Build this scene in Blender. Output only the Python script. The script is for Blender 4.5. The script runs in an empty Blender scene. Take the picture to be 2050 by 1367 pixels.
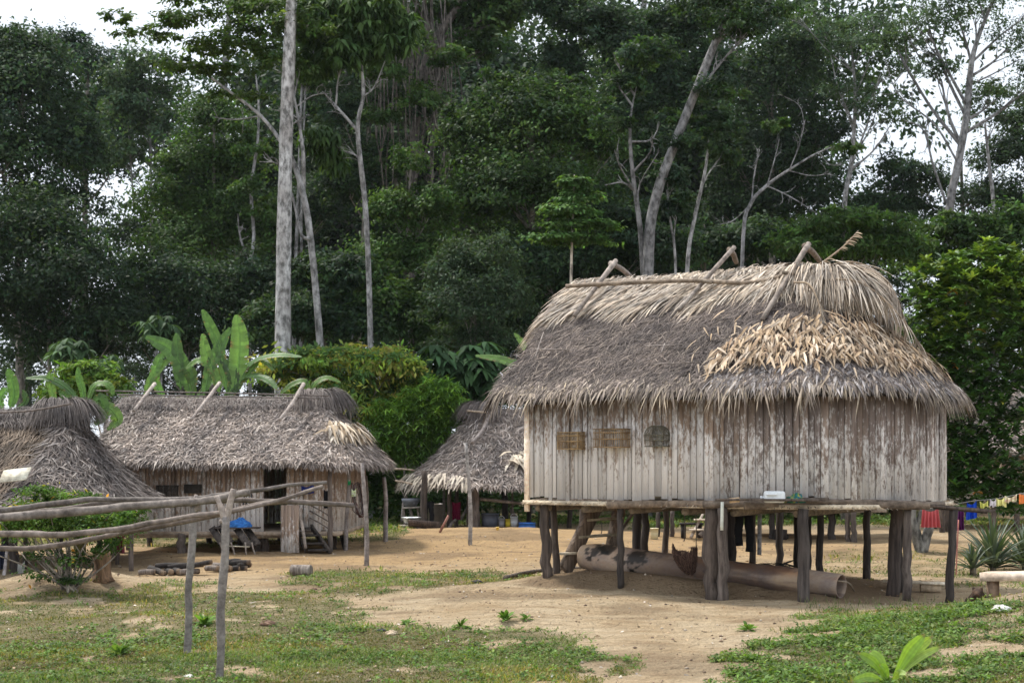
import bpy, bmesh, math
import numpy as np
from mathutils import Vector
R = math.radians
scene = bpy.context.scene
COL = scene.collection
F, HZ, CX, CAMZ = 2850.0, 910.0, 1025.0, 2.2     # focal length in photo pixels, horizon row, centre column, eye height

def A(*a): return np.array(a, dtype=float)
def W(px, py, Y): return A((px - CX) * Y / F, Y, CAMZ - (py - HZ) * Y / F)
def nrm(v): return v / np.maximum(np.linalg.norm(v, axis=-1, keepdims=True), 1e-9)

# ------------------------------------------------------------------ noise
def vnoise(x, y, seed=0):
    x = np.asarray(x, float); y = np.asarray(y, float)
    xi = np.floor(x); yi = np.floor(y); fx = x - xi; fy = y - yi
    fx = fx * fx * (3 - 2 * fx); fy = fy * fy * (3 - 2 * fy)
    def h(a, b):
        n = np.sin(a * 127.1 + b * 311.7 + seed * 74.7) * 43758.5453
        return n - np.floor(n)
    return (h(xi, yi) * (1 - fx) + h(xi + 1, yi) * fx) * (1 - fy) + (h(xi, yi + 1) * (1 - fx) + h(xi + 1, yi + 1) * fx) * fy
def fbm(x, y, seed=0, o=4):
    s = 0; a = .5; t = 0
    for i in range(o):
        s = s + a * vnoise(np.asarray(x) * 2 ** i, np.asarray(y) * 2 ** i, seed + i * 13); t += a; a *= .5
    return s / t
def sstep(a, b, x):
    t = np.clip((x - a) / (b - a), 0, 1); return t * t * (3 - 2 * t)

# ------------------------------------------------------------------ mesh building
class MB:
    def __init__(s): s.v = []; s.f = []; s.c = []; s.n = 0
    def add(s, v, f, c=(1, 1, 1)):
        v = np.asarray(v, float).reshape(-1, 3); c = np.asarray(c, float)
        if c.ndim == 1: c = np.broadcast_to(c, (len(v), 3))
        s.v.append(v); s.c.append(c)
        for ff in (f if isinstance(f, list) else [f]):
            if len(ff): s.f.append(np.asarray(ff, np.int64) + s.n)
        s.n += len(v); return s
    def mesh(s, name, mat, origin=(0, 0, 0), smooth=False):
        v = np.concatenate(s.v) - np.asarray(origin, float); c = np.concatenate(s.c)
        me = bpy.data.meshes.new(name)
        me.vertices.add(len(v)); me.vertices.foreach_set('co', v.ravel())
        li = np.concatenate([f.ravel() for f in s.f]); tot = np.concatenate([np.full(len(f), f.shape[1]) for f in s.f])
        st = np.concatenate([[0], np.cumsum(tot)[:-1]])
        me.loops.add(len(li)); me.loops.foreach_set('vertex_index', li.astype(np.int32))
        me.polygons.add(len(tot)); me.polygons.foreach_set('loop_start', st.astype(np.int32)); me.polygons.foreach_set('loop_total', tot.astype(np.int32))
        if smooth: me.polygons.foreach_set('use_smooth', np.ones(len(tot), bool))
        me.update(calc_edges=True)
        ca = me.color_attributes.new('Col', 'FLOAT_COLOR', 'POINT')
        ca.data.foreach_set('color', np.concatenate([np.clip(c, 0, 4), np.ones((len(c), 1))], 1).ravel())
        if mat: me.materials.append(mat)
        return me
    def build(s, name, mat, parent=None, loc=None, smooth=False):
        origin = parent['_o'] if parent is not None and '_o' in parent else (loc if loc is not None else (0, 0, 0))
        if parent is not None:
            origin = np.array(root_loc(parent))
        o = bpy.data.objects.new(name, s.mesh(name, mat, origin, smooth)); COL.objects.link(o)
        if parent is not None: o.parent = parent
        elif loc is not None: o.location = loc
        return o
def root_loc(o):
    p = Vector(o.location)
    while o.parent: o = o.parent; p += Vector(o.location)
    return p
def tag(o, label=None, cat=None, group=None, kind=None):
    if label: o['label'] = label
    if cat: o['category'] = cat
    if group: o['group'] = group
    if kind: o['kind'] = kind
    return o
def thing(name, loc, label, cat, group=None):
    o = bpy.data.objects.new(name, None); COL.objects.link(o); o.location = tuple(float(q) for q in loc); o.empty_display_size = .1
    return tag(o, label, cat, group)
def copy_tree(o, parent=None):
    c = o.copy(); COL.objects.link(c)
    if parent: c.parent = parent
    for ch in list(o.children): copy_tree(ch, c)
    return c

BOXF = np.array([[0, 3, 2, 1], [4, 5, 6, 7], [0, 1, 5, 4], [1, 2, 6, 5], [2, 3, 7, 6], [3, 0, 4, 7]])
def box(mb, c, ax, ay, az, col=(1, 1, 1)):
    """box round centre c with half-axis vectors ax, ay, az"""
    c, ax, ay, az = map(lambda q: np.asarray(q, float), (c, ax, ay, az))
    v = [c - ax - ay - az, c + ax - ay - az, c + ax + ay - az, c - ax + ay - az, c - ax - ay + az, c + ax - ay + az, c + ax + ay + az, c - ax + ay + az]
    mb.add(v, BOXF, col); return mb
def plank(mb, p, q, w, t, up=(0, 0, 1), col=(1, 1, 1)):
    """board from p to q, width w along side, thickness t along up"""
    p = np.asarray(p, float); q = np.asarray(q, float); d = q - p; L = np.linalg.norm(d); d /= L
    s = np.cross(d, up); s = s / max(np.linalg.norm(s), 1e-6); u = np.cross(s, d)
    return box(mb, (p + q) / 2, d * L / 2, s * w / 2, u * t / 2, col)
def spath(pts, n=24):
    pts = np.asarray(pts, float)
    if len(pts) == 2:
        t = np.linspace(0, 1, n)[:, None]; return pts[0] * (1 - t) + pts[1] * t
    P = np.vstack([2 * pts[0] - pts[1], pts, 2 * pts[-1] - pts[-2]])
    out = []; k = len(pts) - 1
    for t in np.linspace(0, k, n):
        i = min(int(t), k - 1); u = t - i; a, b, c, d = P[i:i + 4]
        out.append(.5 * ((2 * b) + (c - a) * u + (2 * a - 5 * b + 4 * c - d) * u * u + (3 * b - a - 3 * c + d) * u ** 3))
    return np.array(out)
def tube(mb, path, rad, sides=8, col=(1, 1, 1), cap=True, rough=0, seed=0):
    path = np.asarray(path, float); n = len(path); rad = np.broadcast_to(np.asarray(rad, float), (n,))
    t = nrm(np.gradient(path, axis=0)); ref = A(0, 0, 1) if abs(t[:, 2]).mean() < .8 else A(0, 1, 0)
    s = nrm(np.cross(t, ref)); u = np.cross(s, t)
    a = np.linspace(0, 2 * np.pi, sides, endpoint=False)
    rr = np.repeat(rad[:, None], sides, 1)
    if rough:
        g = np.random.default_rng(seed)
        k = g.normal(0, 1, (n, sides)); k = (k + np.roll(k, 1, 1) + np.roll(k, 1, 0)) / 3 + g.normal(0, .6, (n, 1)) * .7
        rr = rr * (1 + rough * k)
    v = path[:, None] + rr[..., None] * (np.cos(a)[None, :, None] * s[:, None] + np.sin(a)[None, :, None] * u[:, None])
    i = np.arange(n - 1)[:, None] * sides; j = np.arange(sides)[None]; j2 = (j + 1) % sides
    f = np.stack([i + j, i + j2, i + sides + j2, i + sides + j], -1).reshape(-1, 4)
    fs = [f]
    if cap: fs += [np.arange(sides)[None, ::-1], (np.arange(sides) + (n - 1) * sides)[None]]
    mb.add(v.reshape(-1, 3), fs, col); return mb
def lathe(mb, c, prof, sides=20, col=(1, 1, 1), sx=1, sy=1):
    prof = np.asarray(prof, float); a = np.linspace(0, 2 * np.pi, sides, endpoint=False); n = len(prof)
    v = np.stack([prof[:, 0:1] * np.cos(a) * sx, prof[:, 0:1] * np.sin(a) * sy, np.repeat(prof[:, 1:2], sides, 1)], -1) + np.asarray(c, float)
    i = np.arange(n - 1)[:, None] * sides; j = np.arange(sides)[None]; j2 = (j + 1) % sides
    mb.add(v.reshape(-1, 3), np.stack([i + j, i + j2, i + sides + j2, i + sides + j], -1).reshape(-1, 4), col); return mb
def strips(mb, P, D, N, L, Wd, col, segs=2, lift=0, bend=0, droop=0, prof=(1, 1, .1), fold=0):
    """blades: n strips starting at P along D, flat side towards N"""
    n = len(P); D = nrm(D); S = nrm(np.cross(D, N)); Nn = np.cross(S, D)
    L = np.broadcast_to(np.asarray(L, float), (n,))[:, None]; Wd = np.broadcast_to(np.asarray(Wd, float), (n,))[:, None]
    q = np.linspace(0, 1, segs + 1); pw = np.interp(q, np.linspace(0, 1, len(prof)), prof)
    lift, bend, droop = (np.broadcast_to(np.asarray(z, float), (n,))[:, None] for z in (lift, bend, droop))
    k = 2 if not fold else 3
    v = np.empty((n, segs + 1, k, 3))
    for i, x in enumerate(q):
        c = P + D * L * x + Nn * L * (lift * x - bend * x * x); c = c - A(0, 0, 1) * L * droop * x * x
        if fold:
            v[:, i, 0] = c - S * Wd * pw[i] / 2 + Nn * Wd * fold * pw[i]; v[:, i, 1] = c; v[:, i, 2] = c + S * Wd * pw[i] / 2 + Nn * Wd * fold * pw[i]
        else:
            v[:, i, 0] = c - S * Wd * pw[i] / 2; v[:, i, 1] = c + S * Wd * pw[i] / 2
    b = (np.arange(n) * (segs + 1) * k)[:, None, None] + (np.arange(segs) * k)[None, :, None] + np.arange(k - 1)[None, None]
    f = np.stack([b, b + 1, b + k + 1, b + k], -1).reshape(-1, 4)
    c = np.repeat(np.asarray(col, float), (segs + 1) * k, 0) if np.ndim(col) == 2 else col
    mb.add(v.reshape(-1, 3), f, c); return mb
def pick(g, pal, n, jit=.15):
    pal = np.asarray(pal, float); c = pal[g.integers(0, len(pal), n)]
    return c * (1 + g.normal(0, jit, (n, 1))).clip(.4, 1.7)

# ------------------------------------------------------------------ materials
def mat(name, fn):
    m = bpy.data.materials.new(name); m.use_nodes = True; nt = m.node_tree; nt.nodes.clear()
    class N: pass
    h = N(); h.nt = nt
    def node(t, **kw):
        n = nt.nodes.new(t)
        for k, v in kw.items():
            if k[0] == '_': setattr(n, k[1:], v)
            else:
                kk = int(k[1:]) if k[0] == 'i' and k[1:].isdigit() else k.replace('__', ' ')
                if isinstance(v, bpy.types.NodeSocket): nt.links.new(v, n.inputs[kk])
                else: n.inputs[kk].default_value = v
        return n
    h.node = node; h.link = nt.links.new
    def attr(): return node('ShaderNodeVertexColor', _layer_name='Col').outputs[0]
    h.attr = attr
    def coord(scale, kind='Object'):
        return node('ShaderNodeMapping', Vector=node('ShaderNodeTexCoord').outputs[kind], Scale=scale).outputs[0]
    h.coord = coord
    def noise(scale, vec=None, detail=4, rough=.55):
        n = node('ShaderNodeTexNoise', Scale=scale, Detail=detail, Roughness=rough)
        if vec is not None: nt.links.new(vec, n.inputs['Vector'])
        return n.outputs[0]
    h.noise = noise
    def ramp(fac, a, b, lo=(0, 0, 0, 1), hi=(1, 1, 1, 1)):
        r = node('ShaderNodeValToRGB', Fac=fac); e = r.color_ramp.elements
        e[0].position = a; e[1].position = b; e[0].color = lo; e[1].color = hi
        return r.outputs[0]
    h.ramp = ramp
    def mix(fac, a, b, bt='MIX'):
        n = nt.nodes.new('ShaderNodeMix'); n.data_type = 'RGBA'; n.blend_type = bt
        for k, v in ((0, fac), (6, a), (7, b)):
            if isinstance(v, bpy.types.NodeSocket): nt.links.new(v, n.inputs[k])
            else: n.inputs[k].default_value = v if k == 0 else (*v[:3], 1)
        return n.outputs[2]
    h.mix = mix
    def math_(op, a, b=0):
        n = node('ShaderNodeMath', _operation=op)
        for k, v in ((0, a), (1, b)):
            if isinstance(v, bpy.types.NodeSocket): nt.links.new(v, n.inputs[k])
            else: n.inputs[k].default_value = v
        return n.outputs[0]
    h.math = math_
    def out(sh): nt.links.new(sh, node('ShaderNodeOutputMaterial').inputs[0])
    h.out = out
    def bump(height, strength=.4, dist=.02):
        return node('ShaderNodeBump', Strength=strength, Distance=dist, Height=height).outputs[0]
    h.bump = bump
    fn(h); return m

def _foliage(rough, spec, trans):
    def f(h):
        c = h.attr()
        p = h.node('ShaderNodeBsdfPrincipled', Base__Color=c, Roughness=rough)
        p.inputs['Specular IOR Level'].default_value = spec
        t = h.node('ShaderNodeBsdfTranslucent', Color=h.mix(1.0, c, (1.5, 1.5, .7), 'MULTIPLY'))
        h.out(h.node('ShaderNodeMixShader', i0=trans, i1=p.outputs[0], i2=t.outputs[0]).outputs[0])
    return f
M_LEAF = mat('leaf', _foliage(.62, .14, .32))
M_GLOSSLEAF = mat('glossy_leaf', _foliage(.42, .35, .2))
M_GRASS = mat('grass_blade', _foliage(.6, .25, .3))
def _banana(h):
    c = h.attr()
    st = h.noise(30, h.coord((1, 1, 1)), 3)
    c2 = h.mix(h.ramp(st, .35, .7), c, h.mix(1.0, c, (.8, .85, .8), 'MULTIPLY'))
    p = h.node('ShaderNodeBsdfPrincipled', Base__Color=c2, Roughness=.55)
    t = h.node('ShaderNodeBsdfTranslucent', Color=h.mix(1.0, c2, (1.5, 1.5, .6), 'MULTIPLY'))
    h.out(h.node('ShaderNodeMixShader', i0=.3, i1=p.outputs[0], i2=t.outputs[0]).outputs[0])
M_BANANA = mat('banana_leaf', _banana)
def _thatch(h):
    n = h.noise(9, h.coord((1, 1, 1)), 5, .65); n2 = h.noise(1.3, h.coord((1, 1, 1)), 3)
    c = h.mix(1.0, h.attr(), h.ramp(n, .25, .8, (.55, .55, .57, 1), (1.3, 1.27, 1.22, 1)), 'MULTIPLY')
    c = h.mix(1.0, c, h.ramp(n2, .3, .7, (.62, .62, .64, 1), (1.25, 1.22, 1.18, 1)), 'MULTIPLY')
    p = h.node('ShaderNodeBsdfPrincipled', Base__Color=c, Roughness=.75)
    p.inputs['Specular IOR Level'].default_value = .2
    h.out(p.outputs[0])
M_THATCH = mat('thatch', _thatch)
def _bark(sc, dark, light, lo, hi, stretch=(1, 1, .25), bstr=.6):
    def f(h):
        v = h.coord(stretch); n = h.noise(sc, v, 6, .65); n2 = h.noise(sc * .25, h.coord((1, 1, .6)), 4)
        k = h.mix(h.ramp(n, lo, hi), dark, light)
        k = h.mix(1.0, k, h.ramp(n2, .35, .65, (.65, .62, .6, 1), (1.15, 1.15, 1.15, 1)), 'MULTIPLY')
        c = h.mix(1.0, h.attr(), k, 'MULTIPLY')
        p = h.node('ShaderNodeBsdfPrincipled', Base__Color=c, Roughness=.85, Normal=h.bump(n, bstr, .03))
        h.out(p.outputs[0])
    return f
M_BARK = mat('tree_bark', _bark(7, (.3, .3, .29), (1.3, 1.3, 1.3), .38, .6, (1, 1, .5), .9))
M_POLE = mat('pole_wood', _bark(14, (.26, .25, .245), (.78, .765, .75), .32, .68, (1, 1, 1)))
M_POST = mat('post_wood', _bark(9, (.085, .072, .066), (.42, .385, .36), .35, .78, (2.2, 2.2, .18), 1.0))
M_WOOD = mat('sawn_wood', _bark(12, (.6, .57, .54), (1.25, 1.24, 1.22), .3, .7, (1, 1, 1), .3))
def _planks(h):
    # attribute: r tone, g bleaching plus painted ground bounce towards the board foot, b streak offset
    sep = h.node('ShaderNodeSeparateColor', Color=h.attr())
    tc = h.node('ShaderNodeTexCoord').outputs['Object']
    off = h.node('ShaderNodeCombineXYZ', X=h.math('MULTIPLY', sep.outputs[2], 37.0), Z=h.math('MULTIPLY', sep.outputs[2], 11.0)).outputs[0]
    vec = h.node('ShaderNodeVectorMath', _operation='ADD', i0=tc, i1=off).outputs[0]
    v1 = h.node('ShaderNodeMapping', Vector=vec, Scale=(16, 16, 1.6)).outputs[0]
    v2 = h.node('ShaderNodeMapping', Vector=vec, Scale=(45, 45, 1.2)).outputs[0]
    v3 = h.node('ShaderNodeMapping', Vector=vec, Scale=(14, 14, 5)).outputs[0]
    grain = h.noise(1, v2, 4, .7); streak = h.noise(1, v1, 5, .6); blot = h.noise(1, v3, 6, .72)
    dk = h.mix(h.ramp(streak, .3, .7), (.125, .10, .092), (.27, .215, .19))
    tan = h.mix(h.ramp(streak, .3, .7), (.25, .17, .125), (.47, .345, .25))
    base = h.mix(sep.outputs[0], dk, tan)
    fine = h.noise(1, h.node('ShaderNodeMapping', Vector=vec, Scale=(40, 40, 14)).outputs[0], 5, .7)
    base = h.mix(1.0, base, h.ramp(grain, .25, .75, (.72, .7, .68, 1), (1.15, 1.15, 1.15, 1)), 'MULTIPLY')
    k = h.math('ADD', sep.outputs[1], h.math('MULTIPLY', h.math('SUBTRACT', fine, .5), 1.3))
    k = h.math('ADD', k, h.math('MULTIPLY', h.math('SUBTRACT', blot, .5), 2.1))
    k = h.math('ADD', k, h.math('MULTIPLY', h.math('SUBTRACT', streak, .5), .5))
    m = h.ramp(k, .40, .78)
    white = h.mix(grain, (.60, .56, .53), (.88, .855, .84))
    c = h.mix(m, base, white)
    tv = h.math('ADD', .78, h.math('MULTIPLY', sep.outputs[2], .4)); t = h.node('ShaderNodeCombineColor', Red=tv, Green=tv, Blue=tv).outputs[0]
    c = h.mix(1.0, c, t, 'MULTIPLY')
    p = h.node('ShaderNodeBsdfPrincipled', Base__Color=c, Roughness=.85, Normal=h.bump(grain, .35, .01))
    h.out(p.outputs[0])
M_PLANK = mat('weathered_plank', _planks)
def _plain(rough, metallic=0, spec=.5, nz=.25):
    def f(h):
        n = h.noise(7, h.coord((1, 1, 1)), 5, .6)
        c = h.mix(1.0, h.attr(), h.ramp(n, .3, .7, (1 - nz, 1 - nz, 1 - nz, 1), (1 + nz * .4,) * 3 + (1,)), 'MULTIPLY')
        p = h.node('ShaderNodeBsdfPrincipled', Base__Color=c, Roughness=rough, Metallic=metallic)
        p.inputs['Specular IOR Level'].default_value = spec
        h.out(p.outputs[0])
    return f
M_PLASTIC = mat('plastic', _plain(.4))
M_METAL = mat('aluminium', _plain(.38, .85))
M_CLOTH = mat('cloth', _plain(.9, 0, .2, .15))
M_FUR = mat('fur', _plain(.9, 0, .1, .5))
M_NET = mat('net_fibre', _plain(.85, 0, .2, .4))
def _log(h):
    # pale scorched palm trunk: blue grey burnt band, ochre top, dark burn marks
    tc = h.node('ShaderNodeTexCoord').outputs['Object']
    n1 = h.noise(1.6, tc, 3, .5); n2 = h.noise(4.5, tc, 6, .7); g = h.noise(1, h.node('ShaderNodeMapping', Vector=tc, Scale=(2, 30, 30)).outputs[0], 3)
    c = h.mix(h.ramp(n1, .38, .62), (.50, .355, .225), (.28, .21, .175))
    c = h.mix(h.ramp(h.noise(2.3, tc, 4, .6), .52, .68), c, (.44, .30, .20))
    c = h.mix(h.ramp(n2, .58, .72), c, (.17, .15, .16))
    c = h.mix(h.math('MULTIPLY', h.ramp(g, .35, .75), .25), c, (.62, .54, .45))
    c = h.mix(1.0, c, h.attr(), 'MULTIPLY')
    p = h.node('ShaderNodeBsdfPrincipled', Base__Color=c, Roughness=.6, Normal=h.bump(n2, .25, .02))
    h.out(p.outputs[0])
M_LOG = mat('scorched_palm_wood', _log)
# ------------------------------------------------------------------ ground
def gauss(x, y, cx, cy, sx, sy, h): return h * np.exp(-.5 * (((x - cx) / sx) ** 2 + ((y - cy) / sy) ** 2))
LA = A(-.05, 22.9); LD = nrm(A(5.25, -2.4)); LN = A(-LD[1], LD[0])      # crest of the earth bank under the big house
def G(x, y):
    x = np.asarray(x, float); y = np.asarray(y, float)
    z = gauss(x, y, 1.5, 25, 3, 4.5, .16)
    s = (x - LA[0]) * LD[0] + (y - LA[1]) * LD[1]; q = (x - LA[0]) * LN[0] + (y - LA[1]) * LN[1]
    q = q + .2 * (fbm(s * 1.9, q * 1.5, 3, 4) - .5) * 2
    hb = np.interp(s, [-.3, 1.0, 1.7, 3.7, 5.0, 6.2], [0, .17, .22, .17, .09, 0])
    z = z + hb * sstep(-.34, .05, q) * (1 - sstep(2.4, 4.6, q)) * (1 + .15 * (fbm(x * 3, y * 3, 8) - .5))
    z = z + gauss(x, y, -1.2, 36.5, 4, 2.4, .3)
    z = z + gauss(x, y, -7.2, 23.2, .9, .7, .34)
    z = z + gauss(x, y, 7.6, 17.2, 1.5, 1.5, .62) + gauss(x, y, 5.2, 15.0, 1.4, 2.0, .16)
    z = z + gauss(x, y, .2, 18.3, .9, .35, .08) + gauss(x, y, -4.7, 18.4, .9, .45, .12) + gauss(x, y, -2.9, 17.4, .7, .4, .07)
    z = z + gauss(x, y, 9.2, 32, 1.5, 1.0, .18) + gauss(x, y, -5.5, 30.2, 3.5, 1.0, .1)
    z = z + .10 * (fbm(x * .45, y * .45, 5, 3) - .5) + .07 * (fbm(x * 1.8, y * 2.6, 6, 4) - .5) * (y < 45)
    return z
def onG(px, py):
    Y = np.arange(9, 90, .05); x = (px - CX) * Y / F; z = CAMZ - (py - HZ) * Y / F
    d = z - G(x, Y); i = np.argmax(d < 0)
    if d[i] >= 0: i = len(Y) - 1
    t = d[i - 1] / (d[i - 1] - d[i]) if i else 0
    y = Y[i - 1] + t * .05; xx = (px - CX) * y / F
    return A(xx, y, float(G(xx, y)))
def gz(x, y): return float(G(x, y))
POLY = [
 ([(-300,1178),(60,1188),(250,1182),(330,1165),(520,1180),(690,1196),(770,1222),(735,1250),(900,1262),(1100,1262),(1215,1285),(1280,1320),(1270,1420),(-300,1420)], .86),
 ([(560,1150),(700,1140),(870,1143),(1010,1138),(1080,1150),(960,1172),(800,1190),(640,1188)], .8),
 ([(1380,1420),(1430,1350),(1500,1302),(1590,1264),(1680,1238),(1790,1226),(1890,1206),(1960,1215),(1900,1255),(2000,1295),(2300,1330),(2300,1420)], .88), ([(1880,1205),(2300,1190),(2300,1340),(1990,1300),(1890,1262)], .5),
 ([(1640,1105),(1780,1100),(2300,1125),(2300,1185),(1900,1172),(1650,1150)], .5),
 ([(690,1040),(790,1040),(830,1060),(790,1078),(690,1090)], .9), ([(1250,1020),(2300,1015),(2300,1040),(1700,1046),(1450,1052),(1280,1060)], .95),
 ([(-300,1040),(560,1040),(690,1045),(690,1085),(430,1094),(250,1095),(-300,1105)], .85),
]
def inpoly(px, py, P):
    r = np.zeros(px.shape, bool); P = np.asarray(P, float); n = len(P)
    for i in range(n):
        x1, y1 = P[i]; x2, y2 = P[i - 1]
        c = ((y1 > py) != (y2 > py)) & (px < (x2 - x1) * (py - y1) / ((y2 - y1) if y2 != y1 else 1e-9) + x1)
        r ^= c
    return r
def grass_amount(x, y):
    x = np.asarray(x, float); y = np.asarray(y, float)
    z = G(x, y); m = np.zeros(x.shape); g = np.random.default_rng(5)
    wx = (fbm(x * .8, y * .8, 21) - .5) * 1.4; wy = (fbm(x * .8, y * .8, 22) - .5) * 2.2
    for k in range(6):
        xx = x + wx + g.normal(0, .12); yy = y + wy + g.normal(0, .25)
        px = CX + xx * F / np.maximum(yy, 3); py = HZ + (CAMZ - z) * F / np.maximum(yy, 3)
        mm = np.zeros(x.shape)
        for P, a in POLY: mm = np.maximum(mm, inpoly(px, py, P) * a)
        m += mm / 6
    n = fbm(x * 1.1, y * 1.1, 31, 4); n2 = fbm(x * 3.5, y * 3.5, 33, 3)
    m = m * sstep(.30, .50, n + .5 * (n2 - .5) + .34 * (m - .5))
    far = sstep(43, 47, y)
    m = np.maximum(m, far * .8); m = np.where((y < 9) | (abs(x) > 16), sstep(.4, .6, n) * .8, m)
    return m
def geo(a, b, step, out, ratio=1.25):
    l = list(np.arange(a, b + 1e-6, step)); s = step
    while l[-1] < out: s *= ratio; l.append(l[-1] + s)
    return l
xr = geo(0, 16, .11, 900); xs = np.array([-q for q in xr[:0:-1]] + xr)
yr = geo(11, 34, .11, 900, 1.06); yb = [11]; s_ = .11
while yb[-1] > -60: s_ *= 1.3; yb.append(yb[-1] - s_)
ys = np.array(yb[:0:-1] + yr)
XX, YY = np.meshgrid(xs, ys); ZZ = G(XX, YY)
ga = grass_amount(XX, YY)
damp = sstep(.46, .72, fbm(XX * .6, YY * .9, 41)) * .62
s2 = (XX - LA[0]) * LD[0] + (YY - LA[1]) * LD[1]; q2 = (XX - LA[0]) * LN[0] + (YY - LA[1]) * LN[1]
damp = np.maximum(damp, gauss(XX, YY, 7.3, 17.2, 1.3, 1.2, .75)); bank = sstep(-.6, -.25, q2) * (1 - sstep(3.5, 5.5, q2)) * sstep(-.2, .6, s2) * (1 - sstep(5.6, 7, s2))
orange = np.clip(gauss(XX, YY, -1.5, 35, 6, 4, 1.1) + gauss(XX, YY, 5, 33, 8, 4, .6) + gauss(XX, YY, -5, 28, 4, 2.5, .6), 0, 1)
nx = len(xs); ny = len(ys)
i = np.arange(ny - 1)[:, None] * nx + np.arange(nx - 1)[None]
mb = MB(); mb.add(np.stack([XX, YY, ZZ], -1).reshape(-1, 3), np.stack([i, i + 1, i + nx + 1, i + nx], -1).reshape(-1, 4),
       np.stack([ga, np.maximum(np.maximum(damp, bank * .85), sstep(44, 50, YY)), orange], -1).reshape(-1, 3))
def _ground(h):
    sep = h.node('ShaderNodeSeparateColor', Color=h.attr()); v = h.coord((1, 1, 1))
    n1 = h.noise(.9, v, 5, .6); n2 = h.noise(6, v, 6, .65); n3 = h.noise(38, v, 5, .7); n4 = h.noise(1, h.coord((1.1, 3.6, 3)), 6, .68)
    dirt = h.mix(h.ramp(n1, .3, .7), (.61, .455, .28), (.75, .61, .42))
    dirt = h.mix(h.math('MULTIPLY', sep.outputs[2], .8), dirt, (.62, .41, .205))
    dirt = h.mix(h.math('MULTIPLY', h.ramp(n4, .48, .64), .5), dirt, (.38, .25, .14))
    dirt = h.mix(h.math('MULTIPLY', h.ramp(h.noise(1, h.coord((3, 14, 6)), 4, .65), .5, .72), .5), dirt, (.27, .185, .11))
    dirt = h.mix(h.math('MULTIPLY', h.ramp(n2, .52, .75), .35), dirt, (.36, .25, .16))
    damp = h.mix(h.ramp(n2, .3, .7), (.19, .13, .08), (.32, .23, .145))
    c = h.mix(h.ramp(h.math('ADD', sep.outputs[1], h.math('MULTIPLY', h.math('SUBTRACT', n2, .5), .5)), .2, .95), dirt, damp)
    gc = h.mix(h.ramp(n3, .35, .65), (.10, .12, .04), (.17, .165, .07))
    gk = h.ramp(h.math('ADD', sep.outputs[0], h.math('MULTIPLY', h.math('SUBTRACT', n2, .5), .9)), .25, .95)
    c = h.mix(h.math('MULTIPLY', gk, .8), c, gc)
    c = h.mix(1.0, c, h.ramp(n3, .3, .7, (.78, .77, .76, 1), (1.12, 1.12, 1.12, 1)), 'MULTIPLY')
    hgt = h.math('ADD', h.math('MULTIPLY', n2, 1.0), h.math('MULTIPLY', n3, .4))
    hgt = h.math('ADD', hgt, h.math('MULTIPLY', n4, .8)); hgt = h.math('ADD', hgt, h.math('MULTIPLY', h.ramp(h.noise(11, v, 3, .5), .38, .5), .18))
    p = h.node('ShaderNodeBsdfPrincipled', Base__Color=c, Roughness=.95, Normal=h.bump(hgt, 1.0, .2))
    p.inputs['Specular IOR Level'].default_value = .1
    h.out(p.outputs[0])
M_GROUND = mat('earth', _ground)
tag(mb.build('ground', M_GROUND, smooth=True), kind='structure')

# ------------------------------------------------------------------ grass and low weeds
g = np.random.default_rng(11)
mb = MB()
def scatter_grass(x0, x1, y0, y1, n, lmul=1.0, wmul=1.0, tuft=.0):
    x = g.uniform(x0, x1, n); y = g.uniform(y0, y1, n)
    a = grass_amount(x, y); k = (g.uniform(0, 1, n) < a) & (abs(x * F / y) < 1130); x = x[k]; y = y[k]; a = a[k]
    n = len(x); P = np.stack([x, y, G(x, y) - .005], -1)
    th = g.uniform(0, 2 * np.pi, n); tilt = g.uniform(.25, 1.3, n)
    D = np.stack([np.cos(th) * np.sin(tilt), np.sin(th) * np.sin(tilt), np.cos(tilt)], -1)
    N = nrm(np.cross(D, np.stack([np.sin(th + .4), -np.cos(th + .4), 0 * th], -1)))
    lush = fbm(x * .9, y * .9, 51); dry = sstep(.42, .68, fbm(x * .6, y * .8, 57, 3)); L = (.025 + .05 * g.random(n) ** 1.5) * (.6 + 1.0 * sstep(.35, .7, lush)) * lmul
    col = pick(g, [(.09, .14, .03), (.12, .18, .04), (.07, .12, .025), (.16, .19, .055), (.2, .19, .085)], n, .2) * (.72 + .6 * sstep(.35, .7, lush))[:, None]; col = col * (1 - dry[:, None]) + col * A(1.35, 1.02, 1.0) * dry[:, None]
    strips(mb, P, D, N, L, (.007 + .006 * g.random(n)) * wmul, col, segs=2, droop=.3, prof=(.7, 1, .1))
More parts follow.
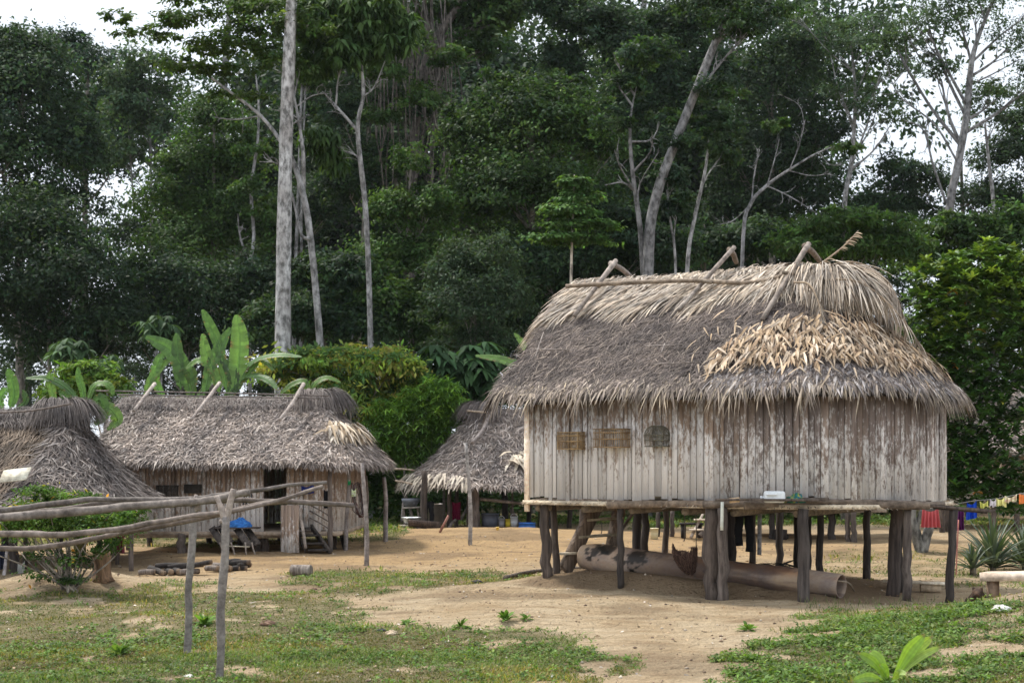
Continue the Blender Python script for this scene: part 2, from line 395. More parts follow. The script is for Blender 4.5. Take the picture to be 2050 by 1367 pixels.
def scatter_weeds(x0, x1, y0, y1, n, size, thr):
    """low leafy plants: rosettes of small leaves"""
    x = g.uniform(x0, x1, n); y = g.uniform(y0, y1, n); a = grass_amount(x, y)
    l = fbm(x * 1.3, y * 1.3, 61, 4)
    k = (a > .35) & (l > thr + .1 * g.normal(0, 1, n)) & (abs(x * F / y) < 1130); x = x[k]; y = y[k]; l = l[k]
    m = 9; n = len(x); x = np.repeat(x, m) + g.normal(0, .025, n * m) * size; y = np.repeat(y, m) + g.normal(0, .025, n * m) * size; hgt = np.repeat(g.uniform(.01, .07, n), m) * g.random(n * m) * size
    P = np.stack([x, y, G(x, y) + hgt], -1); th = g.uniform(0, 6.283, n * m); e = g.uniform(-.1, .9, n * m)
    D = np.stack([np.cos(th) * np.cos(e), np.sin(th) * np.cos(e), np.sin(e)], -1)
    col = np.repeat(pick(g, [(.09, .16, .03), (.12, .21, .04), (.07, .13, .03), (.15, .2, .05)], n, .2), m, 0) * g.uniform(.75, 1.25, (n * m, 1))
    strips(mb, P, D, np.tile(A(0, 0, 1), (n * m, 1)) + g.normal(0, .3, (n * m, 3)), (.022 + .03 * g.random(n * m)) * size, (.014 + .014 * g.random(n * m)) * size, col, segs=2, droop=.2, prof=(.2, 1, .1))
scatter_grass(-7.5, 7.5, 12.3, 17, 250000)
scatter_grass(-9.5, 10, 17, 26, 150000, 1.15, 1.3)
scatter_grass(-15, 15, 26, 36, 50000, 1.7, 2.2); scatter_grass(-17, 17, 36, 50, 150000, 2.2, 3.2)
scatter_weeds(-7, 7, 12.3, 17.5, 8000, .85, .52)
scatter_weeds(1.5, 6.5, 12.3, 17.8, 6500, 1.0, .46); scatter_weeds(1.5, 7, 12.3, 17.8, 4200, 1.5, .54)
scatter_grass(1.5, 7, 12.3, 17.8, 16000, 2.2, 1.2); scatter_weeds(-7, 1, 12.3, 17.5, 2600, 1.35, .57)
scatter_weeds(-9, 9, 17.5, 25, 5000, 1.1, .5)
scatter_weeds(-15, 15, 40, 50, 3500, 3.0, .35)
tag(mb.build('grass', M_GRASS), 'short patchy grass and creeping weeds on the bare earth', kind='stuff')
# clods and pebbles on the bare earth
mb = MB(); n = 5200; x = g.uniform(-8, 8, n); y = 12.5 + 22 * g.random(n) ** 1.3; k = abs(x * F / y) < 1130; x = x[k]; y = y[k]; n = len(x)
OCT = np.array([[1, 0, 0], [-1, 0, 0], [0, 1, 0], [0, -1, 0], [0, 0, .8], [0, 0, -.8]], float); OF = np.array([[0, 2, 4], [2, 1, 4], [1, 3, 4], [3, 0, 4], [2, 0, 5], [1, 2, 5], [3, 1, 5], [0, 3, 5]])
r = .006 + .02 * g.random(n) ** 4
v = OCT[None] * r[:, None, None] * g.uniform(.6, 1.4, (n, 6, 1)) + np.stack([x, y, G(x, y) + r * .3], -1)[:, None]
mb.add(v.reshape(-1, 3), (OF[None] + (np.arange(n) * 6)[:, None, None]).reshape(-1, 3), np.repeat(pick(g, [(.4, .3, .2), (.3, .22, .15), (.5, .44, .36), (.2, .14, .1)], n), 6, 0))
# dead leaves and chips
n = 1900; x = g.uniform(-8, 8, n); y = 12.5 + 22 * g.random(n) ** 1.3; k = abs(x * F / y) < 1130; x = x[k]; y = y[k]; n = len(x); th = g.uniform(0, 6.28, n)
strips(mb, np.stack([x, y, G(x, y) + .012], -1), np.stack([np.cos(th), np.sin(th), g.normal(0, .2, n)], -1), np.tile(A(0, 0, 1), (n, 1)) + g.normal(0, .35, (n, 3)), .03 + .07 * g.random(n), .012 + .03 * g.random(n),
       pick(g, [(.3, .2, .1), (.45, .33, .2), (.16, .1, .06), (.55, .5, .44)], n), segs=2, bend=.4, prof=(.3, 1, .1))
tag(mb.build('gravel', M_WOOD), 'clods, chips and dead leaves strewn over the bare earth', kind='stuff')

# ------------------------------------------------------------------ thatched roof surface
class Roof:
    """ridge from O along d (length L); front slope faces -v; ends are 'apse' radius ru or open (0)"""
    def __init__(s, O, th, L, Re, zr, ze, ruR, ruL, k=0., wave=.04, seed=1):
        s.O = A(*O); s.d = A(math.cos(th), -math.sin(th)); s.w = A(math.sin(th), math.cos(th)); s.L, s.Re, s.zr, s.ze, s.ruR, s.ruL, s.k, s.wave, s.seed = L, Re, zr, ze, ruR, ruL, k, wave, seed
        s.segs = [(0, L)] + ([(1, math.pi * (ruR + Re) / 2)] if ruR else []) + [(2, L)] + ([(3, math.pi * (ruL + Re) / 2)] if ruL else [])
    def S(s, seg, a, t):
        seg = np.asarray(seg); a = np.asarray(a, float); t = np.asarray(t, float); ph = a * np.pi
        u = np.choose(seg, [a * s.L, s.L + s.ruR * t * np.sin(ph), s.L * (1 - a), -s.ruL * t * np.sin(ph)])
        v = np.choose(seg, [-s.Re * t, -s.Re * t * np.cos(ph), s.Re * t, s.Re * t * np.cos(ph)])
        z = s.zr - (s.zr - s.ze) * ((1 - s.k) * t + s.k * t * t)
        z = z + s.wave * t * (fbm(u * 1.1 + 50, v * 1.1, s.seed) - .5) * 2
        z = z - .05 * np.exp(-((u - s.L * .5) / (s.L * .35 + .1)) ** 2) * (1 - t)      # sagging ridge
        return np.stack([s.O[0] + u * s.d[0] + v * s.w[0], s.O[1] + u * s.d[1] + v * s.w[1], z], -1)
    def frame(s, seg, a, t):
        e = .004; a0 = np.clip(a, e, 1 - e); t0 = np.clip(t, .02, 3)
        T = nrm(s.S(seg, a0, t0 + e) - s.S(seg, a0, t0 - e)); X = nrm(s.S(seg, a0 + e, t0) - s.S(seg, a0 - e, t0))
        N = nrm(np.cross(X, T)); N = np.where(N[:, 2:3] < 0, -N, N)
        return s.S(seg, a, t), T, X, N
    def shell(s, mb, col, t1=1.0, drop=0.0, nt=14):
        for seg, ln in s.segs:
            na = max(10, int(ln / .3)); a, t = np.meshgrid(np.linspace(0, 1, na), np.linspace(0.0, t1, nt)); sg = np.full(a.size, seg)
            for dz in (drop, drop + .10):
                P = s.S(sg, a.ravel(), t.ravel()) - A(0, 0, dz)
                i = np.arange(nt - 1)[:, None] * na + np.arange(na - 1)[None]
                mb.add(P, np.stack([i, i + 1, i + na + 1, i + na], -1).reshape(-1, 4), col)
    def sample(s, g, n, t0, t1, only=None, arange=None):
        segs = [q for q in s.segs if only is None or q[0] in only]; ln = np.array([q[1] for q in segs]); ids = np.array([q[0] for q in segs])
        sg = ids[g.choice(len(ids), n, p=ln / ln.sum())]; a = g.random(n); t = g.uniform(t0, t1, n)
        if arange: a = arange[0] + (arange[1] - arange[0]) * a
        ap = (sg == 1) | (sg == 3); keep = ~ap | (g.random(n) < t / max(t1, 1e-6))
        return sg[keep], a[keep], t[keep]
    def lay(s, mb, g, n, t0, t1, L, Wd, pal, only=None, arange=None, rows=0, lift=(.1, .05), lean=(0, .25), segs=2, bend=.15, droop=.05, prof=(.8, 1, .1), jit=.18, off=.01, fold=0, mask=None):
        sg, a, t = s.sample(g, n, t0, t1, only, arange)
        if rows: t = np.clip((np.round((t - t0) / (t1 - t0) * rows) / rows) * (t1 - t0) + t0 + g.normal(0, .012, len(t)), 0.0, t1 + .03)
        P, T, X, N = s.frame(sg, a, t)
        if mask is not None:
            k = mask(P, a, t, sg); P, T, X, N = P[k], T[k], X[k], N[k]
        m = len(P); le = g.normal(lean[0], lean[1], m)[:, None]
        D = nrm(T * np.cos(le) + X * np.sin(le)); 
        strips(mb, P + N * off * g.random((m, 1)) * 2, D, N + g.normal(0, .18, (m, 3)), g.uniform(*L, m), g.uniform(*Wd, m), pick(g, pal, m, jit), segs=segs, lift=np.abs(g.normal(lift[0], lift[1], m)), bend=bend, droop=droop, prof=prof, fold=fold)

def boards(mb, g, pts, w, z0, z1, tone, bleach_bounce, skip=(), t=.02, ragged=.02, off=0):
    """upright boards side by side along the ground line pts; z0/z1 floats or functions of arc length; w (mean, spread)"""
    pts = np.asarray(pts, float); sl = np.concatenate([[0], np.cumsum(np.linalg.norm(np.diff(pts, axis=0), axis=1))]); s = 0
    f = lambda q, x: q(x) if callable(q) else q
    while s < sl[-1] - .03:
        ww = max(.05, g.normal(*w)); c = min(s + ww / 2, sl[-1]); s += ww
        if any(a < c < b for a, b in skip): continue
        p = A(np.interp(c, sl, pts[:, 0]), np.interp(c, sl, pts[:, 1])); q = A(np.interp(c + .02, sl, pts[:, 0]), np.interp(c + .02, sl, pts[:, 1])); q0 = A(np.interp(c - .02, sl, pts[:, 0]), np.interp(c - .02, sl, pts[:, 1]))
        d = nrm(q - q0); nn = A(d[1], -d[0]); o = off + g.normal(0, .006); tw = g.normal(0, .035)
        dd = nrm(d + nn * tw); n2 = A(dd[1], -dd[0])
        a = f(z0, c) + g.normal(0, ragged); b = f(z1, c); cc = A(p[0] + nn[0] * o, p[1] + nn[1] * o, (a + b) / 2)
        le = g.normal(0, .003)
        box(mb, cc, A(dd[0], dd[1], 0) * (ww / 2 - g.uniform(.002, .007)), A(n2[0], n2[1], 0) * t / 2, A(d[0] * le, d[1] * le, 1) * (b - a) / 2, (np.clip(f(tone, c) + g.normal(0, .12), 0, 1), 0, g.random())); cc = np.array(mb.c[-1]); bb = f(bleach_bounce, c) + g.normal(0, .09); cc[:4, 1] = np.clip(bb + .68, 0, 2); cc[4:, 1] = np.clip(bb - .22, 0, 2); mb.c[-1] = cc  # whiter towards the foot: weather bleaching, with ground bounce light painted in
# ------------------------------------------------------------------ big stilt house
TH = R(33); hd = A(math.cos(TH), -math.sin(TH)); hw = A(math.sin(TH), math.cos(TH))
HE = A(3.13, 21.0); HL = 3.4; HR = 2.45; HA = HE - hd * HL; HC = HE + hw * HR
g = np.random.default_rng(21)
house = thing('stilt_house', (HC[0], HC[1], gz(HC[0], HC[1])), 'large stilt house of bleached upright boards under a fresh pale palm thatch', 'house', 'thatched houses of the village')
def lathe_axis(mb, p, ax, prof, sides=24, col=(1, 1, 1), colf=None, sq=1.0, closed=True):
    ax = nrm(np.asarray(ax, float)); s = nrm(np.cross(ax, A(0, 0, 1))); u = np.cross(s, ax); a = np.linspace(0, 2 * np.pi, sides, endpoint=False)
    ca = np.sign(np.cos(a)) * np.abs(np.cos(a)) ** sq; sa = np.sign(np.sin(a)) * np.abs(np.sin(a)) ** sq
    prof = np.asarray(prof, float); n = len(prof)
    v = np.asarray(p, float) + prof[:, None, 1:2] * ax + prof[:, None, 0:1] * (ca[None, :, None] * s + sa[None, :, None] * u)
    i = np.arange(n - 1)[:, None] * sides; j = np.arange(sides)[None]; j2 = (j + 1) % sides
    v = v.reshape(-1, 3)
    mb.add(v, np.stack([i + j, i + j2, i + sides + j2, i + sides + j], -1).reshape(-1, 4), colf(v) if colf else col)
# walls
arc = [HC + HR * (-hw * math.cos(p) + hd * math.sin(p)) for p in np.linspace(0, math.pi, 40)]
wpts = [HA + hw * 2 * HR, HA + hw * HR, HA] + arc + [HA + hw * 2 * HR]
def z1(c):
    if c < 4.9: return 5.1 - 1.8 * abs(c - 2.45) / 2.45
    return 3.34
def z0(c): return 1.50 - (.05 if 12.6 < c < 14.2 else 0) - .02 * math.sin(c * 2.3)
def bl(c): return float(np.interp(c, [0, 4.9, 5.2, 7.9, 8.25, 8.32, 10.5, 11.6, 13.0, 13.6, 16, 20], [.2, .50, .48, .38, .34, .22, .16, .26, .34, .56, .3, .2]))
def tn(c): return float(np.interp(c, [0, 8.25, 8.32, 12.0, 13.4, 20], [.8, .7, .25, .2, .35, .8]))
def bw(c): return .09
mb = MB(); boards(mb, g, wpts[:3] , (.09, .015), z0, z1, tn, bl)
# front and end are laid with their own board widths
off0 = 4.9
def shift(f, o): return lambda c: f(c + o)
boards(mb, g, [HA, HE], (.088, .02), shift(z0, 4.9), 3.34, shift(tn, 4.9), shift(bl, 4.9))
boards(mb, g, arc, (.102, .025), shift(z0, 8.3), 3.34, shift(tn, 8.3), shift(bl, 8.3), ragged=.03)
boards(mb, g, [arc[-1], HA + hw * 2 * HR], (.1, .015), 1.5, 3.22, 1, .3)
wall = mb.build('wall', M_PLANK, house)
mb = MB(); p = HA - hd * .03 - hw * .02; box(mb, A(*p, 2.27), A(*hd, 0) * .035, A(*hw, 0) * .03, A(0, 0, .98), (1.35, 1.15, .95)); mb.build('corner_board', M_WOOD, house)
# floor deck: split palm slats with ragged ends, on round beams
fp = [HA - hw * .12 - hd * .05, HE - hw * .12] + [HC + (HR + .12) * (-hw * math.cos(q) + hd * math.sin(q)) for q in np.linspace(.06, math.pi, 30)] + [HA + hw * (2 * HR + .1) - hd * .05]
mb = MB(); n = len(fp); fp3 = np.array([[*q, 0] for q in fp])
mb.add(np.concatenate([fp3 + A(0, 0, 1.41), fp3 + A(0, 0, 1.475)]), [np.arange(n)[None, ::-1], (np.arange(n) + n)[None], np.stack([np.arange(n), (np.arange(n) + 1) % n, (np.arange(n) + 1) % n + n, np.arange(n) + n], -1)], (.75, .65, .5))
fl = fp3[:24]; ln = np.concatenate([[0], np.cumsum(np.linalg.norm(np.diff(fl, axis=0), axis=1))]); c = np.arange(0, ln[-1], .018) ; c = c + g.normal(0, .005, len(c))
P = np.stack([np.interp(c, ln, fl[:, 0]), np.interp(c, ln, fl[:, 1]), np.full(len(c), 1.47) + g.normal(0, .012, len(c))], -1)
tg = nrm(np.stack([np.interp(c + .05, ln, fl[:, 0]), np.interp(c + .05, ln, fl[:, 1]), 0 * c], -1) - np.stack([np.interp(c - .05, ln, fl[:, 0]), np.interp(c - .05, ln, fl[:, 1]), 0 * c], -1)); out = np.stack([tg[:, 1], -tg[:, 0], 0 * c], -1)
strips(mb, P - out * .1, out + tg * g.normal(0, .5, (len(c), 1)) + A(0, 0, -.1), np.tile(A(0, 0, 1.), (len(c), 1)) + g.normal(0, .4, (len(c), 3)), g.uniform(.1, .2, len(c)), .018, pick(g, [(.55, .45, .32), (.4, .33, .26), (.7, .6, .46), (.3, .25, .2)], len(c), .2), segs=2, droop=.2, prof=(1, 1, .4))
mb.build('floor_deck', M_WOOD, house)
for (a, b, r, c) in [((1073, 1003, 22.85), (1262, 1009, 21.85), .058, (.4, .31, .23)), ((1217, 1011, 21.9), (1448, 1010, 20.95), .06, (.42, .32, .23)), ((1408, 1010, 20.95), (1560, 1009, 20.6), .062, (.4, .32, .25)), ((1490, 1012, 20.62), (1860, 1012, 20.72), .06, (.36, .28, .21)), ((1570, 1004, 20.45), (1890, 1009, 20.95), .04, (.4, .32, .25))]:
    mb = MB(); tube(mb, spath([W(*a), (W(*a) + W(*b)) / 2 + A(0, 0, .015), W(*b)], 12), r, 10, c, rough=.05, seed=int(a[0])); mb.build('beam', M_POLE, house, smooth=True)
for u in (.1, .95, 1.8, 2.7, 3.5, 4.4):
    mb = MB(); p = HA + hd * u; vm = 2 * HR if u < 3.4 else HR + math.sqrt(HR ** 2 - (u - 3.4) ** 2) - .1; v0 = 0.1 if u < 3.4 else HR - math.sqrt(HR ** 2 - (u - 3.4) ** 2) + .1
    tube(mb, spath([A(*(p + hw * v0), 1.34), A(*(p + hw * vm), 1.34)], 6), .055, 8, (.5, .42, .32), rough=.05, seed=3); mb.build('joist', M_POLE, house, smooth=True)
# right hand projecting plank and its prop
mb = MB(); plank(mb, W(1752, 1003, 20.75), W(1988, 1023, 21.0), .16, .045, col=(.5, .42, .36)); mb.build('outrigger_plank', M_POST, house)
mb = MB(); plank(mb, W(1870, 1014, 20.85), W(1975, 1023, 20.95), .06, .07, col=(.25, .2, .17)); mb.build('outrigger_bearer', M_POST, house)
# ledge in front of the dark end
for k, (a, b, y, w) in enumerate([((1432, 1000), (1658, 998), 20.42, .16), ((1500, 1000), (1640, 1001), 20.28, .1)]):
    mb = MB(); plank(mb, W(*a, y + .1), W(*b, y - .02), w, .035, col=(.55, .47, .4)); mb.build('ledge_board', M_POST, house)
def post(parent, px, Y, r, top=1.42, col=(.5, .45, .4), lean=(0, 0), taper=.85, rough=.07, name='post', m=None, seed=0):
    b = A((px - CX) * Y / F, Y, 0); b[2] = gz(b[0], b[1]) - .08
    t = b + A(lean[0], lean[1], 0); t[2] = top; gg = np.random.default_rng(int(px * 7) + seed)
    k = 9; q = np.linspace(0, 1, k)[:, None]; path = b * (1 - q) + t * q; path[1:-1, :2] += gg.normal(0, r * .16, (k - 2, 2))
    mb = MB(); tube(mb, path, np.linspace(r, r * taper, k), 10, np.asarray(col), rough=rough, seed=int(px)); return mb.build(name, m or M_POST, parent, smooth=True)
DK = (.26, .23, .21); GR = (.62, .55, .5); BR = (.46, .39, .34)
for a in [(1097, 22.75, .085, 1.4, BR, (-.07, 0)), (1116, 23.2, .062, 1.4, BR, (-.08, 0)), (1243, 21.85, .055, 1.4, DK), (1427, 21.05, .135, 1.42, BR), (1446, 20.86, .085, 1.42, GR, (.0, 0)), (1609, 20.45, .092, 1.42, (.4, .36, .34), (.0, 0)), (1641, 22.9, .062, 1.4, DK), (1786, 21.35, .105, 1.42, (.36, .3, .27), (.06, 0)), (1800, 22.2, .07, 1.42, DK), (1814, 20.82, .07, 1.44, GR, (.03, 0)),
          (1274, 25.3, .085, 1.4, DK), (1291, 25.9, .08, 1.4, DK), (1333, 26.6, .06, 1.4, BR), (1166, 24.6, .06, 1.4, BR), (1462, 24.3, .09, 1.4, DK), (1597, 24.4, .075, 1.4, DK), (1618, 23.4, .055, 1.4, DK), (1507, 25.2, .06, 1.4, BR), (1735, 24.6, .07, 1.4, DK), (1560, 26.4, .07, 1.4, DK)]:
    post(house, *a)
post(house, 1898, 20.9, .062, 1.40, DK, (.09, 0), 1.0)
# roof
HO = HA + hw * HR - hd * .45
rf = Roof(HO, TH, HL + .45, HR + .38, 5.24, 3.14, HR + .24, 0, k=.16, wave=.07, seed=4)
PAL_GREY = [(.11, .09, .083), (.145, .12, .11), (.085, .068, .062), (.19, .16, .146), (.125, .105, .102)]
PAL_STRAW = [(.58, .50, .41), (.68, .61, .52), (.48, .41, .33), (.62, .56, .49), (.33, .265, .205)]
PAL_GOLD = [(.50, .385, .265), (.56, .45, .33), (.43, .315, .20), (.60, .50, .39), (.31, .215, .14)]
PAL_MIX = PAL_GREY + [(.30, .25, .21)]
mb = MB(); rf.shell(mb, (.07, .055, .048), drop=.03)
vis = (0, 1)
rf.lay(mb, g, 46000, .18, .97, (.12, .36), (.005, .014), PAL_GREY + [(.28, .235, .2)], only=vis, rows=0, lift=(.16, .10), lean=(-.45, .6), segs=2, bend=.25, jit=.28)
rf.lay(mb, g, 6000, .2, .98, (.2, .5), (.012, .03), PAL_GREY, only=(2,), lift=(.12, .06), lean=(0, .35))
rf.lay(mb, g, 3400, .90, .99, (.12, .26), (.014, .034), [(.34, .29, .25), (.24, .2, .18), (.42, .36, .3), (.18, .15, .13)], only=vis, lift=(.1, .1), lean=(-.2, .35), segs=3, droop=.35, jit=.25, prof=(.7, 1, .1))
rf.lay(mb, g, 1500, .95, 1.0, (.2, .42), (.012, .026), [(.3, .25, .2), (.4, .34, .26), (.2, .165, .14)], only=vis, lift=(.02, .12), lean=(-.1, .5), segs=4, droop=.6, mask=lambda P, a, t, sg: fbm(P[:, 0] * 4, P[:, 1] * 4, 9, 3) > .54)
rf.lay(mb, g, 1300, .93, .99, (.1, .24), (.016, .035), [(.3, .25, .2), (.4, .33, .24)], only=vis, lift=(-.05, .12), lean=(0, .4), segs=3, droop=.5)
rf.lay(mb, g, 2600, .84, .97, (.18, .32), (.02, .045), [(.36, .34, .34), (.28, .26, .26), (.45, .42, .40), (.22, .2, .2)], only=(0, 1), arange=None, lift=(.12, .06), lean=(-.1, .35), segs=2, droop=.1, mask=lambda P, a, t, sg: ((sg == 1) & (a < .75)) | ((sg == 0) & (a > .97)))
# open left gable: hanging thatch over the end
n = 1600; v = g.uniform(-1, 1, n); t = np.abs(v); P, T, X, N = rf.frame(np.where(v < 0, 0, 2), np.where(v < 0, .0, 1.0), t)
strips(mb, P - A(0, 0, .06) * g.random((n, 1)) + A(*hd, 0) * g.uniform(-.05, .1, (n, 1)), T * 1.0 + A(*(-hd), 0) * g.uniform(.0, .5, (n, 1)) + A(0, 0, -.4), A(*(-hd), .3) + g.normal(0, .3, (n, 3)), g.uniform(.2, .5, n), g.uniform(.015, .03, n), pick(g, PAL_GREY + [(.3, .24, .18)], n, .2), segs=2, droop=.3)
roof = mb.build('roof', M_THATCH, house)
# bleached palm fronds over the ridge, leaflets slanting down the slope
mb = MB()
low = lambda P, a, t, sg: (sg != 0) | (t < .36 + .05 * np.sin(a * 19) - .08 * a)
rf.lay(mb, g, 4600, .0, .36, (.35, .7), (.016, .032), PAL_STRAW, only=(0,), lift=(.10, .04), lean=(-.55, .2), segs=4, bend=.25, droop=.06, prof=(.5, 1, .8, .12), off=.05, fold=.18, mask=low)
rf.lay(mb, g, 1500, .0, .05, (.35, .6), (.016, .032), PAL_STRAW, only=(0, 2), lift=(.28, .10), lean=(-.35, .45), segs=4, bend=.75, droop=.15, prof=(.5, 1, .8, .12), off=.06, fold=.18)
rf.lay(mb, g, 900, .0, .3, (.4, .7), (.016, .03), PAL_STRAW, only=(2,), lift=(.08, .04), lean=(.4, .3), segs=3, bend=.2, off=.05)
rf.lay(mb, g, 1100, .02, .26, (.35, .65), (.016, .03), PAL_STRAW, only=(1,), lift=(.14, .05), lean=(-.1, .35), segs=4, bend=.3, droop=.12, off=.06, fold=.18, mask=lambda P, a, t, sg: a < .8)
# left gable edge of the frond cap
n = 900; v = g.uniform(-.4, .4, n); P, T, X, N = rf.frame(np.where(v < 0, 0, 2), np.where(v < 0, 0., 1.), np.abs(v))
strips(mb, P + N * .06 + A(*hd, 0) * g.uniform(0, .25, (n, 1)), A(*(-hd), 0) * g.uniform(.3, 1, (n, 1)) + T * g.uniform(.5, 1, (n, 1)), N + A(*(-hd), 0) * .5 + g.normal(0, .2, (n, 3)), g.uniform(.4, .75, n), g.uniform(.016, .03, n), pick(g, PAL_STRAW + [(.42, .3, .19)], n, .18), segs=4, droop=.55, prof=(.5, 1, .8, .12), fold=.18)
rt = mb.build('ridge_thatch', M_THATCH, roof)
# patch of new golden leaves on the rounded end
mb = MB()
gm = lambda P, a, t, sg: np.where(sg == 0, (a > .93) & (t > .62 + (1 - a) * 1.6) & (t < .86), (a < .72) & (fbm(P[:, 0] * 5, P[:, 1] * 5 + P[:, 2] * 5, 3, 3) > .33 + .25 * (np.abs(t - .71) > .13)) & (t > .54 - .12 * np.clip(a * 2.2, 0, 1) + .03 * np.sin(a * 31)) & (t < .885 + .03 * np.sin(a * 23)))
rf.lay(mb, g, 9500, .40, .92, (.16, .32), (.022, .048), PAL_GOLD, only=(0, 1), rows=9, lift=(.11, .05), lean=(-.12, .42), segs=3, bend=.2, droop=.03, prof=(.45, 1, .85, .06), off=.07, fold=.12, mask=gm)
rf.lay(mb, g, 700, .45, .95, (.14, .28), (.016, .034), PAL_GOLD[:3] + PAL_MIX[:2], only=(0, 1), lift=(.1, .06), lean=(-.2, .7), segs=3, bend=.2, off=.06, mask=lambda P, a, t, sg: np.where(sg == 0, a > .82, a < .75))
mb.build('leaf_patch', M_THATCH, roof)
# drooping dry fronds at the ridge end
def frond(pts, n, L, r0, parent, pal, hang=1.0, name='palm_frond', spread=.5):
    p = spath(pts, 26); mb = MB(); tube(mb, p, np.linspace(r0, r0 * .3, len(p)), 6, (.42, .33, .24)); q = g.random(n) * (len(p) - 3) + 1; i = q.astype(int); P = p[i] + (p[i + 1] - p[i]) * (q - i)[:, None]; t = nrm(p[i + 1] - p[i])
    sd = nrm(np.cross(t, A(0, 0, 1))) * np.where(g.random(n) < .5, -1, 1)[:, None]
    D = sd * spread + t * g.uniform(.1, .5, (n, 1)) + A(0, 0, -1) * hang * g.uniform(.3, 1, (n, 1))
    strips(mb, P, D, np.cross(D, t) + g.normal(0, .4, (n, 3)), g.uniform(.6, 1.1, n) * L * np.interp(q / len(p), [0, .3, 1], [.75, 1, .55]), g.uniform(.016, .032, n), pick(g, pal, n, .18), segs=4, droop=.35, prof=(.5, 1, .75, .1), fold=.18)
    return mb.build(name, M_THATCH, parent)
cz = lambda px, py, Y: W(px, py, Y)
mb = MB(); m = 2600; q_ = g.random(m) ** .7; ph = np.where(g.random(m) < .72, np.clip(q_ ** 2.2 * 1.57 + g.normal(0, .25, m), -.1, 1.75), np.pi - q_ * 1.4); u = rf.L + .08 + .92 * q_; v = -.12 * np.cos(ph) * g.random(m)
P = np.stack([rf.O[0] + u * hd[0] + v * hw[0], rf.O[1] + u * hd[1] + v * hw[1], rf.zr - .06 - .12 * (np.maximum(u - rf.L, 0)) ** 2 + g.normal(0, .045, m)], -1)
D = np.stack([hd[0] * np.sin(ph) - hw[0] * np.cos(ph), hd[1] * np.sin(ph) - hw[1] * np.cos(ph), np.full(m, .06)], -1) + g.normal(0, .22, (m, 3)) * A(1, 1, .6)
strips(mb, P, D, np.tile(A(0, 0, 1.), (m, 1)) + g.normal(0, .35, (m, 3)), g.uniform(.45, .95, m), g.uniform(.014, .03, m), pick(g, PAL_STRAW + [(.42, .36, .29)], m, .2), segs=6, droop=g.uniform(.55, 1.0, m), prof=(.5, 1, .8, .12), fold=.18)
mb.build('frond_cap', M_THATCH, roof)
frond([cz(1590, 560, 22.6), cz(1670, 542, 22.3), cz(1740, 572, 22.2), cz(1785, 640, 22.2)], 230, .6, .022, roof, PAL_STRAW, 1.1, spread=.4)
frond([cz(1600, 552, 23.0), cz(1690, 530, 22.9), cz(1775, 562, 22.8), cz(1818, 655, 22.7)], 230, .6, .022, roof, PAL_STRAW, 1.1, spread=.4)
frond([cz(1610, 548, 23.4), cz(1700, 524, 23.5), cz(1765, 552, 23.6), cz(1800, 610, 23.6)], 140, .5, .02, roof, PAL_STRAW, 1.1, spread=.4)
frond([cz(1640, 560, 22.2), cz(1720, 565, 21.9), cz(1790, 620, 21.9), cz(1850, 700, 22.1)], 120, .5, .022, roof, PAL_STRAW)
frond([cz(1590, 565, 22.0), cz(1620, 570, 21.8), cz(1640, 610, 21.6), cz(1645, 655, 21.45)], 90, .42, .02, roof, PAL_STRAW, 1.0, spread=.35)
frond([cz(1585, 566, 22.3), cz(1640, 530, 22.5), cz(1690, 492, 22.7), cz(1718, 462, 22.9)], 70, .22, .02, roof, [(.4, .3, .19), (.5, .4, .27), (.3, .22, .14)], .2, spread=.8)
# lashed poles on the ridge
def rpole(a, b, r, c=(.56, .49, .43), n=10):
    mb = MB(); tube(mb, spath([W(*a), (W(*a) + W(*b)) / 2 + A(.01, 0, .02), W(*b)], n), np.linspace(r, r * .85, n), 9, c, rough=.05, seed=int(a[0])); return mb.build('ridge_pole', M_POLE, roof, smooth=True)
rpole((1233, 522, 24.72), (1150, 632, 23.7), .045); rpole((1222, 527, 24.68), (1262, 553, 25.3), .05)
rpole((1470, 495, 23.55), (1358, 622, 22.75), .04); rpole((1460, 500, 23.5), (1474, 525, 24.0), .05, (.4, .32, .25))
rpole((1619, 488, 22.85), (1526, 640, 21.7), .046); rpole((1610, 492, 22.8), (1640, 522, 23.4), .05, (.4, .32, .25))
mb = MB(); tube(mb, spath([W(1133, 573, 23.95), W(1240, 567, 23.62), W(1380, 562, 23.15), W(1500, 566, 22.75), W(1585, 548, 22.4)], 24), .035, 8, (.5, .4, .3), rough=.05); mb.build('ridge_pole', M_POLE, roof, smooth=True)
for (a, b) in [((1196, 574, 24.0), (1222, 562, 23.95)), ((1392, 560, 23.0), (1425, 566, 22.9)), ((1566, 545, 22.35), (1592, 548, 22.3))]:
    mb = MB(); tube(mb, spath([W(*a), W(*b)], 4), .03, 7, (.45, .37, .28)); mb.build('lashing', M_POLE, roof)
# twigs lying on the thatch
for (a, b) in [((1068, 705), (1140, 707)), ((1068, 730), (1088, 672)), ((1290, 700), (1365, 697)), ((1322, 714), (1330, 695)), ((1305, 736), (1400, 732))]:
    def onroof(px, py):
        for Y in np.arange(20, 25, .02):
            p = W(px, py, Y); r_ = p[:2] - rf.O; v_ = r_ @ rf.w; t_ = -v_ / rf.Re
            if 0 < t_ < 1 and p[2] < 5.24 - 2.1 * ((1 - .16) * t_ + .16 * t_ * t_): return p + A(0, -.08, .05)
        return W(px, py, 22)
    mb = MB(); tube(mb, spath([onroof(*a), onroof(*b)], 5), .009, 5, (.5, .44, .4)); mb.build('twig', M_POLE, roof)
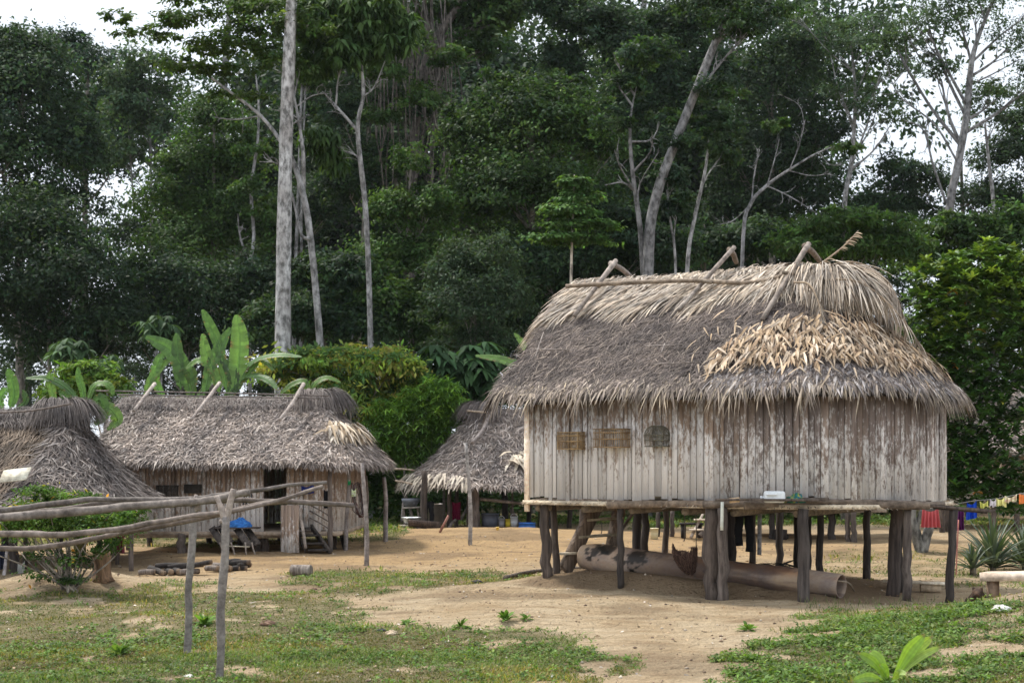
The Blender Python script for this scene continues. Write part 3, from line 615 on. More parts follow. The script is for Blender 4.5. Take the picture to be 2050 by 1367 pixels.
# stair up to the side door
st = []
for a, b, r in [((1131, 1141, 23.3), (1193, 1012, 23.9), .12), ((1222, 1116, 24.0), (1240, 1015, 24.6), .12)]:
    mb = MB(); pa, pb = W(*a), W(*b); pa[2] = max(pa[2], gz(pa[0], pa[1]) - .05)
    plank(mb, pa, pb, .24, .11, up=(hd[0], hd[1], .3), col=(1.25, 1.05, .85)); mb.build('stair_stringer', M_POST, house, smooth=False); st.append((pa, pb))
for y in (1041, 1075, 1107):
    q = (1141 - y) / (1141 - 1012); pa = st[0][0] * (1 - q) + st[0][1] * q; q2 = np.clip((1116 - y) / (1116 - 1015), .05, 1); pb = st[1][0] * (1 - q2) + st[1][1] * q2; pb[2] = pa[2]
    d = nrm(pb - pa); mb = MB(); plank(mb, pa - d * .12, pb + d * .08, .16, .04, col=(.55, .5, .38)); mb.build('stair_tread', M_WOOD, house)
mb = MB(); plank(mb, W(1118, 1108, 23.2), W(1165, 1107, 23.4), .14, .035, col=(.5, .45, .36)); mb.build('stair_tread', M_WOOD, house)
mb = MB(); tube(mb, spath([W(1269, 1023, 24.9), W(1246, 1058, 24.6)], 5), .03, 7, (.4, .34, .28)); mb.build('brace', M_POLE, house)
mb = MB(); tube(mb, spath([W(1446, 1004, 20.74), W(1445, 1061, 20.74)], 4), .024, 12, (.8, .82, .72)); mb.build('drain_pipe', M_PLASTIC, house, smooth=True)
mb = MB(); tube(mb, spath([W(1521, 1020, 23.4), W(1520, 1110, 23.4)], 5), .035, 8, (1.0, 1.0, 1.05), rough=.06); mb.build('prop_pole', M_POLE, house, smooth=True)
for px, y0, y1_, Y in [(1369, 1017, 1082, 22.5), (1392, 1017, 1110, 22.6), (1328, 1017, 1100, 22.4), (1203, 1045, 1068, 23.6)]:
    mb = MB(); tube(mb, spath([W(px, y0, Y), W(px + 2, (y0 + y1_) / 2, Y), W(px + 1, y1_, Y)], 8), .008, 5, (.2, .17, .14)); mb.build('hanging_cord', M_NET, house)
root_o = house

# ------------------------------------------------------------------ things at the big house
def wall_at(px, dz, out=.0):
    for u in np.arange(0, HL, .01):
        p = HA + hd * u - hw * out
        if CX + p[0] * F / p[1] > px: return A(*p, dz)
def cage(px, py, w, h, dep, arched, label, col):
    p0 = wall_at(px, 0); z = CAMZ - (py - HZ) * p0[1] / F; c = A(p0[0], p0[1], z) - A(*hw, 0) * (dep / 2 + .03); root = thing('bird_cage', (c[0], c[1], z - h / 2), label, 'bird cage', 'wicker bird cages on the house wall')
    X = A(*hd, 0); Yv = A(*hw, 0); Z = A(0, 0, 1.); fr = MB(); bars = MB(); r = .0075
    def bar(m, a, b, r): tube(m, np.array([a, b]), r, 5, col * g.uniform(.8, 1.2))
    col = np.asarray(col)
    if not arched:
        for sx in (-1, 1):
            for sy in (-1, 1): bar(fr, c + X * sx * w / 2 + Yv * sy * dep / 2 - Z * h / 2, c + X * sx * w / 2 + Yv * sy * dep / 2 + Z * h / 2, r)
        for zz in (-.5, -.05, .3, .5):
            for s in (-1, 1): bar(fr, c - X * w / 2 * 1.06 + Yv * s * dep / 2 + Z * h * zz, c + X * w / 2 * 1.06 + Yv * s * dep / 2 + Z * h * zz, r); bar(fr, c + X * s * w / 2 - Yv * dep / 2 + Z * h * zz, c + X * s * w / 2 + Yv * dep / 2 + Z * h * zz, r)
        for q in np.linspace(-.5, .5, 15)[1:-1]:
            for s in (-1, 1): bar(bars, c + X * q * w + Yv * s * dep / 2 - Z * h / 2, c + X * q * w + Yv * s * dep / 2 + Z * h / 2, .0042)
            bar(bars, c + X * q * w - Yv * dep / 2 + Z * h / 2, c + X * q * w + Yv * dep / 2 + Z * h / 2, .0042)
        for q in np.linspace(-.5, .5, 9)[1:-1]:
            for s in (-1, 1): bar(bars, c + X * s * w / 2 + Yv * q * dep - Z * h / 2, c + X * s * w / 2 + Yv * q * dep + Z * h / 2, .0042)
    else:
        def hoop(y): a = np.linspace(0, np.pi, 13); return np.array([c + Yv * y + X * math.cos(q) * w / 2 + Z * (h * .05 + math.sin(q) * h * .45) for q in a])
        for y in np.linspace(-dep / 2, dep / 2, 9):
            hp = hoop(y); P = np.vstack([hp[0] - Z * h * .55, hp, hp[-1] - Z * h * .55]); tube(fr if abs(abs(y) - dep / 2) < .01 else bars, P, r if abs(abs(y) - dep / 2) < .01 else .0035, 5, col)
        for zz in (-.5, -.2, .05):
            for s in (-1, 1): bar(fr, c - X * w / 2 + Yv * s * dep / 2 + Z * h * zz, c + X * w / 2 + Yv * s * dep / 2 + Z * h * zz, r); bar(fr, c + X * s * w / 2 - Yv * dep / 2 + Z * h * zz, c + X * s * w / 2 + Yv * dep / 2 + Z * h * zz, r)
        for q in np.linspace(-.5, .5, 13)[1:-1]:
            for s in (-1, 1): bar(bars, c + X * q * w + Yv * s * dep / 2 - Z * h / 2, c + X * q * w + Yv * s * dep / 2 + Z * (h * .05 + math.sqrt(max(0, 1 - 4 * q * q)) * h * .45), .0042)
    fr.build('cage_frame', M_WOOD, root); bars.build('bar', M_WOOD, root)['kind'] = 'stuff'
    t = MB(); box(t, c - Z * (h / 2 - .004), X * w / 2 * .98, Yv * dep / 2 * .98, Z * .006, col * .7); t.build('tray', M_WOOD, root)
    t = MB(); bar(t, c - X * w * .4 + Z * h * -.05, c + X * w * .4 + Z * h * -.05, .006); t.build('perch', M_WOOD, root)
    t = MB(); lathe(t, c - Z * h * .46 + X * w * .25 - Yv * dep * .2, [(.0, 0), (.03, 0), (.034, .05), (.03, .05), (.026, .01)], 10, (.35, .33, .3)); t.build('water_cup', M_PLASTIC, root)
cage(1152, 882, .36, .26, .22, False, 'small box shaped wicker bird cage nearest the house corner', (.42, .29, .15))
cage(1236, 877, .46, .28, .30, False, 'wide wicker bird cage hanging between the two smaller cages', (.38, .26, .14))
cage(1324, 873, .30, .31, .24, True, 'grey green bird cage with an arched top hanging on the board wall', (.16, .15, .11))
# jerrycan
p = W(1547, 986, 20.42); z = 1.512; can = thing('jerrycan', (p[0], p[1], z), 'white plastic jerrycan lying on its side on the house ledge', 'jerrycan')
mb = MB(); lathe_axis(mb, A(p[0] - .13, p[1], z + .085), (1, -.1, 0), [(0, 0), (.06, 0), (.078, .012), (.085, .03), (.086, .15), (.085, .27), (.078, .288), (.06, .3), (0, .3)], 28, (.82, .84, .85), sq=.45); mb.build('body', M_PLASTIC, can, smooth=True)
mb = MB(); lathe_axis(mb, A(p[0] - .13, p[1], z + .075), (-1, .1, 0), [(.02, -.01), (.02, .03), (0, .03)], 12, (.8, .82, .85)); lathe_axis(mb, A(p[0] - .155, p[1], z + .075), (-1, .1, 0), [(.026, 0), (.026, .025), (0, .025)], 12, (.85, .87, .9)); mb.build('cap', M_PLASTIC, can)
mb = MB(); tube(mb, spath([A(p[0] - .1, p[1] - .08, z + .12), A(p[0] - .07, p[1] - .115, z + .12), A(p[0] + .02, p[1] - .115, z + .12), A(p[0] + .05, p[1] - .08, z + .12)], 10), .012, 8, (.82, .84, .85)); mb.build('handle', M_PLASTIC, can, smooth=True)
def heap(name, c, rx, ry, rz, cols, label, cat, m, seed=1, nz=.35, group=None):
    gg = np.random.default_rng(seed); mb = MB(); nu, nv = 28, 12; a = np.linspace(0, 2 * np.pi, nu, endpoint=False); e = np.linspace(0, np.pi / 2, nv)
    aa, ee = np.meshgrid(a, e); r = 1 + nz * (fbm(np.cos(aa) * 2.2 + ee * 2, np.sin(aa) * 2.2 + ee, seed, 4) - .5) * 2
    v = np.stack([np.cos(aa) * np.cos(ee) * rx * r, np.sin(aa) * np.cos(ee) * ry * r, np.sin(ee) * rz * r], -1).reshape(-1, 3) + np.asarray(c, float)
    i = np.arange(nv - 1)[:, None] * nu; j = np.arange(nu)[None]; j2 = (j + 1) % nu
    cc = np.asarray(cols)[(fbm(aa * 2, ee * 3, seed + 5, 3).ravel() * 3.2 * len(cols)).astype(int) % len(cols)]
    mb.add(v, np.stack([i + j, i + j2, i + nu + j2, i + nu + j], -1).reshape(-1, 4), cc)
    return tag(mb.build(name, m, None, tuple(float(q) for q in c)), label, cat, group)
p = W(1592, 996, 20.42); heap('cloth_heap', (p[0], p[1], 1.51), .15, .1, .12, [(.03, .16, .09), (.05, .22, .12), (.02, .07, .09), (.4, .35, .05), (.03, .12, .2)], 'crumpled green patterned cloth heaped beside the white jerrycan', 'cloth', M_CLOTH, 3, .5)
p = W(1470, 996, 20.5); mb = MB(); box(mb, A(p[0], p[1], 1.548), A(.07, .01, .008), A(0, .04, 0), A(-.004, 0, .035), (.75, .55, .35)); tag(mb.build('wood_block', M_WOOD, None, (p[0], p[1], 1.51)), 'small pale wood block left on the ledge over the white pipe', 'wood block')
# hollow palm log under the floor
pa = W(1168, 1113, 23.4); pb = W(1684, 1179, 20.6); print('LOG', pa, gz(pa[0], pa[1]), pb, gz(pb[0], pb[1])); pa[2] = max(pa[2], gz(pa[0], pa[1]) + .21); pb[2] = max(pb[2], gz(pb[0], pb[1]) + .17); ax = nrm(pb - pa); LLn = np.linalg.norm(pb - pa)
mb = MB(); q = np.linspace(0, 1, 150); rr = np.interp(q, [0, .04, .1, .3, .5, 1], [.19, .215, .235, .212, .2, .185]) * (1 + .03 * np.sin(q * 17)); prof = [(0.0, .0), (.1, -.02)] + [(r, x * LLn) for r, x in zip(rr, q)] + [(.175, LLn + .004), (.158, LLn), (.152, LLn - .05), (.14, LLn - 1.3), (0, LLn - 1.3)]
def burn(v):
    s = (v - pa) @ ax; c = np.ones((len(v), 3)); up = (v[:, 2] - (pa[2] + s * ax[2]))
    for (s0, u0, rs, ru) in [(.38, .12, .2, .1), (.55, .17, .16, .07), (.85, .04, .13, .09), (1.15, .08, .17, .12), (1.05, -.08, .1, .06), (1.0, -.16, .2, .06), (.28, .0, .06, .05)]:
        d = ((s - s0) / rs) ** 2 + ((up - u0) / ru) ** 2 + (fbm(s * 11, up * 17, 5, 5) - .5) * 4.2
        c *= (1 - .88 * (1 - sstep(.5, .9, d)))[:, None]
    cool = sstep(.9, 2.0, s + .5 * (fbm(s * 1.5, up * 5, 9, 3) - .5)); band = sstep(.42, .6, fbm(s * .9, up * 6, 15, 4)) * cool
    c = c * (1 - band[:, None]) + c * A(.46, .42, .44) * band[:, None]; och = sstep(.04, .14, up) * cool * sstep(.35, .6, fbm(s * 3, up * 9, 19, 3)); c = c * (1 - och[:, None] * .7) + c * A(.95, .68, .5) * och[:, None] * .7
    c = c * np.where(s < 1.0, 1.1, .72)[:, None]
    return c
lathe_axis(mb, pa, ax, prof, 56, colf=burn); root = thing('palm_log', (pa[0], pa[1], gz(pa[0], pa[1])), 'long hollow scorched palm log lying under the big stilt house', 'log')
mb.build('trunk', M_LOG, root, smooth=True)
mb = MB(); pe = pb - ax * .02; tube(mb, spath([pe + A(-.07, -.16, .09), pe + A(.1, -.12, .06), pe + A(.22, .05, -.08)], 6), .014, 6, (.35, .28, .2)); tag(mb.build('stick', M_POLE, None, tuple(pe)), 'thin stick caught in the open end of the hollow log', 'stick')
# net bag on the log
c = W(1373, 1120, 21.55); mb = MB()
def sack(a_, q):      # a_ angle round the bag, q 0 at the torn rim .. 1 at the bottom knot
    rx = np.interp(q, [0, .35, .75, 1], [.19, .17, .11, .035]) ; top = .17 + .05 * np.cos(2 * a_ + .6) + .03 * np.sin(5 * a_)
    return np.stack([c[0] + rx * np.cos(a_) + .09 * q ** 1.5 - .02, c[1] + rx * .55 * np.sin(a_), c[2] + top * (1 - q) - .23 * q - .03 * np.sin(np.pi * q)], -1)
for k in range(260):
    a0 = g.uniform(0, 6.28); q = np.linspace(g.uniform(0, .12), g.uniform(.7, 1), 9); tube(mb, sack(a0 + (q - .5) * g.normal(0, 1.3) + 0 * q, q) + g.normal(0, .008, (9, 3)), .003 + .003 * g.random(), 4, np.array([.11, .066, .05]) * g.uniform(.4, 1.5), cap=False)
for k in range(60):
    q = np.full(12, g.uniform(.02, .95)); a0 = g.uniform(0, 6.28) + np.linspace(0, g.uniform(1.5, 5), 12); tube(mb, sack(a0, q) + g.normal(0, .006, (12, 3)), .0035, 4, np.array([.10, .06, .045]) * g.uniform(.5, 1.4), cap=False)
for k in range(0): tube(mb, spath([sack(np.array(.4), np.array(.0)) + g.normal(0, .02, 3), c + A(.02, -.02, .27) + g.normal(0, .02, 3), sack(np.array(2.2), np.array(.0)) + g.normal(0, .02, 3)], 8), .004, 4, (.09, .055, .042))
tag(mb.build('net_bag', M_NET, None, tuple(c)), 'brown fibre net bag draped over the scorched palm log', 'net bag')
def leafheap(px, py, Y, rx, ry, rz, n, label, pal, seed):
    gg = np.random.default_rng(seed); c = A((px - CX) * Y / F, Y, 0); c[2] = gz(c[0], c[1]); a = gg.uniform(0, 6.28, n); r = np.sqrt(gg.random(n)); x = np.cos(a) * r * rx; y = np.sin(a) * r * ry
    P = c + np.stack([x, y, np.maximum(.02, rz * (1 - r ** 2) * gg.uniform(.3, 1, n))], -1); th = gg.normal(0, .6, n) + np.pi * (gg.random(n) < .5); D = np.stack([np.cos(th), np.sin(th), gg.normal(0, .18, n)], -1); mb = MB()
    strips(mb, P, D, np.tile(A(0, 0, 1.), (n, 1)) + gg.normal(0, .5, (n, 3)), gg.uniform(.2, .5, n), gg.uniform(.02, .05, n), pick(gg, pal, n, .25), segs=3, bend=.3, prof=(.5, 1, .1))
    return tag(mb.build('leaf_pile', M_THATCH, None, tuple(c)), label, 'leaf pile')
leafheap(1545, 1128, 22.4, .75, .4, .22, 420, 'dark heap of dried palm leaves behind the log beside the white pole', [(.05, .055, .045), (.08, .075, .06), (.03, .035, .03), (.14, .12, .1)], 5)
leafheap(1300, 1098, 24.2, .35, .3, .13, 200, 'small dark leaf pile at the feet of two blackened posts', [(.05, .045, .035), (.09, .075, .06), (.03, .03, .025)], 6)
# hanging trousers
def trousers(px, y0, y1, Y, w, label, col, group=None):
    t = W(px, y0, Y); b = W(px, y1, Y); h = t[2] - b[2]; mb = MB()
    for s, k in ((-1, .86), (1, 1.0)):
        path = np.array([t + A(s * w * .22, 0, 0), t + A(s * w * .25, 0, -h * .3), t + A(s * w * .25 + .02 * s, .0, -h * .6 * k), t + A(s * w * .25, 0, -h * k)])
        tube(mb, spath(path, 12), np.interp(np.linspace(0, 1, 12), [0, .3, 1], [w * .30, w * .24, w * .2]), 10, col, rough=.08, seed=int(px) + s)
    return tag(mb.build('trousers', M_CLOTH, None, tuple(t), smooth=True), label, 'trousers', group)
trousers(1490, 1018, 1104, 23.0, .30, 'black trousers hung to dry beneath the floor beside the white pole', (.018, .018, .02))
# plank bench with log leg, right of the house
def post_simple(mb, p, q, r, col): tube(mb, spath([p, q], 5), r, 10, col, rough=.06)
p = W(1865, 1180, 22.4); p[2] = gz(p[0], p[1]) + .09; root = thing('plank_bench', (p[0], p[1], gz(p[0], p[1])), 'low plank bench on a short log beside the leaning prop of the house', 'bench')
mb = MB(); plank(mb, W(1768, 1162, 22.6), W(1902, 1168, 22.3), .2, .035, col=(.75, .68, .55)); mb.build('seat', M_WOOD, root)
mb = MB(); lathe_axis(mb, p + A(-.17, .03, 0), (1, -.15, 0), [(0, 0), (.085, 0), (.09, .01), (.092, .3), (.085, .31), (0, .31)], 18, (.55, .45, .33)); mb.build('leg', M_WOOD, root)
mb = MB(); q_ = W(1790, 1180, 22.6); q_[2] = gz(q_[0], q_[1]) + .08; lathe_axis(mb, q_ + A(-.1, .03, 0), (1, -.15, 0), [(0, 0), (.075, 0), (.08, .2), (0, .2)], 14, (.4, .32, .25)); mb.build('leg', M_WOOD, root)
a = W(1970, 1153, 19.2); b = W(2110, 1152, 18.6); root = thing('timber_bench', (a[0] + .2, a[1], gz(a[0] + .2, a[1])), 'sawn timber bench with square dark legs in front of the pineapple plants', 'bench')
mb = MB(); plank(mb, a, b, .3, .115, col=(.78, .66, .55)); mb.build('seat', M_WOOD, root)
for q in (.13, .85):
    m_ = a * (1 - q) + b * q; mb = MB(); zb = gz(m_[0], m_[1]) - .05; box(mb, A(m_[0], m_[1], (zb + m_[2] - .06) / 2), A(.06, 0, 0), A(0, .08, 0), A(0, 0, (m_[2] - .06 - zb) / 2), (.28, .2, .14)); mb.build('leg', M_WOOD, root)
# ------------------------------------------------------------------ other huts
PAL_OLD = [(.28, .24, .22), (.35, .305, .28), (.2, .168, .15), (.44, .395, .365), (.24, .2, .175), (.31, .26, .225)]
PAL_PALE = [(.45, .40, .36), (.36, .32, .29), (.52, .47, .42)]
PAL_BROWN = [(.12, .09, .065), (.16, .125, .095), (.09, .068, .05), (.2, .16, .125)]
def hutroof(root, rf, g, n, pal, rows, capn, palcap, S=1.0, only=None, pale=None, frontpal=None, L=(.16, .34)):
    n = int(n * 2.1); S = S * .62
    mb = MB(); rf.shell(mb, (.08, .066, .058), drop=.03)
    vis = only or (0, 1, 3); vs = [q[0] for q in rf.segs if q[0] in vis]
    if frontpal: rf.lay(mb, g, n // 2, .05, .98, L, (.03 * S, .055 * S), frontpal, only=(0,), rows=rows, lift=(.2, .08), lean=(-.1, .4), bend=.25, jit=.22, prof=(.6, 1, .1)); vs = [q for q in vs if q != 0]
    rf.lay(mb, g, n, .03, .98, L, (.026 * S, .055 * S), pal, only=vs, rows=rows, lift=(.24, .12), lean=(-.1, .6), bend=.16, jit=.28, prof=(.6, 1, .1))
    if pale: rf.lay(mb, g, n // 7, .35, .98, (.25, .45), (.035 * S, .06 * S), PAL_PALE, only=vs, rows=rows, lift=(.3, .1), lean=(0, .4), bend=.35, jit=.15, mask=lambda P, a, t, sg: fbm(a * 9 + sg * 3, t * 7, 77, 3) > pale)
    vs = [q[0] for q in rf.segs if q[0] in vis]
    rf.lay(mb, g, n // 4, .92, .99, (.12, .28), (.025 * S, .05 * S), pal + PAL_PALE[:1], only=vs, lift=(.1, .12), lean=(-.05, .4), segs=3, droop=.4, jit=.25)
    rf.lay(mb, g, n // 8, .05, 1.0, (.25, .5), (.04, .07), pal, only=(2,), lift=(.15, .06), lean=(0, .35))
    roof = mb.build('roof', M_THATCH, root)
    mb = MB()
    rf.lay(mb, g, capn, .0, .07, (.25, .42), (.014 * S, .026 * S), palcap, only=(0,), lift=(.28, .08), lean=(.1, .7), segs=4, bend=.55, droop=.1, off=.05, prof=(1, 1, .3))
    rf.lay(mb, g, capn // 2, .10, .16, (.12, .25), (.014 * S, .026 * S), palcap, only=(0,), lift=(.5, .2), lean=(.1, .6), segs=3, bend=.6, droop=.2, off=.05, prof=(1, 1, .3))
    rf.lay(mb, g, capn // 3, .0, .05, (.35, .5), (.02 * S, .03 * S), palcap, only=(2,), lift=(.35, .06), lean=(0, .5), segs=3, bend=.75)
    for seg, a0, sg_ in ((1, .5, 1), (3, .5, -1)):
        if seg in [q[0] for q in rf.segs]:
            m = capn // 2; ph = g.uniform(0, np.pi, m); rr = g.uniform(0, .3, m); qq = g.random(m); ph = np.clip(qq ** 1.4 * np.pi / 2 + g.normal(0, .18, m), 0, np.pi / 2); ph = np.where(g.random(m) < .25, np.pi - ph, ph); u = (rf.L if seg == 1 else 0) + sg_ * (-.55 + .85 * qq); v = -.10 * np.cos(ph) * g.random(m)
            P = np.stack([rf.O[0] + u * rf.d[0] + v * rf.w[0], rf.O[1] + u * rf.d[1] + v * rf.w[1], np.full(m, rf.zr + .13) + g.normal(0, .03, m)], -1)
            D = np.stack([rf.d[0] * sg_ * np.sin(ph) - rf.w[0] * np.cos(ph), rf.d[1] * sg_ * np.sin(ph) - rf.w[1] * np.cos(ph), np.full(m, .12)], -1) + g.normal(0, .15, (m, 3))
            strips(mb, P, D, np.tile(A(0, 0, 1.), (m, 1)) + g.normal(0, .3, (m, 3)), g.uniform(.4, .62, m), .022 * S, pick(g, palcap, m, .2), segs=5, droop=.95, prof=(1, 1, .3))
    mb.build('ridge_thatch', M_THATCH, roof)
    return roof
def upole(root, a, b, r, name='ridge_pole', c=(.55, .48, .42), n=8, m=None):
    mb = MB(); tube(mb, spath([a, (a + b) / 2 + A(g.normal(0, r * .5), 0, g.normal(0, r * .5)), b], n), np.linspace(r, r * .8, n), 8, c, rough=.06, seed=int(abs(a[0] * 99)) + 1); return mb.build(name, m or M_POLE, root, smooth=True)
# ---- second hut
g = np.random.default_rng(31)
th2 = R(3); O2 = A(-8.95, 32.9); r2 = Roof(O2, th2, 4.66, 2.5, 3.52, 2.06, 1.42, 0, k=-.12, wave=.07, seed=9)
d2, w2 = r2.d, r2.w
hut2 = thing('stilt_hut', (-6.3, 32.6, 0), 'grey thatched stilt hut with a dark doorway and plank steps', 'hut', 'thatched houses of the village')
roof2 = hutroof(hut2, r2, g, 15000, PAL_OLD, 15, 2600, [(.2, .17, .16), (.26, .23, .215), (.15, .125, .115), (.32, .29, .27)], 1.0, pale=.66)
mb = MB(); r2.lay(mb, g, 420, .42, .58, (.35, .55), (.05, .08), [(.5, .42, .32), (.42, .33, .23), (.56, .5, .42)], only=(1,), arange=(.12, .75), lift=(.25, .08), bend=.25, lean=(0, .3), off=.08); mb.build('leaf_patch', M_THATCH, roof2)
n = 1500; v = g.uniform(-1, 1, n); P, T, X, N = r2.frame(np.where(v < 0, 0, 2), np.where(v < 0, 0., 1.), np.abs(v)); mb = MB()
strips(mb, P - A(0, 0, .05), T + A(-1, 0, 0) * g.uniform(0, .5, (n, 1)), A(-1, 0, .4) + g.normal(0, .3, (n, 3)), g.uniform(.2, .45, n), .04, pick(g, PAL_OLD, n, .2), droop=.3); mb.build('gable_thatch', M_THATCH, roof2)
for a, b in [((310, 768, 32.7), (270, 834, 31.8)), ((440, 766, 32.5), (384, 852, 31.3)), ((608, 768, 32.3), (561, 852, 31.2))]: upole(roof2, W(*a) , W(*b) + A(0, -.12, .12), .043, c=(.75, .66, .6))
for a, b in [((192, 782, 32.6), (660, 792, 32.1)), ((235, 790, 32.4), (640, 797, 31.95))]: upole(roof2, W(*a), W(*b), .018, c=(.3, .26, .24), n=16)
def loc2(u, v): return O2 + d2 * u + w2 * v
fl2 = .56; uD0, uD1 = 3.70, 4.20
q2 = [loc2(.55, 1.9), loc2(.55, -1.9), loc2(4.55, -1.9)] + [loc2(4.55 + .75 * math.sin(a), -1.15 - .75 * math.cos(a)) for a in np.linspace(.1, 1.57, 8)] + [loc2(5.3, 1.9), loc2(.55, 1.9)]
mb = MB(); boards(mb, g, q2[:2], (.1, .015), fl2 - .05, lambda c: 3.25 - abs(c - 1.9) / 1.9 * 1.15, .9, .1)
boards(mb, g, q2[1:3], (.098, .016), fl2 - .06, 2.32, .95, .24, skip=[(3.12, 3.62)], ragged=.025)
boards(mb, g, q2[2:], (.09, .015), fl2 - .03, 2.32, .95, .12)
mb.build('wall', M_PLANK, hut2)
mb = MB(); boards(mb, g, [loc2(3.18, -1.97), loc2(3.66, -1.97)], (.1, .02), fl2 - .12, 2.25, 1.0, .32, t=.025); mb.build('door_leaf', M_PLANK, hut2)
mb = MB(); c = loc2(2.9, -.1); box(mb, A(*c, fl2 - .06), A(*d2, 0) * 2.45, A(*w2, 0) * 2.0, A(0, 0, .04), (.45, .36, .28)); box(mb, A(*loc2(2.4, -1.93), fl2 - .11), A(*d2, 0) * 1.85, A(*w2, 0) * .04, A(0, 0, .05), (.55, .45, .35)); mb.build('floor_deck', M_WOOD, hut2)
for px, Y, r, c in [(364, 30.7, .1, (.6, .52, .47)), (518, 31.0, .075, (.55, .48, .43)), (531, 31.0, .085, (.58, .5, .45)), (258, 32.6, .07, BR), (300, 34, .07, DK), (420, 34.2, .07, DK), (560, 34.4, .07, DK), (668, 32.2, .07, BR), (480, 33, .06, DK)]: post(hut2, px, Y, r, fl2 - .06, c)
post(hut2, 661, 30.4, .055, 1.9, GR)
mb = MB(); a, b = W(562, 1060, 30.3), W(594, 1060, 30.1); boards(mb, g, [a[:2], b[:2]], (.09, .012), gz(a[0], a[1]) - .03, 1.13, .62, .12); mb.build('step_screen', M_PLANK, hut2)
for k, (y, x0, x1) in enumerate([(1058, 592, 622), (1072, 597, 640), (1088, 606, 652), (1101, 618, 662)]):
    mb = MB(); plank(mb, W(x0, y, 30.5 - .12 * k), W(x1, y - 1, 30.5 - .12 * k), .28, .04, col=(.22, .19, .17)); mb.build('step', M_POST, hut2)
for a, b in [((594, 1060, 30.55), (612, 1104, 30.15)), ((624, 1056, 30.6), (662, 1108, 30.0))]:
    mb = MB(); pb = W(*b); plank(mb, W(*a), pb, .2, .05, up=(1, 0, 0), col=(.3, .26, .23)); mb.build('stair_stringer', M_POST, hut2)
for y in (0, 12, 26): upole(hut2, W(620, 1010 + y, 30.7), W(660, 1033 + y, 30.4), .015, 'hand_rail', (.3, .25, .22))
upole(hut2, W(597, 1013, 30.2), W(612, 1098, 29.9), .04, 'brace')
mb = MB(); a, b = W(530, 950, 30.86), W(526, 1060, 30.9); tube(mb, spath([a, b], 5), .03, 7, (.3, .25, .2)); mb.build('door_post', M_POST, hut2)
def smallcage(px, py, Y, w, h, dep, label):
    c = W(px, py, Y); root = thing('bird_cage', (c[0], c[1], c[2] - h / 2), label, 'bird cage', 'dark cages on the far hut'); fr = MB(); k = np.array([.05, .045, .04])
    for sx in (-1, 1):
        for sy in (-1, 1): tube(fr, np.array([c + A(sx * w / 2, sy * dep / 2, -h / 2), c + A(sx * w / 2, sy * dep / 2, h / 2)]), .012, 5, k)
    for zz in (-.5, .5):
        for s in (-1, 1): tube(fr, np.array([c + A(-w / 2, s * dep / 2, h * zz), c + A(w / 2, s * dep / 2, h * zz)]), .012, 5, k); tube(fr, np.array([c + A(s * w / 2, -dep / 2, h * zz), c + A(s * w / 2, dep / 2, h * zz)]), .012, 5, k)
    fr.build('cage_frame', M_WOOD, root); ba = MB()
    for q in np.linspace(-.5, .5, 22):
        for s in (-1, 1): tube(ba, np.array([c + A(q * w, s * dep / 2, -h / 2), c + A(q * w, s * dep / 2, h / 2)]), .006, 4, k * 1.3)
    for q in np.linspace(-.5, .5, 8):
        tube(ba, np.array([c + A(-w / 2, -dep / 2, q * h), c + A(w / 2, -dep / 2, q * h)]), .006, 4, k * 1.3)
    ba.build('wire_mesh', M_WOOD, root)
smallcage(336, 982, 30.85, .46, .22, .12, 'wide dark wire cage in the middle of the far hut wall'); smallcage(386, 978, 30.8, .34, .17, .12, 'dark wire cage closest to the doorway of the far hut'); smallcage(270, 974, 30.9, .2, .17, .12, 'small dark wire cage beside the neighbouring thatch edge')
# stuff at hut 2
root = thing('work_table', (*W(470, 1100, 30.0)[:2], 0), 'dark slatted work table on thin legs below the hut wall', 'table')
for (a, b) in [((424, 1056, 30.2), (449, 1094, 29.8)), ((440, 1052, 30.3), (462, 1086, 29.9)), ((474, 1058, 30.2), (500, 1094, 29.8)), ((492, 1056, 30.4), (516, 1090, 30.0))]:
    mb = MB(); plank(mb, W(*a), W(*b), .15, .03, up=(0, -1, .4), col=(.4, .36, .33)); mb.build('slat_board', M_POST, root)
mb = MB(); plank(mb, W(430, 1056, 30.2), W(520, 1056, 30.2), .3, .03, col=(.45, .4, .36)); mb.build('table_top', M_POST, root)
mb = MB(); plank(mb, W(445, 1092, 29.8), W(500, 1094, 29.8), .1, .02, col=(.6, .55, .42)); mb.build('rail', M_WOOD, root)
for a, b in [((440, 1085), (449, 1117)), ((462, 1085), (471, 1117)), ((491, 1085), (493, 1112)), ((504, 1085), (511, 1110))]: upole(root, W(*a, 29.75), W(*b, 29.75), .018, 'leg')
p = W(481, 1055, 30.15); heap('tarpaulin', (p[0], p[1], p[2]), .22, .12, .16, [(.04, .17, .5), (.06, .24, .62), (.03, .12, .38)], 'crumpled bright blue tarpaulin lying on the dark work table', 'tarpaulin', M_CLOTH, 7, .5)
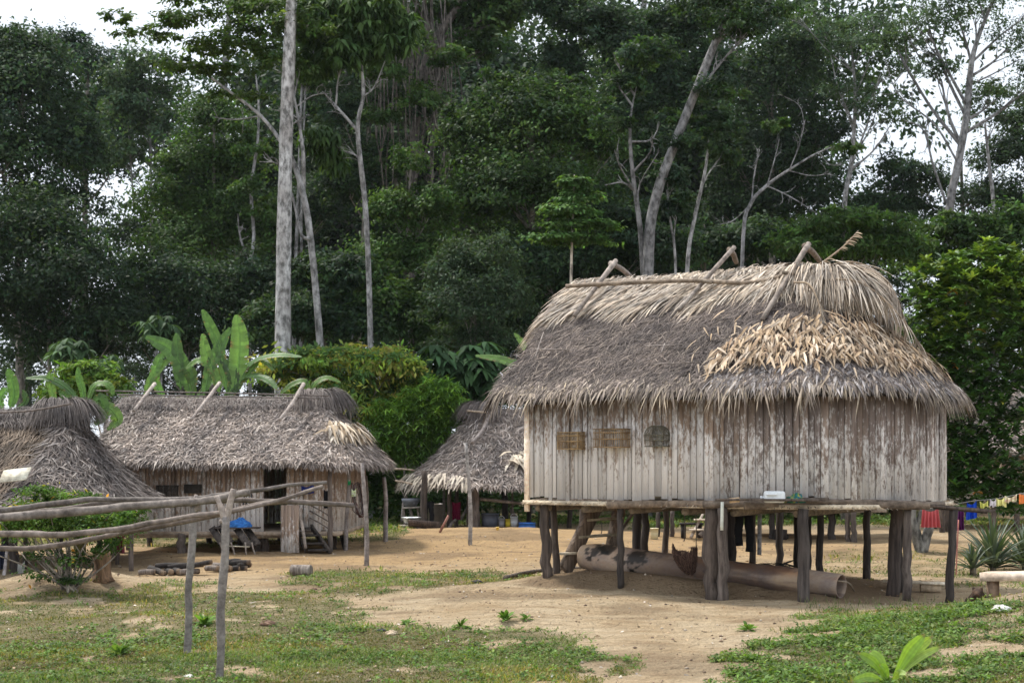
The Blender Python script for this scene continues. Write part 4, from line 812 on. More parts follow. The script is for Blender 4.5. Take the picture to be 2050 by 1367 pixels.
def cloth(name, p0, p1, h, col, label, cat, group=None, flare=.0, amp=.03, waves=4, seed=1, hem=0.0):
    gg = np.random.default_rng(seed); nu, nv = 26, 14; u, v = np.meshgrid(np.linspace(0, 1, nu), np.linspace(0, 1, nv)); p0 = A(*p0); p1 = A(*p1); d = p1 - p0; n_ = nrm(A(-d[1], d[0], 0)); uu = (u - .5) * (1 + flare * v) + .5
    off = amp * np.sin(u * waves * 6.28 + gg.uniform(0, 6)) * (.3 + v) + amp * .8 * (fbm(u * 5, v * 2, seed) - .5)
    z = -h * v * (1 + hem * (fbm(u * 4, v * 0 + seed, 3) - .5)) - .05 * np.sin(u * np.pi) * (1 - v)
    P = p0 + uu[..., None] * d + off[..., None] * n_ + z[..., None] * A(0, 0, 1)
    i = np.arange(nv - 1)[:, None] * nu + np.arange(nu - 1)[None]; f = np.stack([i, i + 1, i + nu + 1, i + nu], -1).reshape(-1, 4)
    c = np.asarray(col, float); c = c[(fbm(u * 4, v * 4, seed + 3, 3).ravel() * 3 * len(c)).astype(int) % len(c)] if c.ndim == 2 else c
    Q = P - n_ * .006
    mb = MB(); mb.add(P.reshape(-1, 3), f, c); mb.add(Q.reshape(-1, 3), f[:, ::-1], c)
    return tag(mb.build(name, M_CLOTH, None, tuple(p0), smooth=True), label, cat, group)
cloth('cloth', W(603, 972, 30.6), W(628, 968, 30.6), .2, (.02, .035, .2), 'dark blue cloth hanging in the dark doorway of the hut', 'cloth', seed=2)
cloth('bag', W(487, 986, 30.75), W(504, 982, 30.75), .26, (.06, .06, .075), 'dark bag hanging on the boards left of the doorway', 'bag', flare=.5, seed=3)
cloth('black_garment', W(648, 978, 30.5), W(658, 978, 30.5), .42, (.015, .015, .018), 'black garment hanging on the wall right of the doorway', 'garment', seed=4)
def bare_pole(px, y0, py, r, label, col=(.55, .5, .48), lean=0, Y=None, group='bare poles standing on the earth'):
    b = onG(px, py); t = A(b[0] + lean, b[1], CAMZ - (y0 - HZ) * b[1] / F); mb = MB(); n = 10; gg = np.random.default_rng(int(px)); P = spath([b - A(0, 0, .1), (b * .66 + t * .34) + A(gg.normal(0, .03), 0, 0), (b * .33 + t * .67) + A(gg.normal(0, .03), 0, 0), t], n)
    tube(mb, P, np.linspace(r, r * .7, n), 8, col, rough=.06, seed=int(px)); return tag(mb.build('pole', M_POLE, None, tuple(b), smooth=True), label, 'pole', group)
bare_pole(734, 926, 1132, .05, 'tall grey pole standing on the earth just outside the hut eave', lean=-.09)
bare_pole(772, 955, 1083, .06, 'short thick grey pole at the grass edge beyond the hut', lean=-.04)
bare_pole(692, 940, 1101, .05, 'pale pole under the hut eave carrying the green cloth', lean=.08)
bare_pole(731, 952, 1093, .04, 'thin dark pole behind the tall grey pole at the eave', (.35, .3, .27), .02)
bare_pole(941, 886, 1090, .05, 'tall bare stick pole on the orange mound before the open kitchen', (.62, .6, .58), -.1)
cloth('cloth', W(697, 960, 30.3), W(702, 958, 30.3), .12, (.02, .35, .12), 'small green cloth tied to the pale pole under the eave', 'cloth', seed=5, flare=.3)
cloth('cloth', W(704, 978, 30.2), W(713, 977, 30.2), .17, [(.7, .75, .55), (.85, .85, .8), (.5, .6, .2)], 'white and yellow cloth hanging beside the dark hammock', 'cloth', seed=6)
mb = MB(); s_ = spath([W(706, 968, 30.9), W(709, 1003, 30.9), W(717, 1028, 30.9), W(725, 1024, 31.2), W(722, 990, 31.4), W(716, 966, 31.4)], 26)
for k in range(16): tube(mb, s_ + g.normal(0, .025, 3) + g.normal(0, .008, s_.shape), .012, 4, np.array([(.12, .05, .045), (.2, .17, .15), (.07, .04, .04)][k % 3]))
tag(mb.build('hammock', M_NET, None, tuple(W(715, 1000, 31))), 'dark striped hammock slung in a loop under the hut eave', 'hammock')
p = onG(682, 1100); mb = MB(); plank(mb, p + A(.1, 0, .0), p + A(-.08, .2, .62), .22, .03, up=(-1, -.4, 0), col=(.1, .1, .1)); tag(mb.build('dark_board', M_POST, None, tuple(p)), 'black board leaning at the end of the hut beside its steps', 'board')

# ---- first hut, at the frame edge
g = np.random.default_rng(41)
r1 = Roof(A(-13.4, 28.6), R(8), 4.75, 2.5, 3.12, 1.3, 1.52, 0, k=-.25, wave=.06, seed=12)
hut1 = thing('kitchen_hut', (-10, 28.4, 0), 'low open hut with brown thatch behind the leafy bush', 'hut', 'thatched houses of the village')
roof1 = hutroof(hut1, r1, g, 9500, [(.17, .148, .14), (.22, .195, .185), (.13, .11, .1), (.29, .265, .25), (.15, .125, .115)], 13, 3000, [(.13, .115, .11), (.18, .16, .155), (.10, .085, .08)], 1.0, frontpal=PAL_BROWN, L=(.25, .5))
mb = MB(); tube(mb, spath([W(-20, 826, 27.4), W(60, 822, 27.2), W(142, 808, 27.2)], 12), .022, 6, (.35, .3, .27)); mb.build('ridge_pole', M_POLE, roof1)
mb = MB(); c = W(30, 953, 25.9); cols = []; box(mb, c + A(0, 0, .02), A(.26, -.02, .03), A(0, .14, .11), A(0, -.006, .008), (.62, .6, .5)); mb.build('roof_patch', M_WOOD, roof1)
for px, Y, r, c in [(263, 26.8, .05, GR), (28, 26.6, .09, (.4, .36, .36)), (50, 27.8, .05, DK), (235, 28.5, .04, BR), (198, 28.5, .06, DK), (120, 29.5, .07, DK), (8, 29.5, .07, DK)]: post(hut1, px, Y, r, 1.3, c)
upole(hut1, W(6, 1166, 25.9), W(14, 1100, 26.2), .035, 'prop', (.9, .85, .85))
mb = MB(); plank(mb, W(-30, 1150, 27.0), W(240, 1148, 27.0), .5, .05, col=(.2, .17, .15)); mb.build('bench_board', M_POST, hut1)
cloth('red_cloth', W(234, 1070, 27.8), W(248, 1070, 27.8), .36, (.16, .03, .045), 'dark red cloth hanging between the posts of the low hut', 'cloth', seed=12, amp=.05)
cloth('pale_bag', W(36, 1124, 26.4), W(50, 1122, 26.4), .22, (.6, .6, .57), 'pale bag hanging on the post of the low hut', 'bag', seed=13)
cloth('dark_cloth', W(-10, 1085, 26.5), W(14, 1086, 26.5), .5, (.03, .035, .06), 'dark blue cloth hanging at the edge of the low hut', 'cloth', seed=14)
def drum(px, py, r, h, col, label, cat='barrel', name='barrel', m=None):
    b = onG(px, py); mb = MB(); lathe(mb, b, [(0, 0), (r * .95, 0), (r, .02)] + [(r * (1 + .03 * (k % 2)), h * q) for k, q in enumerate(np.linspace(.1, .95, 8))] + [(r, h), (r * .93, h), (r * .9, h - .06), (0, h - .06)], 22, col); return tag(mb.build(name, m or M_PLASTIC, None, tuple(b)), label, cat)
drum(224, 1120, .16, .42, (.12, .09, .06), 'brown barrel standing in the shade of the low hut')
b = onG(203, 1158); mb = MB(); n = 10; lathe(mb, b - A(0, 0, .05), [(0, 0), (.2, 0), (.15, .1), (.13, .25), (.16, .42), (.12, .52), (0, .5)], 14, (1.0, .66, .4)); v = mb.v[-1]; mb.v[-1] = v + (np.stack([fbm(v[:, 2] * 5 + v[:, 0] * 9, v[:, 1] * 9, 3), fbm(v[:, 2] * 5, v[:, 0] * 9, 4), fbm(v[:, 0] * 9, v[:, 1] * 9, 6)], -1) - .5) * .14
tag(mb.build('tree_stump', M_POST, None, tuple(b)), 'orange brown split stump at the foot of the leafy bush', 'stump')

# ---- third hut: open kitchen
g = np.random.default_rng(51)
r3 = Roof(A(-1.0, 42.4), R(-2), 4.2, 2.7, 3.6, 1.38, 0, 2.15, k=-.22, wave=.1, seed=15)
hut3 = thing('open_kitchen', (1, 42, gz(1, 42)), 'open sided thatched kitchen on posts behind the orange mound', 'hut', 'thatched houses of the village')
roof3 = hutroof(hut3, r3, g, 12000, PAL_OLD, 13, 1500, [(.2, .17, .16), (.26, .23, .215), (.15, .125, .115)], 1.25, only=(0, 3), pale=.58, L=(.28, .5))
mb = MB(); r3.lay(mb, g, 60, .55, .72, (.4, .6), (.07, .1), [(.75, .68, .56), (.65, .56, .44)], only=(0,), arange=(.2, .42), lift=(.5, .15), bend=.5, lean=(.2, .5), off=.1); mb.build('leaf_patch', M_THATCH, roof3); mb = MB(); r3.lay(mb, g, 150, .93, .98, (.35, .5), (.05, .08), [(.6, .54, .45), (.5, .44, .36)], only=(3,), arange=(.45, .95), lift=(.1, .1), droop=.3, lean=(0, .3), off=.1); mb.build('leaf_patch', M_THATCH, roof3)
mb = MB(); tube(mb, spath([W(978, 812, 41.6), W(977, 835, 41.3), W(966, 862, 40.8), W(945, 886, 40.2)], 14), .055, 8, (.4, .35, .33)); mb.build('ridge_pole', M_POLE, roof3, smooth=True)
for a, b in [((790, 938, 41.5), (830, 941, 41.3)), ((792, 962, 40.5), (825, 968, 40.2)), ((935, 822, 42), (985, 826, 41.6))]: upole(roof3, W(*a), W(*b), .03, 'rafter_end', (.8, .65, .5))
for px, Y, r, c in [(849, 39.9, .1, BR), (899, 40.4, .075, BR), (940, 40.3, .08, BR), (952, 40.0, .12, GR), (914, 41.5, .06, BR), (845, 43.5, .06, DK), (1010, 43, .1, DK), (1060, 43.5, .08, DK), (1100, 41, .08, DK), (1026, 40.5, .03, GR), (1140, 43, .08, BR)]: post(hut3, px, Y, r, 1.75, c)
upole(hut3, W(955, 998, 40.1), W(1075, 1010, 40.3), .05, 'beam', (.45, .38, .32)); upole(hut3, W(895, 1066, 40.0), W(912, 1040, 40.3), .05, 'brace', (.35, .3, .26)); upole(hut3, W(1023, 1018, 40.6), W(1048, 1052, 40.4), .06, 'brace', (.25, .22, .2))
mb = MB(); plank(mb, W(955, 1056, 40.3), W(1085, 1060, 40.3), .5, .05, col=(.3, .26, .23)); mb.build('bench_board', M_POST, hut3)
def vessel(px, py, r, h, flare, col, label, cat, name, m=M_PLASTIC, Y=None, handle=False, group=None):
    b = onG(px, py) if Y is None else W(px, py, Y); root = thing(name, b, label, cat, group); mb = MB()
    lathe(mb, b, [(0, 0), (r * (1 - flare), 0), (r * (1 - flare * .3), h * .5), (r, h), (r * 1.07, h), (r * 1.05, h + .015), (r * .95, h), (r * (1 - flare * .35), h * .5), (r * (1 - flare) * .95, .02), (0, .02)], 26, col); mb.build('body', m, root, smooth=True)
    if handle:
        mb = MB(); a = np.linspace(0, np.pi, 12); tube(mb, np.stack([b[0] + r * np.cos(a), np.full(12, b[1]), b[2] + h - .02 + np.sin(a) * r * 1.1], -1), .008, 5, (.5, .5, .5)); mb.build('handle', m, root)
    return root
vessel(823, 1048, .26, .17, .45, (.75, .77, .78), 'shiny aluminium bowl on a low stand at the kitchen corner', 'bowl', 'bowl', M_METAL, Y=39.4)
mb = MB(); c = W(823, 1049, 39.4)
for s in (-1, 0, 1): plank(mb, c + A(-.35, s * .12, -.03), c + A(.35, s * .12, -.04), .09, .02, col=(.6, .55, .48))
root = thing('bowl_stand', (c[0], c[1], gz(c[0], c[1])), 'low slatted stand of grey sticks under the aluminium bowl', 'stand'); mb.build('shelf', M_WOOD, root)
for sx in (-1, 1):
    for sy in (-1, 1): 
        q = c + A(sx * .25, sy * .12, -.05); upole(root, A(q[0], q[1], gz(q[0], q[1]) - .03), q, .02, 'leg')
c = W(822, 1003, 40.6); root = thing('wash_basin', (c[0], c[1], gz(c[0], c[1])), 'dark basin on a tall rough stand beside the open kitchen', 'basin'); mb = MB(); lathe(mb, c, [(0, -.16), (.16, -.14), (.25, .0), (.26, .08), (.24, .08), (.2, -.06), (0, -.1)], 20, (.16, .17, .2)); mb.build('body', M_PLASTIC, root, smooth=True)
mb = MB(); plank(mb, c + A(-.22, 0, -.19), c + A(.42, 0, -.16), .3, .04, col=(.6, .55, .5)); mb.build('shelf', M_WOOD, root)
for sx in (-.2, .2): upole(root, A(c[0] + sx, c[1], gz(c[0], c[1])), c + A(sx, 0, -.2), .035, 'leg')
upole(root, W(805, 1045, 40.6), W(808, 998, 40.6), .04, 'leg', (.5, .45, .42))
drum(874, 1050, .26, .66, (.2, .16, .12), 'rusty brown barrel in the shade of the open kitchen')
trousers(858, 1004, 1052, 40.2, .3, 'black trousers hanging at the corner post of the open kitchen', (.02, .02, .022))
cloth('red_cloth', W(905, 1004, 40.6), W(922, 1003, 40.6), .52, (.25, .02, .07), 'red cloth hanging from the beam of the open kitchen', 'cloth', seed=21, amp=.06)
vessel(981, 1054, .25, .36, .12, (.10, .115, .15), 'big dark blue grey plastic tub on the kitchen bench', 'tub', 'tub', Y=40.2)
vessel(1004, 1054, .09, .22, .1, (.3, .3, .32), 'small dull grey bucket next to the dark tub', 'bucket', 'bucket', Y=40.1, handle=True)
vessel(1017, 1054, .075, .2, .02, (.65, .5, .05), 'yellow tin standing between two buckets on the bench', 'tin', 'tin', Y=40.1)
vessel(1029, 1054, .105, .27, .12, (.6, .63, .66), 'pale translucent bucket beside the yellow tin', 'bucket', 'bucket', Y=40.1, handle=True)
vessel(1055, 1062, .23, .21, -.12, (.04, .17, .55), 'bright blue plastic washtub at the end of the bench', 'tub', 'tub', Y=39.6)
vessel(996, 1061, .04, .07, .2, (.75, .5, .08), 'little yellow cup on the ground below the bench', 'cup', 'cup')
# dug-out trough
a = W(817, 1068, 38.9); b = W(882, 1060, 39.6); a[2] = gz(a[0], a[1]); b[2] = gz(b[0], b[1]); n = 14; mb = MB(); V = []
for q in np.linspace(0, 1, n):
    c = a * (1 - q) + b * q; wv = .2 * math.sin(math.pi * (.12 + .88 * q) ** .8) + .03; hh = .22 + .06 * (1 - q)
    for t_ in np.linspace(0, np.pi, 9): V.append(c + A(0.1, -1, 0) * math.cos(t_) * wv + A(0, 0, hh - .2 * math.sin(t_) - .0))
    for t_ in np.linspace(np.pi, 0, 9): V.append(c + A(0.1, -1, 0) * math.cos(t_) * wv * .82 + A(0, 0, hh - .16 * math.sin(t_) + .002))
k = 18; i = np.arange(n - 1)[:, None] * k; j = np.arange(k)[None]; j2 = (j + 1) % k
mb.add(np.array(V), [np.stack([i + j, i + j2, i + k + j2, i + k + j], -1).reshape(-1, 4), np.arange(k)[None, ::-1], (np.arange(k) + (n - 1) * k)[None]], (.5, .4, .34)); tag(mb.build('trough', M_POST, None, tuple(a)), 'dug out wooden trough on the earth at the kitchen corner', 'trough')
p = onG(880, 1066); mb = MB(); plank(mb, p, p + A(.22, .1, .42), .16, .03, up=(-1, .2, .4), col=(.4, .2, .16)); tag(mb.build('reddish_board', M_WOOD, None, tuple(p)), 'reddish board leaning on a post of the open kitchen', 'board')
c = W(902, 856, 43.6); mb = MB(); root = thing('metal_sheet_rack', (c[0], c[1], c[2] - .3), 'white corrugated sheet on a leaning support beside the kitchen roof', 'sheet rack')
for k in range(7): box(mb, c + A(0, -.3 + k * .1, .02 * (k % 2)), A(.36, -.02, -.02), A(0, .06, .015 * (1 if k % 2 else -1)), A(0, 0, .004), (.75, .78, .82))
mb.build('sheet', M_METAL, root); mb = MB(); plank(mb, c + A(-.1, 0, -.05), c + A(-.25, 0, -.9), .2, .03, up=(0, 1, 0), col=(.7, .74, .8)); mb.build('support', M_METAL, root); mb = MB(); z0_ = gz(c[0], c[1]); tube(mb, np.array([A(c[0] - .2, c[1], z0_), A(c[0] - .2, c[1], c[2] - .6)]), .04, 8, (.5, .45, .4)); mb.build('pole', M_POLE, root)

# ---- two more houses beyond
def far_house(O, th, L, Re, zr, ze, fl, label, seed, posts, whole=True):
    g = np.random.default_rng(seed); r = Roof(O, th, L, Re, zr, ze, 0, 0, k=-.1, wave=.07, seed=seed); root = thing('stilt_hut', (O[0] + L / 2, O[1], 0), label, 'hut', 'thatched houses of the village'); hutroof(root, r, g, 6000, PAL_OLD, 11, 900, PAL_OLD, 1.5, only=(0,), L=(.3, .5))
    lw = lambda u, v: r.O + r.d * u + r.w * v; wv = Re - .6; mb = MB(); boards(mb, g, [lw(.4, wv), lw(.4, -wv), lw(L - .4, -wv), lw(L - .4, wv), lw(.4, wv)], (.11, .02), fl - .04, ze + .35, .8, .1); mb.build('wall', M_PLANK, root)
    mb = MB(); box(mb, A(*lw(L / 2, 0), fl - .07), A(*r.d, 0) * (L / 2 - .3), A(*r.w, 0) * (wv + .1), A(0, 0, .05), (.4, .33, .26)); mb.build('floor_deck', M_WOOD, root)
    for px, Y, rr, c in posts: post(root, px, Y, rr, fl - .07, c)
    return root
hut5 = far_house(A(4.6, 38.0), R(0), 5.2, 2.4, 3.9, 2.2, .86, 'dark stilt hut seen only as posts below the big house', 61, [(1334, 35.6, .07, GR), (1346, 35.9, .06, GR), (1318, 35.8, .06, DK), (1563, 36.6, .08, DK), (1546, 36.3, .08, DK), (1664, 36.4, .1, DK), (1697, 35.6, .07, GR), (1709, 35.5, .08, GR), (1455, 36.5, .08, BR), (1500, 36.5, .07, BR)])
for a, b in [((1383, 1076, 34.8), (1412, 1020, 35.6)), ((1420, 1076, 34.6), (1436, 1035, 35.4))]: upole(hut5, W(*a), W(*b), .04, 'stair_stringer', (.75, .65, .55))
mb = MB(); plank(mb, W(1390, 1040, 35.2), W(1432, 1040, 35.2), .2, .04, col=(.6, .52, .42)); mb.build('step', M_WOOD, hut5); mb = MB(); plank(mb, W(1380, 1060, 34.9), W(1425, 1060, 34.9), .2, .04, col=(.6, .52, .42)); mb.build('step', M_WOOD, hut5)
mb = MB(); plank(mb, W(1405, 1074, 34.7), W(1442, 1038, 35.3), .22, .05, up=(0, -1, .5), col=(.55, .45, .37)); mb.build('stair_board', M_POST, hut5)
hut4 = far_house(A(12.9, 43), R(-3), 5.0, 2.6, 4.4, 2.35, .9, 'stilt hut mostly hidden behind the glossy leaved tree', 62, [(1886, 40.5, .08, BR), (1896, 40.7, .09, BR), (1990, 40.6, .09, BR), (2035, 40.6, .09, BR), (1870, 42.5, .08, DK)])
p = onG(1385, 1078); root = thing('low_table', p, 'small dark table on the earth beside the far ladder', 'table'); c = W(1384, 1048, p[1]); mb = MB(); plank(mb, c - A(.28, 0, 0), c + A(.28, 0, 0), .35, .05, col=(.1, .085, .075)); mb.build('table_top', M_POST, root)
for sx in (-.2, .2): mb = MB(); box(mb, A(c[0] + sx, c[1], (c[2] + p[2]) / 2), A(.05, 0, 0), A(0, .12, 0), A(0, 0, (c[2] - p[2]) / 2 - .024), (.14, .12, .1)); mb.build('leg', M_POST, root)
vessel(1310, 1079, .10, .26, .15, (.62, .56, .36), 'yellowed plastic jug on the earth by a slanting post', 'jug', 'jug')
p = onG(1562, 1080); mb = MB(); box(mb, p + A(0, 0, .13), A(.13, .03, 0), A(-.03, .12, 0), A(0, 0, .13), (.12, .085, .065)); tag(mb.build('wood_stool', M_POST, None, tuple(p)), 'dark block stool beside the far hut posts', 'stool')
p = onG(1587, 1078); root = thing('low_bench', p, 'tiny low bench on the earth near the dark block stool', 'bench'); mb = MB(); plank(mb, p + A(-.17, 0, .11), p + A(.17, 0, .11), .15, .03, col=(.25, .2, .16)); mb.build('seat', M_POST, root)
for sx in (-.14, .14): mb = MB(); box(mb, p + A(sx, 0, .045), A(.02, 0, 0), A(0, .06, 0), A(0, 0, .05), (.2, .16, .13)); mb.build('leg', M_POST, root)

# ------------------------------------------------------------------ pole rack
g = np.random.default_rng(71)
rack = 'poles laid on the forked rack'
def fork(px0, y_f, px1, base_py, r, prongs, label):
    b = onG(px1, base_py); Y = b[1]; root = thing('forked_post', b, label, 'post', 'forked posts of the pole rack'); f = W(px0, y_f, Y); mb = MB(); n = 16; P = spath([b - A(0, 0, .15), b * .78 + f * .22 + A(.012, 0, 0), b * .55 + f * .45 - A(.009, 0, 0), b * .25 + f * .75 + A(.008, 0, 0), f], n); tube(mb, P, np.linspace(r * .95, r, n), 10, (.44, .41, .385), rough=.14, seed=int(px0)); mb.build('stem', M_POLE, root, smooth=True)
    for (px, py, k) in prongs: mb = MB(); tube(mb, spath([f - A(0, 0, .06), (f + W(px, py, Y)) / 2 + A(0, 0, -.015), W(px, py, Y)], 7), np.linspace(r * .85, r * k, 7), 9, (.66, .58, .52), rough=.07, seed=int(px)); mb.build('prong', M_POLE, root, smooth=True)
    return root
fork(452, 1034, 437, 1357, .042, [(468, 979, .7), (433, 992, .55), (440, 1045, .45)], 'pale forked post standing in the grass, nearer of the rack pair')
fork(388, 1010, 373, 1308, .042, [(393, 990, .4), (402, 1016, .9), (378, 998, .5)], 'bark covered forked post in the grass, farther of the rack pair')
def rackpole(pts, r0, r1, label, c=(.30, .265, .24)):
    mb = MB(); P = spath([W(*p) for p in pts], 40); P = P + np.stack([0 * P[:, 0], 0 * P[:, 0], (fbm(P[:, 0] * 1.6, P[:, 1] + r0 * 300, 7, 3) - .5) * .07], -1); tube(mb, P, np.linspace(r0, r1, 40), 10, c, rough=.09, seed=int(pts[-1][0])); tag(mb.build('rack_pole', M_POLE, None, tuple(P[0]), smooth=True), label, 'pole', rack)
rackpole([(-160, 1034, 15.2), (0, 1022, 15.5), (120, 1009, 15.6), (190, 999, 15.7), (300, 999, 15.7), (410, 994, 15.75), (520, 981, 15.9), (654, 965, 16.2)], .04, .02, 'topmost rack pole ending in a thin tip before the doorway')
rackpole([(-160, 1052, 15.0), (0, 1037, 15.3), (150, 1025, 15.5), (300, 1010, 15.6), (400, 1002, 15.65), (475, 986, 15.7), (500, 984, 15.7)], .05, .04, 'thickest pale rack pole, laid just under the topmost one', (.40, .35, .315))
rackpole([(-160, 1040, 15.9), (30, 1030, 15.9), (160, 1014, 16.0), (260, 1005, 16.1), (420, 1003, 16.1), (560, 1003, 16.1), (640, 1006, 16.2), (708, 1013, 16.3)], .034, .03, 'level rack pole reaching farthest out past the others', (.3, .25, .22))
rackpole([(-160, 1074, 13.6), (0, 1070, 13.9), (150, 1064, 14.0), (240, 1056, 14.05), (310, 1043, 14.1), (410, 1030, 14.12), (470, 1019, 14.15), (560, 998, 14.3), (646, 972, 14.5)], .037, .02, 'long bent rack pole resting in the fork of the pale post', (.38, .32, .28))
rackpole([(-160, 1100, 13.8), (0, 1096, 14.0), (80, 1095, 14.1), (200, 1074, 14.2), (280, 1058, 14.25), (420, 1035, 14.3), (500, 1015, 14.3), (575, 1001, 14.4)], .027, .029, 'lowest rack pole, curving up under the long bent one', (.34, .28, .24))

# ------------------------------------------------------------------ firewood, drum log, washing, dog
def firewood(cx, cy, spec, label, grp):
    for k, (dx, dy, dz, ln, r, ang, el, col, lab) in enumerate(spec):
        b = onG(cx, cy); p = b + A(dx, dy, dz + r); d = A(math.cos(ang) * math.cos(el), math.sin(ang) * math.cos(el), math.sin(el)) * ln / 2
        mb = MB(); tube(mb, spath([p - d, p + A(0, 0, .01), p + d], 6), r, 9, col, rough=.08, seed=k + int(cx)); q = mb.v[-1]; cc = np.tile(np.asarray(col, float), (len(q), 1)); cc[-9:] = (1.1, .85, .6); mb.c[-1] = cc
        tag(mb.build('firewood_log', M_POST, None, tuple(p)), label if not lab else lab, 'log', grp)
BK, WH = (.14, .12, .11), (.85, .78, .72)
firewood(345, 1150, [(-.30, .1, .0, .62, .06, -.9, -.12, BK, None), (-.45, -.05, 0, .3, .05, .3, 0, WH, None), (-.08, .05, 0, .45, .055, -1.1, .02, BK, None), (.05, .02, .0, .4, .06, -.9, 0, BK, None), (.12, .12, .1, .45, .05, .25, .1, BK, None), (.3, .0, 0, .4, .055, .7, 0, WH, None), (.28, .15, .1, .5, .05, .2, .12, BK, None), (-.1, .18, .1, .5, .05, .05, .02, BK, None), (.5, .12, .14, .4, .045, .35, .2, BK, None)], 'charred log in the firewood pile beside the low hut', 'charred firewood left of the rack posts')
firewood(455, 1143, [(-.27, -.05, 0, .3, .055, -.5, 0, WH, None), (-.1, .0, .02, .55, .06, -.8, -.05, WH, None), (.1, .1, 0, .4, .055, -.6, 0, BK, None), (.2, .0, 0, .35, .05, .2, 0, BK, None), (.22, .08, .1, .4, .05, .0, .05, BK, None), (.3, .1, .05, .3, .055, 1.0, 0, BK, None), (.08, .12, .12, .3, .05, .5, .05, BK, None)], 'split log in the firewood pile behind the forked post', 'firewood right of the rack post')
b = onG(604, 1152); mb = MB(); dr = nrm(A(1, -.25, 0)); lathe_axis(mb, b + A(-.19, .05, .095), dr, [(0, 0), (.09, 0), (.1, .012), (.098, .12), (.102, .2), (.1, .36), (.095, .372), (.05, .37), (0, .368)], 24, (1.15, 1.1, 1.02)); root = thing('log_stool', b, 'short pale cut log lying alone on the earth', 'log'); mb.build('trunk', M_POST, root)
# washing line
g = np.random.default_rng(81)
lp = [W(1868, 1018, 25.2), W(1945, 1003, 25.0), W(2000, 997, 24.8), W(2100, 975, 24.4)]; mb = MB(); tube(mb, spath(lp, 30), .006, 5, (.25, .25, .25)); tag(mb.build('washing_line', M_NET, None, tuple(lp[0])), 'thin line strung with bright small clothes', 'washing line')
wl = 'small clothes on the washing line'
cloth('skirt', W(1846, 1018, 25.3), W(1878, 1018, 25.3), .33, (.72, .16, .17), 'coral red pleated skirt hanging beneath the outrigger plank', 'skirt', wl, .25, .035, 5, 31)
cloth('shawl', W(1914, 1014, 25.0), W(1930, 1012, 25.0), .42, (.16, .03, .16), 'dark purple shawl hanging behind the leaning house prop', 'shawl', wl, 0, .05, 3, 32)
cloth('shorts', W(1936, 1006, 25.0), W(1955, 1002, 25.0), .30, (.01, .07, .55), 'bright blue shorts pegged beside the purple shawl', 'shorts', wl, .15, .03, 2, 33)
cloth('baby_pants', W(1962, 1003, 24.9), W(1978, 1001, 24.9), .12, (.72, .74, .2), 'yellow green baby pants next to the blue shorts', 'pants', wl, 0, .02, 2, 34, .6)
cloth('vest', W(1982, 998, 24.8), W(1995, 997, 24.8), .14, (.8, .76, .82), 'white child vest between two yellow garments', 'vest', wl, 0, .02, 2, 35, .7)
cloth('yellow_shirt', W(1994, 996, 24.8), W(2014, 992, 24.7), .17, (.78, .76, .3), 'pale yellow shirt hanging next to the white vest', 'shirt', wl, 0, .03, 2, 36, .6)
cloth('cream_shirt', W(2012, 992, 24.7), W(2036, 988, 24.6), .14, [(.85, .8, .55), (.8, .5, .4), (.85, .82, .6)], 'cream shirt with reddish pattern pegged near the orange cloth', 'shirt', wl, 0, .03, 3, 37, .8)
cloth('orange_cloth', W(2040, 988, 24.6), W(2075, 982, 24.5), .18, (.85, .25, .07), 'orange cloth at the frame edge of the washing line', 'cloth', wl, 0, .03, 2, 38)
mb = MB(); tube(mb, spath([W(1919, 1040, 24.6), W(1916, 1100, 24.6), W(1914, 1150, 24.6)], 8), .012, 5, (.6, .25, .2)); tag(mb.build('hanging_strap', M_NET, None, tuple(W(1917, 1060, 24.6))), 'thin faded red strap dangling behind the leaning prop', 'strap')
# dog lying behind the bank
p = W(1957, 1189, 19.0); zg = gz(p[0], p[1] + .25)
dm = bpy.data.meshes.new('dog'); dv = [(0, .55, .0), (0, .35, .02), (0, .16, .06), (0, .05, .13), (0, -.02, .155), (0, -.07, .14), (0, -.12, .125), (0, .78, -.02), (.1, .95, -.05), (.06, .1, .0), (.07, -.05, -.06), (-.06, .1, .0), (-.07, -.05, -.06), (.11, .6, -.02), (.14, .45, -.06), (-.11, .6, -.02), (-.14, .45, -.06), (.045, .0, .2), (.062, -.01, .225), (-.045, .0, .2), (-.062, -.01, .225)]
de = [(0, 1), (1, 2), (2, 3), (3, 4), (4, 5), (5, 6), (0, 7), (7, 8), (2, 9), (9, 10), (2, 11), (11, 12), (0, 13), (13, 14), (0, 15), (15, 16), (4, 17), (17, 18), (4, 19), (19, 20)]
dr_ = [.11, .115, .1, .075, .075, .045, .03, .03, .018, .04, .03, .04, .03, .06, .035, .06, .035, .028, .015, .028, .015]
base = A(p[0], p[1], CAMZ - (1189 - HZ) * p[1] / F - .13)
dm.from_pydata([tuple(np.array(q)) for q in dv], de, []); dog = bpy.data.objects.new('dog', dm); COL.objects.link(dog); dog.location = tuple(base); dog.rotation_euler = (0, 0, R(-19))
sk = dog.modifiers.new('skin', 'SKIN'); dog.modifiers.new('sub', 'SUBSURF').levels = 1; dog.modifiers['sub'].render_levels = 2
if not dm.skin_vertices: 
    bm = bmesh.new(); bm.from_mesh(dm); bm.verts.layers.skin.verify(); bm.to_mesh(dm); bm.free()
for q, r in zip(dm.skin_vertices[0].data, dr_): q.radius = (r, r)
dm.skin_vertices[0].data[0].use_root = True
def _fur(h):
    n = h.noise(12, h.coord((1, 1, 1)), 4); c = h.mix(h.ramp(n, .35, .65), (.022, .013, .009), (.085, .045, .025)); p = h.node('ShaderNodeBsdfPrincipled', Base__Color=c, Roughness=.9, Normal=h.bump(h.noise(90, h.coord((1, 1, 1)), 3), .6, .01)); h.out(p.outputs[0])
